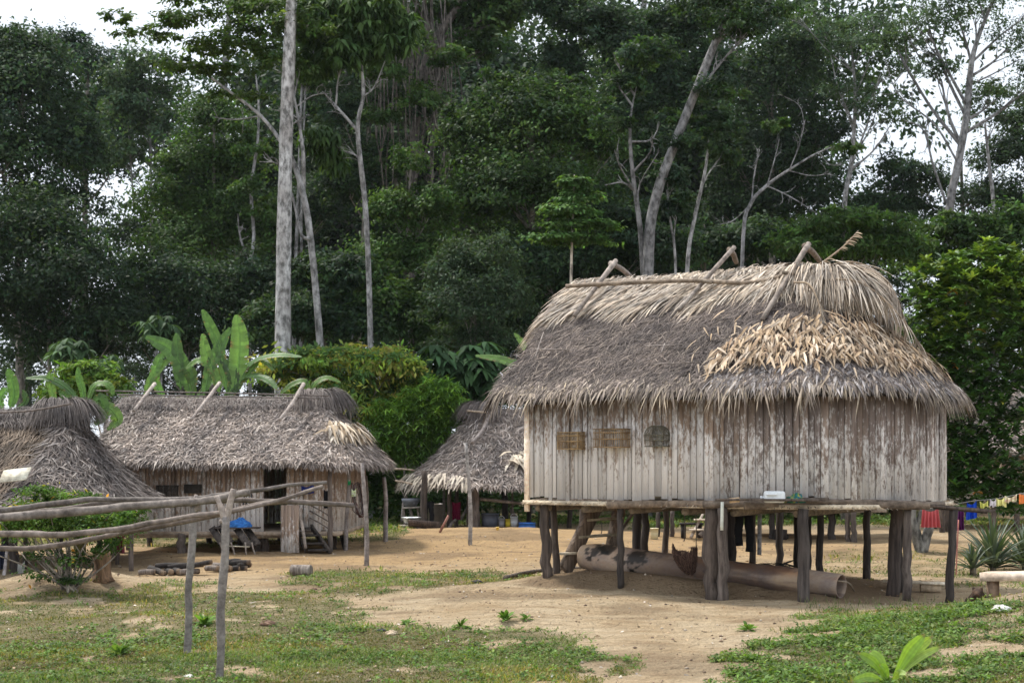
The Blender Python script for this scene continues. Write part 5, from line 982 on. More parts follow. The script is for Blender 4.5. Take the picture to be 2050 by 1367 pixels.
dm.materials.append(mat('dog_fur', _fur)); tag(dog, 'dark brown dog lying behind the earth bank by the timber bench', 'dog')
mb = MB()
for s in (-1, 1): lathe(mb, base + A(s * .035 + .02, -.065, .175), [(0, -.009), (.009, 0), (0, .009)], 8, (.005, .004, .004))
mb.build('eye', M_PLASTIC, None, tuple(base)); e = bpy.data.objects['eye']; e.parent = dog; e.location = (0, 0, 0); e.rotation_euler = (0, 0, 0)

# fallen branch and scraps on the ground
P = np.array([onG(x, y) + A(0, 0, .02 + h_) for x, y, h_ in [(1012, 1160, .0), (1050, 1153, .03), (1085, 1145, .01), (1120, 1142, .02), (1172, 1138, .0)]]); mb = MB(); tube(mb, spath(P, 16), np.linspace(.05, .022, 16), 7, (.5, .42, .34), rough=.15, seed=4); tube(mb, spath([P[2], P[2] + A(.2, .1, .03), P[2] + A(.45, .1, .0)], 6), .016, 6, (.5, .42, .34)); tag(mb.build('fallen_branch', M_POST, None, tuple(P[0])), 'grey fallen branch lying on the earth bank before the steps', 'branch')
for k, (px, py, r, c, lb, cat) in enumerate([(2005, 1222, .12, (.8, .8, .8), 'white plastic scrap on the slope in front of the timber bench', 'scrap'), (1105, 1354, .035, (.85, .85, .83), 'small white scrap in the grass by the path', 'scrap'), (764, 1262, .05, (.04, .045, .05), 'small black lump in the grass beside a pale chip', 'lump'), (784, 1268, .08, (.62, .5, .36), 'pale flat wood chip in the grass beside the black lump', 'chip'), (956, 1166, .09, (.05, .045, .04), 'dark scrap at the edge of the grass strip', 'scrap'), (535, 1250, .1, (.2, .12, .08), 'brown clod on the bare patch right of the forked post', 'clod'), (378, 1354, .05, (.75, .75, .72), 'white scrap in the grass between the forked posts', 'scrap'), (628, 1180, .05, (.14, .07, .05), 'rusty brown scrap in the grass in front of the cut log', 'scrap')]):
    p = onG(px, py); heap('ground_scrap', p, r, r * .7, r * .5, [c, np.array(c) * .8], lb, cat, M_WOOD, 90 + k, .5)
# ------------------------------------------------------------------ vegetation
DARK = [(.045, .08, .032), (.030, .056, .028), (.024, .047, .026), (.037, .068, .028), (.03, .055, .034)]
MID = [(.04, .08, .022), (.05, .095, .026), (.032, .065, .02), (.06, .105, .03)]
BLUE = [(.028, .055, .035), (.035, .065, .042), (.024, .046, .03)]
GREY = [(.06, .10, .055), (.075, .12, .065), (.05, .085, .045)]
BRIGHT = [(.09, .17, .03), (.12, .2, .035), (.07, .135, .028), (.055, .11, .025)]
YEL = [(.14, .19, .03), (.20, .21, .04), (.09, .145, .028), (.10, .15, .03), (.17, .175, .04)]
FEATH = [(.06, .11, .025), (.08, .13, .03), (.05, .09, .025)]
def leafblob(mb, g, c, r, n, L, pal, wr=.5, shape='round', sub=None, droop=.25, tone=1.0, up=.6):
    """foliage inside an ellipsoid c, radii r: leaf clumps near its outside with gaps between"""
    c = np.asarray(c, float); r = np.asarray(r, float); K = sub or max(6, int(n / 55)); d = nrm(g.normal(0, 1, (K, 3))); d[:, 2] = np.where(d[:, 2] < -.35, -d[:, 2] * .6, d[:, 2]); rad = .35 + .8 * g.random(K) ** .8
    cc = c + d * rad[:, None] * r; sz = np.clip(g.normal(.34, .10, K), .14, .6); kt = np.exp(g.normal(0, .22, K)) * tone; kp = np.asarray(pal, float)[g.integers(0, len(pal), K)]
    k = g.integers(0, K, n); P = cc[k] + g.normal(0, .5, (n, 3)) * sz[k][:, None] * r * A(1, 1, .62)
    N = nrm(d[k] * .5 + A(0, 0, up) + g.normal(0, .55, (n, 3))); D = nrm(np.cross(N, g.normal(0, 1, (n, 3)))); D = nrm(D + d[k] * .35 - A(0, 0, droop))
    ln = L * g.uniform(.6, 1.3, n); col = kp[k] * (kt[k] * np.exp(g.normal(0, .2, n)))[:, None]
    col = col * (1 + g.normal(0, .08, (n, 3)))
    strips(mb, P, D, N, ln, ln * wr, col, segs=2, bend=.25, prof=(.15, 1, .05))
    return cc
def rosette(mb, g, P, n, L, wr, pal, el=(-.6, .5), tone=1.0, segs=3, bend=.5, fold=.0, prof=(.3, 1, .8, .05)):
    m = len(P); Q = np.repeat(P, n, 0); th = np.tile(np.linspace(0, 6.283, n, endpoint=False), m) + np.repeat(g.uniform(0, 6.28, m), n) + g.normal(0, .2, m * n); e = g.uniform(*el, m * n); D = np.stack([np.cos(th) * np.cos(e), np.sin(th) * np.cos(e), np.sin(e)], -1); N = np.tile(A(0, 0, 1.), (m * n, 1)) + D * .1 + g.normal(0, .15, (m * n, 3))
    ln = np.repeat(g.uniform(.7, 1.2, m), n) * L * g.uniform(.8, 1.15, m * n); col = np.repeat(pick(g, pal, m, .2), n, 0) * g.uniform(.8, 1.2, (m * n, 1)) * tone
    strips(mb, Q + D * L * .05, D, N, ln, ln * wr, col, segs=segs, bend=bend, prof=prof, fold=fold)
def twigs(mb, g, path, r, n, col, depth):
    L = np.linalg.norm(path[-1] - path[0]); t = nrm(np.gradient(path, axis=0))
    for k in range(n):
        j = int(g.uniform(.3, .97) * (len(path) - 1)); d = nrm(t[j] * .7 + g.normal(0, .55, 3) * A(1, .6, 1) + A(0, 0, .25)); ln = L * g.uniform(.16, .34)
        p = spath([path[j], path[j] + d * ln * .5 + g.normal(0, .06, 3) * ln, path[j] + nrm(d + g.normal(0, .3, 3)) * ln], 7); tube(mb, p, np.linspace(r, r * .25, 7), 5, col, cap=False)
        if depth > 1: twigs(mb, g, p, r * .5, 4, col, depth - 1)
def tree(name, label, cat, Y, blobs, L, pal, n, trunk=None, tcol=(.2, .185, .16), r0=None, wr=.5, seed=1, group=None, limbs=(), style='round', ros=None, leafm=None, tone=1.0, depth=.8, autolimb=True, droop=.25, upw=.6, auto_r=.032, tdy=0.):
    """blobs: (px, py, rx, ry) ellipses of the crown at distance Y; trunk: (px, py, width px) points"""
    g = np.random.default_rng(seed); s = Y / F; b0 = np.array([W(q[0], q[1], Y) for q in blobs]); mx = np.mean([q[0] for q in blobs]); my = max(q[1] for q in blobs)
    base = W(trunk[0][0] if trunk else mx, HZ, Y); base[2] = gz(base[0], base[1]); root = thing(name, base, label, cat, group)
    area = np.array([q[2] * q[3] for q in blobs], float); mb = MB(); tips = []
    dy = [g.normal(0, .35) * q[2] * s * depth for q in blobs]
    for q, a, oy in zip(blobs, area, dy):
        c = W(q[0], q[1], Y) + A(0, oy + tdy, 0) ; c[0] *= 1 + tdy / Y; c[2] = CAMZ + (c[2] - CAMZ) * (1 + tdy / Y); rr = A(q[2] * s, (q[2] * .6 + q[3] * .4) * s * depth, q[3] * s); k = max(30, int(n * a / area.sum()))
        if ros: 
            m = max(4, k // ros[0]); d = nrm(g.normal(0, 1, (m, 3))); P = c + d * rr * (.3 + .8 * g.random((m, 1)) ** .6); rosette(mb, g, P, ros[0], L, wr, pal, el=ros[1], tone=tone, bend=ros[2])
            tips.append(P[:5])
        else: tips.append(leafblob(mb, g, c, rr, k, L, pal, wr, tone=tone, droop=droop, up=upw)[:5])
    mb.build('crown', leafm or M_LEAF, root)
    mb = MB()
    if trunk: P = np.array([W(q[0], q[1], Y) for q in trunk]); rad = np.array([q[2] * s / 2 for q in trunk]) * .84
    else:
        top = W(mx, min(q[1] for q in blobs) + 10, Y); P = np.array([base, base * .6 + top * .4 + A(g.normal(0, .3), 0, 0), top]); rr_ = (r0 or auto_r * (top[2] - base[2]) * .35); rad = np.array([rr_, rr_ * .75, rr_ * .3])
    if P[0][2] > base[2] - .2: P = np.vstack([A(P[0][0], P[0][1], base[2] - .3), P]); rad = np.concatenate([[rad[0] * 1.12], rad])
    m = 28; tp = spath(P, m); tr = np.interp(np.linspace(0, 1, m), np.linspace(0, 1, len(rad)), rad); tube(mb, tp, tr, 12, tcol, rough=.04, seed=seed)
    for lm in limbs:
        q = spath([W(x, y, Y) + A(0, g.normal(0, .1), 0) for x, y in lm[0]], 14); tube(mb, q, np.linspace(lm[1], min(lm[2], 2.2), 14) * s / 2 * .85, 8, tcol, rough=.06, seed=seed); twigs(mb, g, q, lm[1] * s * .16, 7, tcol, 2)
    if autolimb:
        for q, oy, tt in zip(blobs, dy, tips):
            c = W(q[0], q[1], Y) + A(0, oy, -q[3] * s * .2); c[1] += tdy; c[0] *= 1 + tdy / Y; c[2] = CAMZ + (c[2] - CAMZ) * (1 + tdy / Y); zz = np.clip(c[2] - abs(c[0] - tp[-1][0]) * .7 - 1, tp[0][2], tp[-1][2]); i = min(m - 2, int(np.argmin(abs(tp[:, 2] - zz)))); st_ = tp[i]; d = c - st_; lr = min(tr[i] * .55, .035 + .02 * np.linalg.norm(d))
            lp = spath([st_, st_ + d * .5 + A(g.normal(0, .1), g.normal(0, .1), -.08) * np.linalg.norm(d) * .4, c], 9); tube(mb, lp, np.linspace(lr, lr * .4, 9), 7, tcol, rough=.04, seed=seed)
            for t_ in tt[:4]:
                j = g.integers(4, 8); tube(mb, spath([lp[j], (lp[j] + t_) / 2 + g.normal(0, .06, 3) * np.linalg.norm(t_ - lp[j]), t_], 6), np.linspace(lr * .4, lr * .12, 6), 5, tcol)
    mb.build('trunk', M_BARK, root, smooth=True)
    return root
PALEB = (.30, .30, .305); GREYB = (.2, .2, .2); DARKB = (.11, .095, .085); BROWNB = (.3, .26, .22)
FG = 'tall forest trees behind the village'
T = lambda *a, **k: tree(*a, **{'group': FG, **k})
K = 1.0
# left side
T('broadleaf_tree', 'huge dark broad tree filling the upper corner over the low hut', 'tree', 64, [(60, 190, 110, 110), (20, 330, 110, 110), (135, 300, 75, 110), (50, 110, 60, 60), (15, 95, 40, 45), (100, 410, 110, 70), (-60, 220, 90, 130)], .21, DARK, 44000, seed=101, tone=1.1)
T('broadleaf_tree', 'bluish dark rounded tree rising just behind the huge corner tree', 'tree', 84, [(165, 135, 75, 65), (200, 230, 65, 100), (120, 95, 60, 45), (170, 340, 70, 90), (225, 330, 40, 80)], .24, BLUE, 20000, seed=102)
T('broadleaf_tree', 'black green low spreading tree right above the low hut roof', 'tree', 58, [(60, 480, 130, 100), (160, 570, 110, 90), (30, 620, 120, 100), (-50, 520, 100, 110), (120, 690, 110, 70), (240, 660, 80, 70)], .19, DARK, 44000, seed=103, tone=.9)
T('slender_tree', 'pale feathery tree on thin stems in front of bright sky', 'tree', 76, [(280, 140, 70, 60), (260, 230, 60, 65), (315, 260, 45, 60), (250, 320, 50, 50), (300, 190, 60, 50), (240, 180, 40, 60)], .24, GREY, 9000, trunk=[(318, 800, 9), (304, 560, 8), (303, 400, 7), (300, 250, 5), (290, 150, 3)], tcol=GREYB, limbs=[([(270, 420), (262, 330), (255, 250)], 5, 2), ([(304, 380), (322, 320), (330, 260)], 4, 2)], seed=104)
T('broadleaf_tree', 'dark green many layered tree left of the giant pale trunk', 'tree', 68, [(430, 240, 75, 55), (400, 330, 85, 65), (350, 400, 95, 65), (455, 420, 70, 75), (385, 500, 105, 75), (480, 330, 60, 55), (500, 470, 60, 70)], .19, MID, 34000, seed=105, tone=1.1)
T('broadleaf_tree', 'dense black green tree low behind the banana leaves', 'tree', 60, [(330, 560, 115, 75), (260, 640, 100, 75), (440, 610, 100, 75), (380, 680, 110, 60), (500, 560, 60, 60)], .18, DARK, 32000, seed=106)
T('feathery_tree', 'slender pale tree whose long limb carries flat feathery sprays over the sky', 'tree', 47, [(300, 72, 70, 20), (380, 50, 80, 26), (470, 90, 75, 30), (345, 125, 60, 20), (435, 150, 65, 22), (520, 60, 80, 35), (560, 130, 55, 35), (480, 190, 60, 20), (610, 60, 60, 45), (250, 40, 40, 15), (410, 95, 60, 20), (540, 10, 90, 40), (420, 5, 80, 25)], .17, FEATH, 12500,
  trunk=[(648, 900, 18), (641, 690, 17), (622, 480, 16), (606, 385, 15), (585, 320, 12), (560, 280, 10), (520, 230, 8), (455, 180, 6), (385, 128, 4)], tcol=PALEB, limbs=[([(606, 385), (608, 300), (590, 200), (575, 120)], 12, 5), ([(560, 280), (590, 250), (612, 235)], 5, 3), ([(520, 232), (470, 240), (430, 235)], 4, 2), ([(622, 480), (604, 470), (585, 395), (560, 330), (520, 325)], 9, 3)], seed=107, autolimb=False, upw=1.2)
T('giant_tree', 'giant tree with a thick straight pale trunk', 'tree', 46.4, [(560, -60, 150, 60), (660, -30, 110, 60), (600, 45, 55, 35), (500, -20, 80, 40), (690, 30, 60, 40)], .30, MID, 14000, trunk=[(566, 900, 44), (567, 590, 36), (571, 350, 33), (577, 150, 30), (584, 0, 26), (590, -120, 18)], tcol=(.42, .42, .425), seed=108, tdy=18, autolimb=False)
T('slender_tree', 'twisted thin grey tree left of the giant trunk', 'tree', 62, [(505, 300, 45, 30), (480, 260, 40, 25), (520, 420, 35, 30), (490, 380, 40, 30)], .2, MID, 2600, trunk=[(500, 720, 8), (495, 570, 9), (508, 480, 8), (503, 380, 8), (515, 290, 7), (518, 210, 5), (512, 150, 3)], tcol=PALEB, limbs=[([(495, 520), (480, 470), (478, 430)], 6, 3)], seed=109, autolimb=False)
for k, (x0, x1, w, lb) in enumerate([(590, 597, 9, 'thin pale trunk close beside the giant trunk'), (603, 604, 7, 'thinnest mottled trunk between the giant trunk and the leaning one')]):
    T('slender_tree', lb, 'tree', 68, [(x1 + 10, 160, 40, 40), (x1 + 30, 90, 40, 40)], .22, MID, 1800, trunk=[(x0 - 2, 800, w + 1), (x0, 590, w), (x1, 400, w - 1), (x1 + 8, 150, w - 3)], tcol=PALEB, seed=110 + k)
T('palmate_tree', 'forked pale tree with drooping hand shaped leaves', 'tree', 47.5, [(650, 55, 50, 35), (720, 60, 60, 40), (770, 90, 50, 30), (690, 112, 50, 22), (640, 15, 60, 30), (800, 40, 40, 30), (625, 110, 40, 28), (740, 10, 60, 30), (640, 280, 36, 30), (672, 312, 26, 26)], .38, MID, 5600, trunk=[(745, 900, 15), (740, 610, 13), (732, 420, 13), (716, 262, 11), (727, 190, 8), (722, 105, 6)], tcol=PALEB, limbs=[([(716, 262), (672, 212), (645, 182)], 8, 4), ([(672, 212), (680, 150), (706, 112)], 5, 3), ([(733, 430), (720, 320), (660, 300), (635, 298)], 5, 3), ([(727, 195), (750, 175), (775, 110)], 4, 2)], wr=.32, ros=(9, (-.9, .1), .6), seed=113, autolimb=False)
# vine draped tree
t8 = T('vine_draped_tree', 'dark leaning tree hung with a curtain of grey vines', 'tree', 66, [(850, -25, 130, 45), (980, 40, 65, 45), (960, 100, 45, 32), (1000, 10, 60, 40), (900, 20, 60, 30)], .3, MID, 9000, trunk=[(826, 900, 18), (826, 450, 18), (832, 260, 20), (850, 140, 24), (885, 60, 22), (925, 5, 18), (960, -60, 10)], tcol=DARKB, limbs=[([(868, 300), (872, 200), (885, 100)], 8, 6), ([(863, 420), (868, 300)], 8, 8)], seed=114)
g = np.random.default_rng(115); mb = MB()
for k in range(80):
    x = 745 + 160 * g.random() ** .9; y0 = g.uniform(-40, 60) + abs(x - 830) * .3; y1 = min(g.uniform(150, 420) + 60 * math.sin(x * .05), 460); Y = 66 + g.uniform(-2.5, 1.5); xm = x + g.normal(0, 10)
    tube(mb, spath([W(x, y0, Y), W(xm, y0 * .6 + y1 * .4, Y + g.normal(0, .3)), W(xm + g.normal(0, 8), y1 * .8 + y0 * .2, Y), W(xm + g.normal(0, 14), y1, Y)], 8), g.uniform(.014, .036), 4, np.array((.13, .113, .10)) * g.uniform(.6, 1.3))
mb.build('vines', M_BARK, t8)
mb = MB()
for (px, py, rx, ry, n) in [(760, 150, 50, 35, 1500), (850, 205, 50, 35, 1300), (800, 85, 60, 35, 1800), (900, 120, 40, 30, 1000), (770, 240, 40, 30, 900)]: leafblob(mb, g, W(px, py, 61), A(rx, rx * .8, ry) * 61 / F, n, .19, MID, .5)
mb.build('crown', M_LEAF, t8)
T('round_tree', 'large round bushy tree with fine mid green leaves', 'tree', 54, [(1060, 260, 130, 95), (955, 300, 75, 95), (1150, 290, 85, 105), (1050, 400, 145, 95), (1180, 420, 75, 90), (1050, 500, 150, 70), (1110, 560, 90, 60), (1135, 165, 40, 25), (1000, 160, 36, 24), (900, 250, 30, 40), (1225, 300, 40, 40), (1210, 215, 30, 26), (1060, 160, 30, 16), (930, 430, 55, 80), (1100, 205, 70, 45), (1010, 205, 60, 45), (1000, 330, 80, 80)], .17, MID + DARK[:2], 58000, seed=116, tone=1.0)
lean = T('leaning_tree', 'tall tree with a pale trunk leaning up over the big house roof', 'tree', 48, [(1185, 60, 105, 85), (1125, 130, 50, 75), (1270, 120, 85, 95), (1330, 60, 95, 75), (1240, 235, 75, 75), (1335, 200, 80, 100), (1285, 320, 70, 80), (1425, 150, 65, 85), (1420, 270, 60, 90), (1390, 40, 80, 55), (1110, 20, 70, 60)], .20, DARK, 58000, trunk=[(1294, 900, 28), (1298, 520, 26), (1312, 400, 24), (1350, 290, 22), (1386, 200, 21), (1430, 90, 18), (1470, 0, 12)], tcol=(.2, .2, .205), limbs=[([(1290, 560), (1282, 450), (1264, 330), (1262, 240), (1275, 170)], 16, 3), ([(1386, 200), (1440, 130), (1500, 60)], 9, 4), ([(1430, 90), (1480, 45), (1540, 20)], 8, 3)], seed=117, tone=1.0, tdy=17, autolimb=False)
g = np.random.default_rng(1171); mb = MB()
for (px, py, rx, ry, n) in [(1255, 175, 45, 35, 1500), (1290, 110, 60, 40, 1800), (1232, 260, 40, 35, 900), (1480, 60, 70, 45, 2200), (1430, 190, 55, 35, 1300), (1375, 300, 40, 26, 700), (1530, 20, 70, 40, 1800), (1400, 20, 60, 40, 1500), (1440, 260, 45, 30, 800), (1330, 230, 35, 25, 600)]: leafblob(mb, g, W(px, py, 48) + A(0, g.uniform(-.5, .5), 0), A(rx, rx * .8, ry) * 48 / F, n, .16, DARK + MID[:1], .5)
mb.build('crown', M_LEAF, lean)
T('broadleaf_tree', 'very dark dense tree behind the bare branched one', 'tree', 76, [(1530, 180, 90, 115), (1600, 120, 75, 80), (1560, 320, 100, 95), (1640, 290, 60, 75), (1485, 320, 55, 85), (1600, 410, 95, 75), (1510, 430, 75, 65), (1440, 430, 50, 70)], .21, DARK, 40000, seed=118, tone=.85)
T('bare_tree', 'nearly leafless pale branching tree before the dark wall of leaves', 'tree', 48, [(1700, 300, 30, 20), (1560, 250, 40, 25)], .18, MID, 700, trunk=[(1478, 900, 9), (1487, 490, 9), (1502, 410, 9), (1535, 372, 8), (1580, 340, 6), (1640, 305, 4), (1700, 285, 3)], tcol=(.24, .24, .25), limbs=[([(1505, 405), (1512, 350), (1520, 300)], 4, 2), ([(1535, 372), (1585, 395), (1640, 430)], 4, 2), ([(1580, 340), (1600, 290), (1612, 240)], 3, 1.5), ([(1580, 342), (1625, 350), (1660, 350)], 3, 1.5), ([(1535, 372), (1550, 320), (1560, 280)], 3, 1.5), ([(1502, 410), (1470, 440), (1440, 450)], 3, 1.5), ([(1640, 305), (1660, 330), (1690, 330)], 2.5, 1.2), ([(1610, 250), (1600, 210), (1560, 190)], 2, 1)], seed=119, autolimb=False)
for k, (tr, lb) in enumerate([([(1374, 700, 11), (1377, 520, 10), (1392, 430, 9), (1412, 340, 7), (1420, 270, 4)], 'thin pale curved trunk right of the leaning tree'), ([(1350, 700, 6), (1352, 520, 6), (1340, 430, 5), (1335, 380, 3)], 'thread thin grey trunk between the two pale ones')]):
    T('slender_tree', lb, 'tree', 48.5, [(tr[-1][0], tr[-1][1] - 20, 40, 35), (tr[-1][0] + 20, tr[-1][1] + 40, 35, 30)], .2, DARK, 1600, trunk=tr, tcol=PALEB, seed=120 + k)
# right side, light open crowns
T('open_tree', 'pale multi stemmed tree with an airy grey crown against the sky', 'tree', 72, [(1700, 110, 70, 60), (1685, 200, 55, 50), (1750, 230, 70, 45), (1655, 60, 60, 45), (1760, 140, 60, 50), (1730, 50, 70, 40), (1600, 30, 70, 35)], .17, GREY, 8500, trunk=[(1682, 700, 13), (1690, 420, 12), (1704, 330, 11), (1712, 200, 8), (1703, 80, 5)], tcol=PALEB, limbs=[([(1704, 340), (1750, 300), (1790, 240)], 6, 2), ([(1704, 330), (1740, 240), (1760, 150)], 6, 2), ([(1709, 250), (1680, 180), (1660, 100)], 5, 2), ([(1712, 190), (1740, 120), (1750, 50)], 4, 2)], seed=122, upw=1.0)
T('open_tree', 'tall pale tree spreading fine branches beyond the golden thatch', 'tree', 66, [(1850, 60, 80, 50), (1950, 30, 90, 50), (2025, 80, 65, 50), (1885, 150, 55, 40), (2000, 185, 55, 45), (1800, 90, 60, 45), (1900, 0, 80, 40), (2080, 150, 60, 60)], .16, GREY, 10000, trunk=[(1888, 700, 22), (1900, 430, 20), (1918, 330, 19), (1935, 230, 17), (1946, 120, 13), (1972, 40, 9), (2005, -30, 6)], tcol=(.2, .2, .205), limbs=[([(1936, 235), (1895, 150), (1862, 55), (1850, 0)], 9, 3), ([(1946, 125), (2005, 70), (2060, 30)], 7, 3), ([(1918, 330), (1870, 250), (1800, 190), (1770, 120)], 6, 2), ([(1895, 150), (1840, 110), (1810, 60)], 4, 2), ([(1940, 170), (1985, 150), (2040, 120)], 5, 2), ([(1972, 40), (1960, 0), (1950, -40)], 5, 2), ([(1900, 420), (1868, 330), (1850, 260), (1810, 240)], 7, 2)], seed=123, upw=1.0)
T('open_tree', 'thin straight grey trunk at the frame edge under airy leaves', 'tree', 70, [(1985, 240, 45, 35), (2020, 200, 50, 40), (1960, 200, 40, 35)], .18, GREY, 2200, trunk=[(1996, 700, 9), (1990, 430, 9), (1980, 330, 8), (1972, 250, 5)], tcol=PALEB, seed=124)
T('broadleaf_tree', 'dark rounded tree at the frame edge above the glossy tree', 'tree', 74, [(2005, 335, 75, 65), (2045, 260, 50, 70), (1960, 410, 85, 55), (2050, 420, 70, 70), (1840, 375, 75, 50), (1790, 350, 50, 45), (1770, 420, 80, 45)], .2, DARK, 25000, seed=125)
T('flat_topped_tree', 'spreading flat topped green tree right of the big roof ridge', 'tree', 46, [(1700, 452, 110, 30), (1630, 475, 70, 28), (1785, 480, 80, 36), (1740, 500, 110, 36), (1600, 505, 60, 30)], .2, BRIGHT[2:] + MID, 14000, seed=126, wr=.35)
T('flat_topped_tree', 'dull green bushy tree between the flat topped and the glossy tree', 'tree', 49, [(1900, 468, 75, 36), (1960, 505, 70, 55), (1860, 520, 75, 45), (2030, 470, 60, 60)], .2, MID, 11000, seed=127)
# middle distance
T('round_tree', 'green small leaved tree below the vine curtain', 'tree', 52, [(800, 440, 65, 70), (860, 430, 55, 55), (780, 530, 75, 65), (860, 520, 60, 60), (820, 330, 40, 40), (790, 610, 80, 50), (850, 590, 60, 50)], .16, MID, 22000, seed=128, tone=1.15)
T('grey_leaved_tree', 'grey green fine leaved tree standing left of the big roof', 'tree', 48, [(960, 540, 75, 80), (930, 620, 85, 65), (1005, 600, 55, 80), (900, 560, 50, 60), (960, 680, 90, 50)], .15, GREY, 21000, seed=129, tone=.8, wr=.35)
T('tiered_sapling', 'young tree with tiered light foliage on a thin stem behind the ridge', 'tree', 45, [(1150, 368, 30, 16), (1158, 395, 45, 14), (1140, 425, 60, 13), (1158, 452, 68, 12), (1135, 478, 75, 11), (1175, 480, 50, 10)], .15, [(.06, .12, .035), (.075, .14, .04)], 14000, trunk=[(1141, 800, 7), (1143, 570, 7), (1146, 450, 5), (1150, 350, 2.5)], tcol=(.5, .45, .38), seed=130, upw=1.6, autolimb=False, tone=1.15)
for k, (bl_, lb, pal, n) in enumerate([([(640, 640, 85, 60), (560, 650, 70, 60), (720, 660, 80, 60), (620, 560, 60, 60), (690, 560, 60, 60)], 'dark understorey tree round the foot of the pale trunks', DARK, 15000), ([(1100, 560, 90, 70), (1200, 520, 90, 70), (1060, 640, 80, 60), (1300, 500, 90, 60), (1240, 450, 60, 60)], 'dark understorey tree behind the big house ridge', DARK, 17000), ([(1400, 500, 100, 50), (1500, 500, 90, 50), (1330, 440, 60, 50)], 'dark low tree peeping over the middle of the ridge', DARK, 11000), ([(760, 620, 70, 60), (830, 640, 70, 60), (880, 700, 60, 50)], 'dusky green tree behind the orange tinged bush', MID, 9000), ([(2020, 560, 60, 60), (1990, 620, 90, 70), (2080, 640, 80, 80), (1930, 600, 50, 60)], 'dark tree filling in behind the glossy leaved tree', DARK, 9000), ([(430, 380, 60, 60), (600, 430, 50, 80), (660, 420, 50, 70), (560, 470, 60, 70)], 'dim leafy tree hidden between the pale trunks', DARK, 9000), ([(690, 230, 50, 60), (760, 330, 60, 70), (700, 380, 50, 70), (800, 220, 60, 60)], 'dim leafy tree hidden behind the vine curtain', DARK, 10000)]):
    T('understorey_tree', lb, 'tree', 50 + 2 * (k % 3) + (16 if k > 4 else 0), bl_, .18, pal, int(n * 1.7), seed=140 + k, tone=1.0)
# far backdrop: individually placed trees, shared crown meshes
g = np.random.default_rng(150); protos = []
for k in range(4):
    r = thing('forest_tree', (0, 0, 0), 'dark forest tree far behind the village', 'tree', 'far forest trees'); mb = MB(); tips = []
    for q in range(7): tips.append(leafblob(mb, g, A(g.normal(0, 2.4), g.normal(0, 2.0), 9 + g.uniform(-4.5, 5)), A(2.6, 2.4, 2.2) * g.uniform(.7, 1.2), 2600, .17, DARK + BLUE[:1], .55))
    mb.build('crown', M_LEAF, r); mb = MB(); tube(mb, spath([A(0, 0, -.5), A(g.normal(0, .3), 0, 5), A(g.normal(0, .5), 0, 13)], 12), np.linspace(.3, .08, 12), 8, GREYB)
    for t_ in tips: tube(mb, spath([A(0, 0, 6), A(0, 0, 8) * .4 + t_[0] * .6, t_[0]], 6), np.linspace(.12, .03, 6), 5, GREYB)
    mb.build('trunk', M_BARK, r); protos.append(r)
spots = [(380, 90, .9), (470, 89, 1.0), (590, 91.5, 1.1), (670, 90, 1.0), (760, 91.5, 1.0), (850, 92, 1.1), (930, 91.5, .95), (1100, 92, 1.1), (1170, 91.5, 1.1), (1250, 92, 1.15), (1340, 91.5, 1.1), (1400, 93, 1.0), (1500, 91.5, .9), (-60, 96, 1.0), (60, 92, .95), (210, 100, .75), (330, 96, .85), (420, 92, 1.1), (520, 98, 1.3), (620, 94, 1.25), (710, 97, 1.3), (800, 93, 1.2), (880, 99, 1.3), (965, 95, 1.15), (1050, 97, 1.05), (1130, 94, 1.2), (1210, 98, 1.35), (1290, 93, 1.3), (1450, 96, 1.3), (1530, 92, 1.3), (1610, 98, 1.25), (1690, 94, .95), (1780, 97, .72), (1860, 93, .66), (1950, 98, .75), (2050, 94, .95), (2130, 97, 1.0), (150, 88, .5), (560, 86, .75), (960, 88, .7), (1380, 90, .62), (1650, 88, .6), (1840, 87, .5), (270, 84, .5), (700, 82, .6)]
for k, (px, Y, s_) in enumerate(spots):
    o = protos[k] if k < 4 else copy_tree(protos[k % 4]); x = (px - CX) * Y / F; o.location = (x, Y, gz(x, Y)); s_ = s_ * (1.85 if 380 < px < 1500 and not 930 < px < 1080 and Y > 91 else 1.25); o.scale = (s_, s_, s_ * (1.0 + .15 * math.sin(k * 2.3))); o.rotation_euler = (0, 0, g.uniform(0, 6.28))
# undergrowth mass at the forest edge
mb = MB(); g = np.random.default_rng(160)
for k in range(120):
    px = g.uniform(-80, 2130); Y = g.uniform(47, 60); x = (px - CX) * Y / F; h = g.uniform(.8, 2.6) * (1 + .3 * (Y - 47) / 13)
    leafblob(mb, g, A(x, Y, gz(x, Y) + h * .45), A(1.5 + g.random(), 1.1, h * .62), 620, .2, MID if k % 3 else DARK, .45, tone=.85 + .3 * g.random())
tag(mb.build('undergrowth', M_LEAF), 'dark mass of undergrowth along the forest edge', kind='stuff')
# the wood going on beyond both edges of the view
mb = MB(); g = np.random.default_rng(165)
for k in range(70):
    x = g.uniform(24, 60) * (1 if k % 2 else -1); Y = g.uniform(50, 95) ; x = x * Y / 60 + (4 if k % 2 else -4) * Y / 60; h = g.uniform(2, 24) if k > 20 else g.uniform(1, 5)
    leafblob(mb, g, A(x, Y, h), A(3.5, 3.2, 3.0) * g.uniform(.7, 1.2), 1300, .3, DARK + MID[:1], .55)
for k in range(24):
    x = g.uniform(26, 55) * (1 if k % 2 else -1); Y = g.uniform(58, 90); tube(mb, spath([A(x, Y, -.3), A(x + g.normal(0, .4), Y, 10), A(x + g.normal(0, 1), Y, 22)], 10), np.linspace(.28, .08, 10), 7, (.06, .055, .05))
tag(mb.build('forest', M_LEAF), 'dark wood continuing past both ends of the tree wall', kind='stuff')
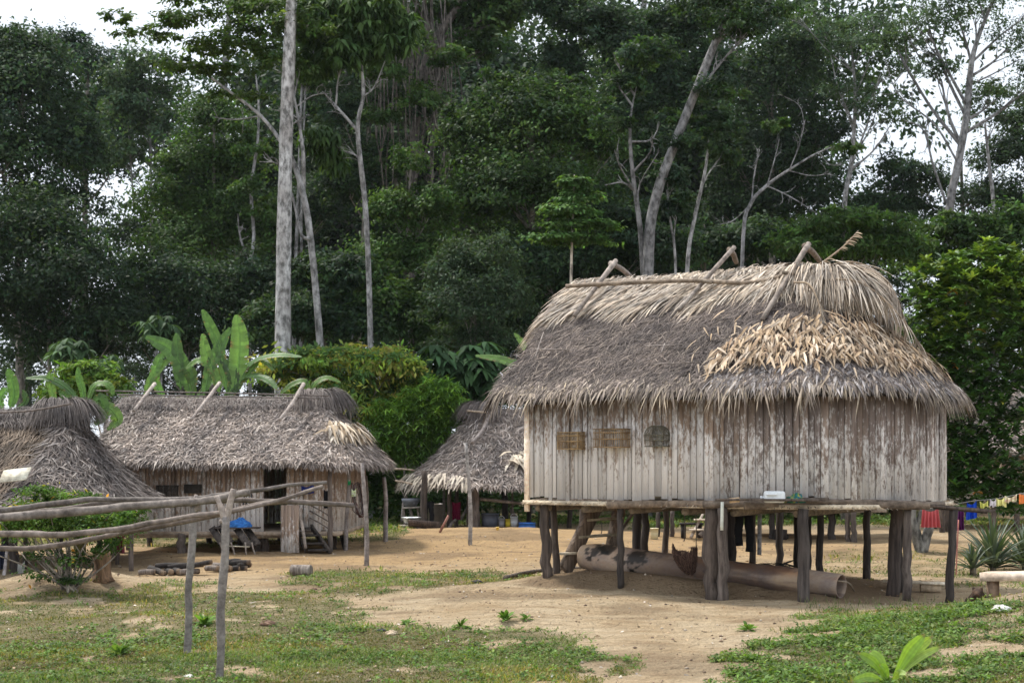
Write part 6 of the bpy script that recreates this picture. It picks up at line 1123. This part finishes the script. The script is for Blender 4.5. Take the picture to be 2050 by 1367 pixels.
# bushes behind the huts
BG = 'bushes behind the huts'
def bush(name, label, Y, blobs, L, pal, n, seed, **k): return tree(name, label, 'bush', Y, blobs, L, pal, n, seed=seed, **{'group': BG, 'tcol': BROWNB, **k})
bush('cacao_bush', 'broad bush of yellow green leaves tinged with orange behind the grey hut', 44, [(620, 735, 85, 42), (700, 720, 75, 34), (780, 740, 75, 42), (825, 790, 45, 45), (720, 790, 85, 55), (640, 795, 70, 50), (560, 755, 45, 36), (760, 830, 50, 40)], .2, YEL + MID[:2], 24000, 170, wr=.36, droop=.55, tone=1.65)
bush('mango_bush', 'bright green bush of long pointed leaves between the two huts', 43, [(800, 850, 75, 55), (870, 805, 65, 45), (905, 850, 50, 50), (760, 895, 50, 40), (830, 900, 60, 45)], .24, BRIGHT, 17000, 171, wr=.17, ros=(11, (-.35, 1.0), .45), tone=1.7)
bush('papaya_plant', 'papaya with large lobed dull green leaves next to the big roof', 45, [(890, 715, 45, 25), (940, 740, 45, 25), (970, 705, 40, 22), (900, 765, 40, 22), (980, 770, 40, 25)], .62, [(.05, .11, .045), (.065, .13, .05), (.04, .085, .035)], 1000, 172, wr=.3, ros=(9, (-.45, .1), .5))
bush('low_bush', 'dark bush on the grass beyond the hammock', 45, [(740, 940, 50, 50), (720, 1000, 50, 40), (780, 990, 50, 50), (690, 960, 40, 60)], .18, MID, 6500, 173)
bush('low_bush', 'yellow green leafy bush behind the left banana clump', 42, [(175, 755, 55, 38), (130, 785, 55, 34), (225, 780, 40, 30)], .2, BRIGHT[:3] + YEL[:1], 5000, 174, wr=.35)
bush('low_bush', 'bright yellow green bush low behind the kitchen roof', 46, [(900, 800, 50, 35), (940, 790, 40, 30), (920, 840, 45, 30)], .2, BRIGHT, 4000, 175)
bush('low_bush', 'dark leafy bush on the grass behind the grey hut', 46, [(470, 1000, 70, 50), (380, 990, 80, 50), (560, 990, 60, 50), (300, 1000, 60, 50)], .2, DARK, 6000, 176)
bush('low_bush', 'dull green bush glimpsed beneath the big house', 50, [(1330, 1000, 70, 34), (1450, 1000, 70, 34), (1560, 1000, 80, 30), (1680, 1000, 80, 30), (1790, 1000, 80, 30)], .2, DARK, 6000, 177)
for k, (px, py, Y, L, lb) in enumerate([(140, 690, 47, .46, 'umbrella shaped sapling in front of the dark tree'), (212, 725, 46, .38, 'small palm like sapling beside the umbrella shaped one'), (320, 648, 48, .4, 'pale fan leaved sapling left of the tall banana leaves'), (690, 320, 57, .6, 'sprig of drooping leaves beside the forked pale trunk')][:3]):
    tree('sapling', lb, 'sapling', Y, [(px, py, 38, 16), (px - 10, py + 12, 36, 12)], L, [(.045, .085, .04), (.06, .11, .05)], 260, trunk=[(px + 3, 800, 6), (px + 2, py + 40, 5), (px, py, 3)], tcol=GREYB, ros=(9, (-.7, .1), .5), wr=.26, seed=180 + k, group='saplings at the forest edge', autolimb=False)
# glossy leaved tree at the right
g = np.random.default_rng(190)
BASE = onG(1843, 1103); Yt = BASE[1]; gt = thing('glossy_tree', BASE, 'glossy leaved tree with yellow green top and a forked pale trunk', 'tree'); mb = MB(); ns = 0
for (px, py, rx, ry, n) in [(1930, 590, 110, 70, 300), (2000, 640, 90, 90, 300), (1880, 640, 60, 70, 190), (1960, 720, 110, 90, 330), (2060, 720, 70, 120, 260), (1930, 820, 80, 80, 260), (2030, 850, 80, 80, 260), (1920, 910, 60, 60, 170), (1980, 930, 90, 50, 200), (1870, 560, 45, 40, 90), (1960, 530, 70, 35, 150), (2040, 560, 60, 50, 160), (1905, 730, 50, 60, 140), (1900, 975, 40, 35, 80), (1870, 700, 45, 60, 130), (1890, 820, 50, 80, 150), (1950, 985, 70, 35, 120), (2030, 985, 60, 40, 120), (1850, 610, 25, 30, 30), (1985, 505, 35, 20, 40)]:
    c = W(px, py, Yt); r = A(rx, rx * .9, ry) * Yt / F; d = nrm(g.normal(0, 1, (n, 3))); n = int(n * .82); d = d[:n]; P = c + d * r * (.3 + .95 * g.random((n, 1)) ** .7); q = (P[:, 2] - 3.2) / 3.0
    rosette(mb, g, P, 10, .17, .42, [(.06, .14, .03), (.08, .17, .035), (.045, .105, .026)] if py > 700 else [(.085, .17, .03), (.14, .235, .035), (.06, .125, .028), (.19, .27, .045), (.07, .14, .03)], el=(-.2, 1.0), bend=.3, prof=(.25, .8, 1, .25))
    k = max(1, n // 70); rosette(mb, g, P[:k], 5, .14, .5, [(.45, .30, .04), (.38, .38, .05), (.5, .2, .04)], el=(-.3, .8))
mb.build('crown', M_GLOSSLEAF, gt)
mb = MB(); s = Yt / F
for pts, w0, w1 in [([(1846, 1112), (1836, 1075), (1826, 1040), (1830, 1000), (1850, 930), (1880, 800), (1910, 680)], 24, 7), ([(1846, 1105), (1856, 1070), (1866, 1040), (1880, 990), (1920, 900), (1970, 780), (2000, 650)], 22, 7), ([(1834, 1060), (1845, 1024), (1862, 1020), (1890, 1010)], 10, 7), ([(1880, 990), (1950, 940), (2030, 880)], 9, 4), ([(1860, 880), (1850, 760), (1870, 620)], 8, 4), ([(1960, 800), (2030, 740), (2060, 690)], 7, 3), ([(1935, 560), (1934, 660)], 4, 5)]:
    P = spath([W(x, y, Yt) for x, y in pts], 20); tube(mb, P, np.linspace(w0, w1, 20) * s / 2, 10, (.2, .195, .18), rough=.06, seed=pts[0][0])
mb.build('trunk', M_BARK, gt, smooth=True)
# bush beside the low hut
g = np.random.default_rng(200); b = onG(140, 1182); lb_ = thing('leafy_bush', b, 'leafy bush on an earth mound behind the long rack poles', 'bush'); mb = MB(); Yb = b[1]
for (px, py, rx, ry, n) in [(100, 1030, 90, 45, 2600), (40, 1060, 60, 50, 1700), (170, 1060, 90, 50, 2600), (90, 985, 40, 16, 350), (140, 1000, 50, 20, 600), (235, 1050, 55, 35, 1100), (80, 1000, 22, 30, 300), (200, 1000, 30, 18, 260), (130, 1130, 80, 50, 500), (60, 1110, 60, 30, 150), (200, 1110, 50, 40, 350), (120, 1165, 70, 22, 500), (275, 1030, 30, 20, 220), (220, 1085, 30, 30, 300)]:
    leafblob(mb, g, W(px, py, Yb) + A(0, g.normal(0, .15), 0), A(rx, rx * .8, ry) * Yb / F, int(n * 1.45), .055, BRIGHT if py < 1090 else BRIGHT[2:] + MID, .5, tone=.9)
    leafblob(mb, g, W(px, py, Yb), A(rx, rx * .8, ry) * Yb / F, n // 70, .08, [(.4, .35, .04), (.45, .22, .03)], .5)
mb.build('foliage', M_LEAF, lb_); mb = MB()
for k in range(26):
    px = 140 + g.normal(0, 75); py = g.uniform(1010, 1110); tube(mb, spath([b + A(g.normal(0, .07), g.normal(0, .05), -.03), b * .5 + W(px, py, Yb) * .5 + A(g.normal(0, .1), g.normal(0, .1), 0), W(px, py, Yb + g.normal(0, .3))], 9), np.linspace(.022, .006, 9), 5, (.36, .31, .26))
mb.build('stem', M_BARK, lb_)
# banana plants
BANPAL = [(.10, .205, .045), (.13, .24, .055), (.08, .165, .042), (.15, .265, .06)]
def bananaleaf(mb, g, pts, w, col, Y, tear=.25, face=0.0):
    P = spath([W(x, y, Y + dy) for x, y, dy in pts], 26); n = 26; t = nrm(np.gradient(P, axis=0)); q = np.linspace(0, 1, n); prof = np.clip(np.sin(np.pi * np.clip(q * .93 + .05, 0, 1)) ** .55, 0.04, 1) * w * .84 * Y / F / 2; prof[:2] *= .3
    S = nrm(np.cross(t, A(0, -1, 0) * math.cos(face) + A(0, 0, 1) * math.sin(face))); N = nrm(np.cross(S, t)); V = []; f = []; C = []; c = np.asarray(col, float)
    for side in (-1, 1):
        cut = g.random(n) < tear + .14; gap = g.uniform(.02, .25, n)
        for i in range(n - 1):
            b = len(V); z = (.14 + .12 * g.random()) ; d0 = gap[i] * .5 if cut[i] else 0; k0 = prof[i] * (1 - .25 * d0); k1 = prof[i + 1] * (1 - .3 * gap[i] * cut[i]); e = t[i] * (-.0 if not cut[i] else -gap[i] * .12)
            V += [P[i], P[i + 1], P[i + 1] + S[i + 1] * side * k1 * .55 + N[i + 1] * z * k1, P[i] + S[i] * side * k0 * .55 + N[i] * z * k0, P[i + 1] + S[i + 1] * side * k1 + N[i + 1] * z * k1 * .6 + e + t[i] * k1 * .15, P[i] + S[i] * side * k0 + N[i] * z * k0 * .6 + t[i] * k0 * .15]
            f += [[b, b + 1, b + 2, b + 3], [b + 3, b + 2, b + 4, b + 5]]; v_ = c * (1 + .12 * math.sin(i * 1.7 + side) + g.normal(0, .13)); br = A(.22, .16, .06) if (cut[i] and g.random() < .5) else v_ * .95; C += [v_ * 1.3, v_ * 1.3, v_, v_, br, br]
    mb.add(np.array(V), np.array(f), np.array(C)); tube(mb, P, np.linspace(.03, .008, n), 5, c * 1.7)
def banana(label, basepx, Y, leaves, seed):
    g = np.random.default_rng(seed); x = (basepx - CX) * Y / F; root = thing('banana_plant', (x, Y, gz(x, Y)), label, 'banana plant', 'banana plants behind the huts'); cx = np.mean([q[0][0][0] for q in leaves]); cy = max(q[0][0][1] for q in leaves); mb = MB()
    tube(mb, spath([A(x, Y, gz(x, Y) - .05), W((basepx + cx) / 2, (cy + 1000) / 2, Y), W(cx, cy - 5, Y)], 10), np.linspace(.14, .07, 10), 10, (.22, .24, .09)); mb.build('stem', M_POLE, root, smooth=True)
    for pts, w, tear, face, tone in leaves: mb = MB(); bananaleaf(mb, g, [(q[0], q[1], (q[2] if len(q) > 2 else 0)) for q in pts], w, np.array(BANPAL[g.integers(0, 4)]) * tone * g.uniform(.8, 1.15), Y, tear, face); mb.build('leaf', M_BANANA, root)
banana('tall banana plant with the broad upright leaf behind the grey hut', 440, 36, [([(455, 790), (440, 700), (420, 650), (405, 620)], 26, .05, .2, 1.0), ([(470, 790), (476, 740), (480, 680), (474, 630)], 46, .25, .1, 1.25), ([(408, 792), (420, 740), (440, 695), (461, 656)], 30, .05, .1, 1.0), ([(450, 792), (490, 755), (530, 758, -.5), (555, 778, -.8)], 26, .1, .9, .9), ([(455, 790), (500, 730), (550, 712, -.3), (604, 714, -.5)], 22, .15, .9, .9), ([(440, 780), (425, 740), (412, 705), (406, 668)], 30, .2, 0, 1.0), ([(440, 790), (430, 745), (400, 722), (372, 738)], 26, .3, .8, .8), ([(470, 785), (500, 745), (522, 720), (548, 742, -.4)], 20, .5, .7, .7), ([(450, 800), (470, 770), (460, 735), (440, 715)], 34, .2, .2, .6)], 211)
banana('banana plant with one wide arching leaf behind the hut ridge', 370, 36.5, [([(388, 800), (370, 745), (340, 700), (292, 674)], 42, .05, .35, 1.0), ([(362, 780), (358, 740), (355, 700), (354, 667)], 30, .08, 0, 1.05), ([(330, 800), (310, 760), (318, 722), (335, 700)], 26, .1, .5, 1.1), ([(290, 800), (300, 765), (322, 735), (345, 715)], 22, .1, .5, 1.05), ([(375, 800), (385, 760), (370, 735), (345, 745)], 30, .3, .6, .6), ([(390, 800), (420, 770), (445, 765, -.3), (470, 785, -.5)], 26, .2, .8, .7)], 212)
banana('banana clump with drooping leaves beside the low hut ridge', 160, 31, [([(168, 810), (165, 780), (158, 755), (156, 735)], 18, .05, .2, 1.0), ([(165, 810), (130, 775), (95, 758), (52, 757)], 22, .08, .8, .9), ([(175, 805), (190, 772), (215, 770), (228, 790)], 24, .1, .9, .8), ([(180, 815), (200, 800), (205, 830), (190, 850)], 34, .2, .4, .8), ([(110, 815), (105, 785), (100, 760), (98, 745)], 20, .1, 0, .9), ([(120, 815), (135, 800), (128, 790), (118, 782)], 20, .1, .2, 1.2), ([(185, 830), (215, 815), (235, 840), (215, 860)], 30, .3, .5, .7)], 213)
banana('banana plant at the frame edge with one broad upright leaf', 15, 31, [([(20, 820), (28, 790), (24, 760), (15, 738)], 28, .05, .1, 1.15), ([(5, 820), (0, 800), (8, 785), (15, 778)], 24, .05, .2, 1.3), ([(10, 825), (-15, 790), (-40, 770), (-60, 780)], 24, .1, .7, .9), ([(25, 825), (50, 805), (50, 792), (45, 780)], 16, .1, .3, .8)], 214)
banana('banana plant with two leaves emerging beside the big roof', 1085, 42, [([(1095, 790), (1060, 745), (1010, 722), (952, 712)], 28, .1, .7, 1.0), ([(1090, 790), (1075, 735), (1052, 695), (1030, 667)], 20, .05, .3, 1.0), ([(1090, 790), (1110, 740), (1130, 720), (1150, 730)], 20, .1, .3, .8)], 215)
banana('banana plant with withered brown fringe behind the right hut pole', 640, 37, [([(620, 800), (630, 770), (655, 757), (682, 765)], 20, .6, .8, .7), ([(620, 800), (610, 765), (585, 770), (560, 790)], 20, .4, .8, .7)], 216)
# pineapple plants
g = np.random.default_rng(220)
def pineapple(px, py, R0, n, label):
    b = onG(px, py); root = thing('pineapple_plant', b, label, 'pineapple plant', 'pineapple plants on the right'); mb = MB(); th = g.uniform(0, 6.28, n); e = np.linspace(.25, 1.45, n) + g.normal(0, .08, n); D = np.stack([np.cos(th) * np.cos(e), np.sin(th) * np.cos(e), np.sin(e)], -1)
    strips(mb, np.tile(b + A(0, 0, .08), (n, 1)) + D * .06, D, np.cross(np.cross(D, A(0, 0, 1)), D), R0 * g.uniform(.75, 1.15, n), .062, pick(g, [(.085, .115, .085), (.11, .14, .105), (.065, .09, .06), (.07, .11, .05)], n, .15), segs=6, lift=.1, bend=.25, droop=.12, prof=(.9, 1, .7, .05), fold=.22)
    mb.build('leaves', M_GLOSSLEAF, root); mb = MB(); tube(mb, np.array([b, b + A(0, 0, .2)]), .06, 8, (.2, .17, .12)); mb.build('stem', M_BARK, root)
pineapple(1988, 1147, 1.15, 95, 'large spiky pineapple plant right of the leaning house prop'); pineapple(2052, 1140, 1.05, 80, 'spiky pineapple plant cut by the frame edge'); pineapple(1948, 1150, .55, 45, 'small pineapple plant at the base of the larger one')
# foreground palm seedling
b = onG(1782, 1372); g = np.random.default_rng(230); sp = thing('palm_seedling', b, 'bright green pleated palm seedling sprouting from the grass', 'seedling'); Y = b[1]
for (tx, ty, w, dy, c) in [(1716, 1306, 26, -.1, (.12, .19, .03)), (1740, 1302, 30, .1, (.17, .26, .04)), (1852, 1268, 34, .0, (.17, .27, .035)), (1868, 1272, 30, .15, (.22, .30, .04)), (1886, 1292, 20, .1, (.2, .27, .06)), (1702, 1364, 24, -.25, (.15, .23, .04)), (1815, 1350, 18, -.2, (.16, .22, .05)), (1760, 1330, 20, -.15, (.12, .2, .03))]:
    tip = W(tx, ty, Y + dy); mid = (b + tip) / 2 + A(0, 0, .06); P = spath([b + A(0, 0, .0), mid, tip], 22); t = nrm(np.gradient(P, axis=0)); S = nrm(np.cross(t, A(.15, -1, .3))); N = np.cross(S, t); q = np.linspace(0, 1, 22); wd = np.interp(q, [0, .15, .55, .85, 1], [.12, .35, 1, .7, .05]) * w * .85 * Y / F / 2; k = 9; u = np.linspace(-1, 1, k)
    V = P[:, None] + S[:, None] * (u[None, :, None] * wd[:, None, None]) + N[:, None] * ((np.abs(u) * .35 + .12 * (np.arange(k) % 2))[None, :, None] * wd[:, None, None]); i = np.arange(21)[:, None] * k + np.arange(k - 1)[None]
    mb = MB(); cc = np.asarray(c) * 1.7 * (1 + .25 * (np.arange(k) % 2 - .5))[None, :, None] * (1 + .2 * g.normal(0, .3, (22, 1, 1))); cc = np.where((q > .93)[:, None, None], A(.25, .22, .08), cc); mb.add(V.reshape(-1, 3), np.stack([i, i + 1, i + k + 1, i + k], -1).reshape(-1, 4), cc.reshape(-1, 3)); mb.build('leaf', M_BANANA, sp)
# weeds one can tell apart
g = np.random.default_rng(240)
for (px, py, h, lb) in [(922, 1256, .16, 'broad leaved weed on the bank at the grass edge'), (1012, 1243, .2, 'thin weed sprig on the bare path'), (1053, 1240, .12, 'tiny weed seedling on the bare path by the sprig'), (408, 1252, .26, 'bright tall weed between the two forked posts'), (815, 1250, .14, 'leafy weed tuft left of the bare path'), (1498, 1262, .16, 'leafy weed patch on the sandy path near the hollow log'), (1985, 1196, .22, 'weed growing at the leg of the timber bench'), (240, 1310, .2, 'pale green leafy weed in the grass left of the posts')]:
    b = onG(px, py); root = thing('weed', b, lb, 'weed'); n = 26; mb = MB(); th = g.uniform(0, 6.28, n); e = g.uniform(.1, 1.3, n); D = np.stack([np.cos(th) * np.cos(e), np.sin(th) * np.cos(e), np.sin(e)], -1)
    strips(mb, b + D * .02, D, np.cross(np.cross(D, A(0, 0, 1)), D) + g.normal(0, .2, (n, 3)), h * g.uniform(.5, 1.2, n), h * .28, pick(g, BRIGHT[:3], n, .2) * 1.2, segs=4, droop=.35, prof=(.15, .8, 1, .05), fold=.12); mb.build('leaves', M_LEAF, root)
# tall thin grass stalks beside the bank on the right
mb = MB(); n = 200; px = g.uniform(1600, 1870, n); py = 1206 + 34 * g.random(n); B = np.array([onG(a, c) for a, c in zip(px, py)]); D = np.stack([g.normal(0, .3, n), g.normal(0, .3, n), np.ones(n)], -1)
strips(mb, B, D, np.tile(A(.2, -1, .1), (n, 1)) + g.normal(0, .5, (n, 3)), g.uniform(.06, .26, n) ** 1.1, .006, pick(g, [(.13, .17, .06), (.18, .2, .09), (.09, .14, .04)], n, .2), segs=3, droop=.2); tag(mb.build('grass', M_GRASS), 'thin tall grass stalks below the hollow log end', kind='stuff')

# ------------------------------------------------------------------ thin moist air
hz_ = MB(); box(hz_, A(0, 60, 18), A(130, 0, 0), A(0, 75, 0), A(0, 0, 22), (1, 1, 1)); ho = hz_.build('haze', None); ho['kind'] = 'stuff'
hm = bpy.data.materials.new('air'); hm.use_nodes = True; hm.node_tree.nodes.clear(); pv = hm.node_tree.nodes.new('ShaderNodeVolumePrincipled'); pv.inputs['Density'].default_value = .0001; pv.inputs['Color'].default_value = (.86, .93, 1, 1); pv.inputs['Anisotropy'].default_value = .2
hm.node_tree.links.new(pv.outputs[0], hm.node_tree.nodes.new('ShaderNodeOutputMaterial').inputs['Volume']); ho.data.materials.append(hm)
# ------------------------------------------------------------------ sky, sun, camera
SUN_EL, SUN_AZ = R(60), math.atan2(-.40, .34)       # azimuth of the sun measured from +Y
sdir = Vector((math.sin(SUN_AZ) * math.cos(SUN_EL), math.cos(SUN_AZ) * math.cos(SUN_EL), math.sin(SUN_EL)))
w = bpy.data.worlds.new('World'); scene.world = w; w.use_nodes = True; nt = w.node_tree; nt.nodes.clear()
sky = nt.nodes.new('ShaderNodeTexSky'); sky.sky_type = 'NISHITA'; sky.sun_disc = False; sky.sun_elevation = SUN_EL; sky.sun_rotation = SUN_AZ % (2 * math.pi)
tc = nt.nodes.new('ShaderNodeTexCoord'); mp = nt.nodes.new('ShaderNodeMapping'); mp.inputs['Scale'].default_value = (1.2, 1.2, 3.0); nz = nt.nodes.new('ShaderNodeTexNoise'); nz.inputs['Scale'].default_value = 2.2; nz.inputs['Detail'].default_value = 6
rp = nt.nodes.new('ShaderNodeValToRGB'); rp.color_ramp.elements[0].position = .25; rp.color_ramp.elements[1].position = .6; rp.color_ramp.elements[0].color = (.72,) * 3 + (1,); rp.color_ramp.elements[1].color = (1,) * 3 + (1,)
mx = nt.nodes.new('ShaderNodeMix'); mx.data_type = 'RGBA'; mx.inputs[7].default_value = (8.0, 8.6, 9.4, 1); bg = nt.nodes.new('ShaderNodeBackground'); bg.inputs[1].default_value = .1; ow = nt.nodes.new('ShaderNodeOutputWorld')
L_ = nt.links.new; L_(tc.outputs['Generated'], mp.inputs[0]); L_(mp.outputs[0], nz.inputs[0]); L_(nz.outputs[0], rp.inputs[0]); L_(rp.outputs[0], mx.inputs[0]); L_(sky.outputs[0], mx.inputs[6]); L_(mx.outputs[2], bg.inputs[0]); L_(bg.outputs[0], ow.inputs[0])
sl = bpy.data.lights.new('sun', 'SUN'); sl.energy = 3.4; sl.angle = R(7); sl.color = (1, .95, .87); so = bpy.data.objects.new('sun', sl); COL.objects.link(so); so.rotation_euler = sdir.to_track_quat('Z', 'Y').to_euler()
cam = bpy.data.cameras.new('camera'); cam.sensor_width = 36; cam.lens = F * 36 / 2050; cam.shift_y = (HZ - 683.5) / 2050; cam.clip_end = 3000; cam.dof.use_dof = True; cam.dof.focus_distance = 21.5; cam.dof.aperture_fstop = 2.8
co = bpy.data.objects.new('camera', cam); COL.objects.link(co); co.location = (0, 0, CAMZ); co.rotation_euler = (R(90), 0, 0); scene.camera = co
vs = scene.view_settings; vs.view_transform = 'Standard'; vs.look = 'None'; vs.exposure = .62; vs.gamma = 1
c_ = scene.cycles; c_.max_bounces = 6; c_.diffuse_bounces = 3; c_.glossy_bounces = 2; c_.transmission_bounces = 4; c_.transparent_max_bounces = 4
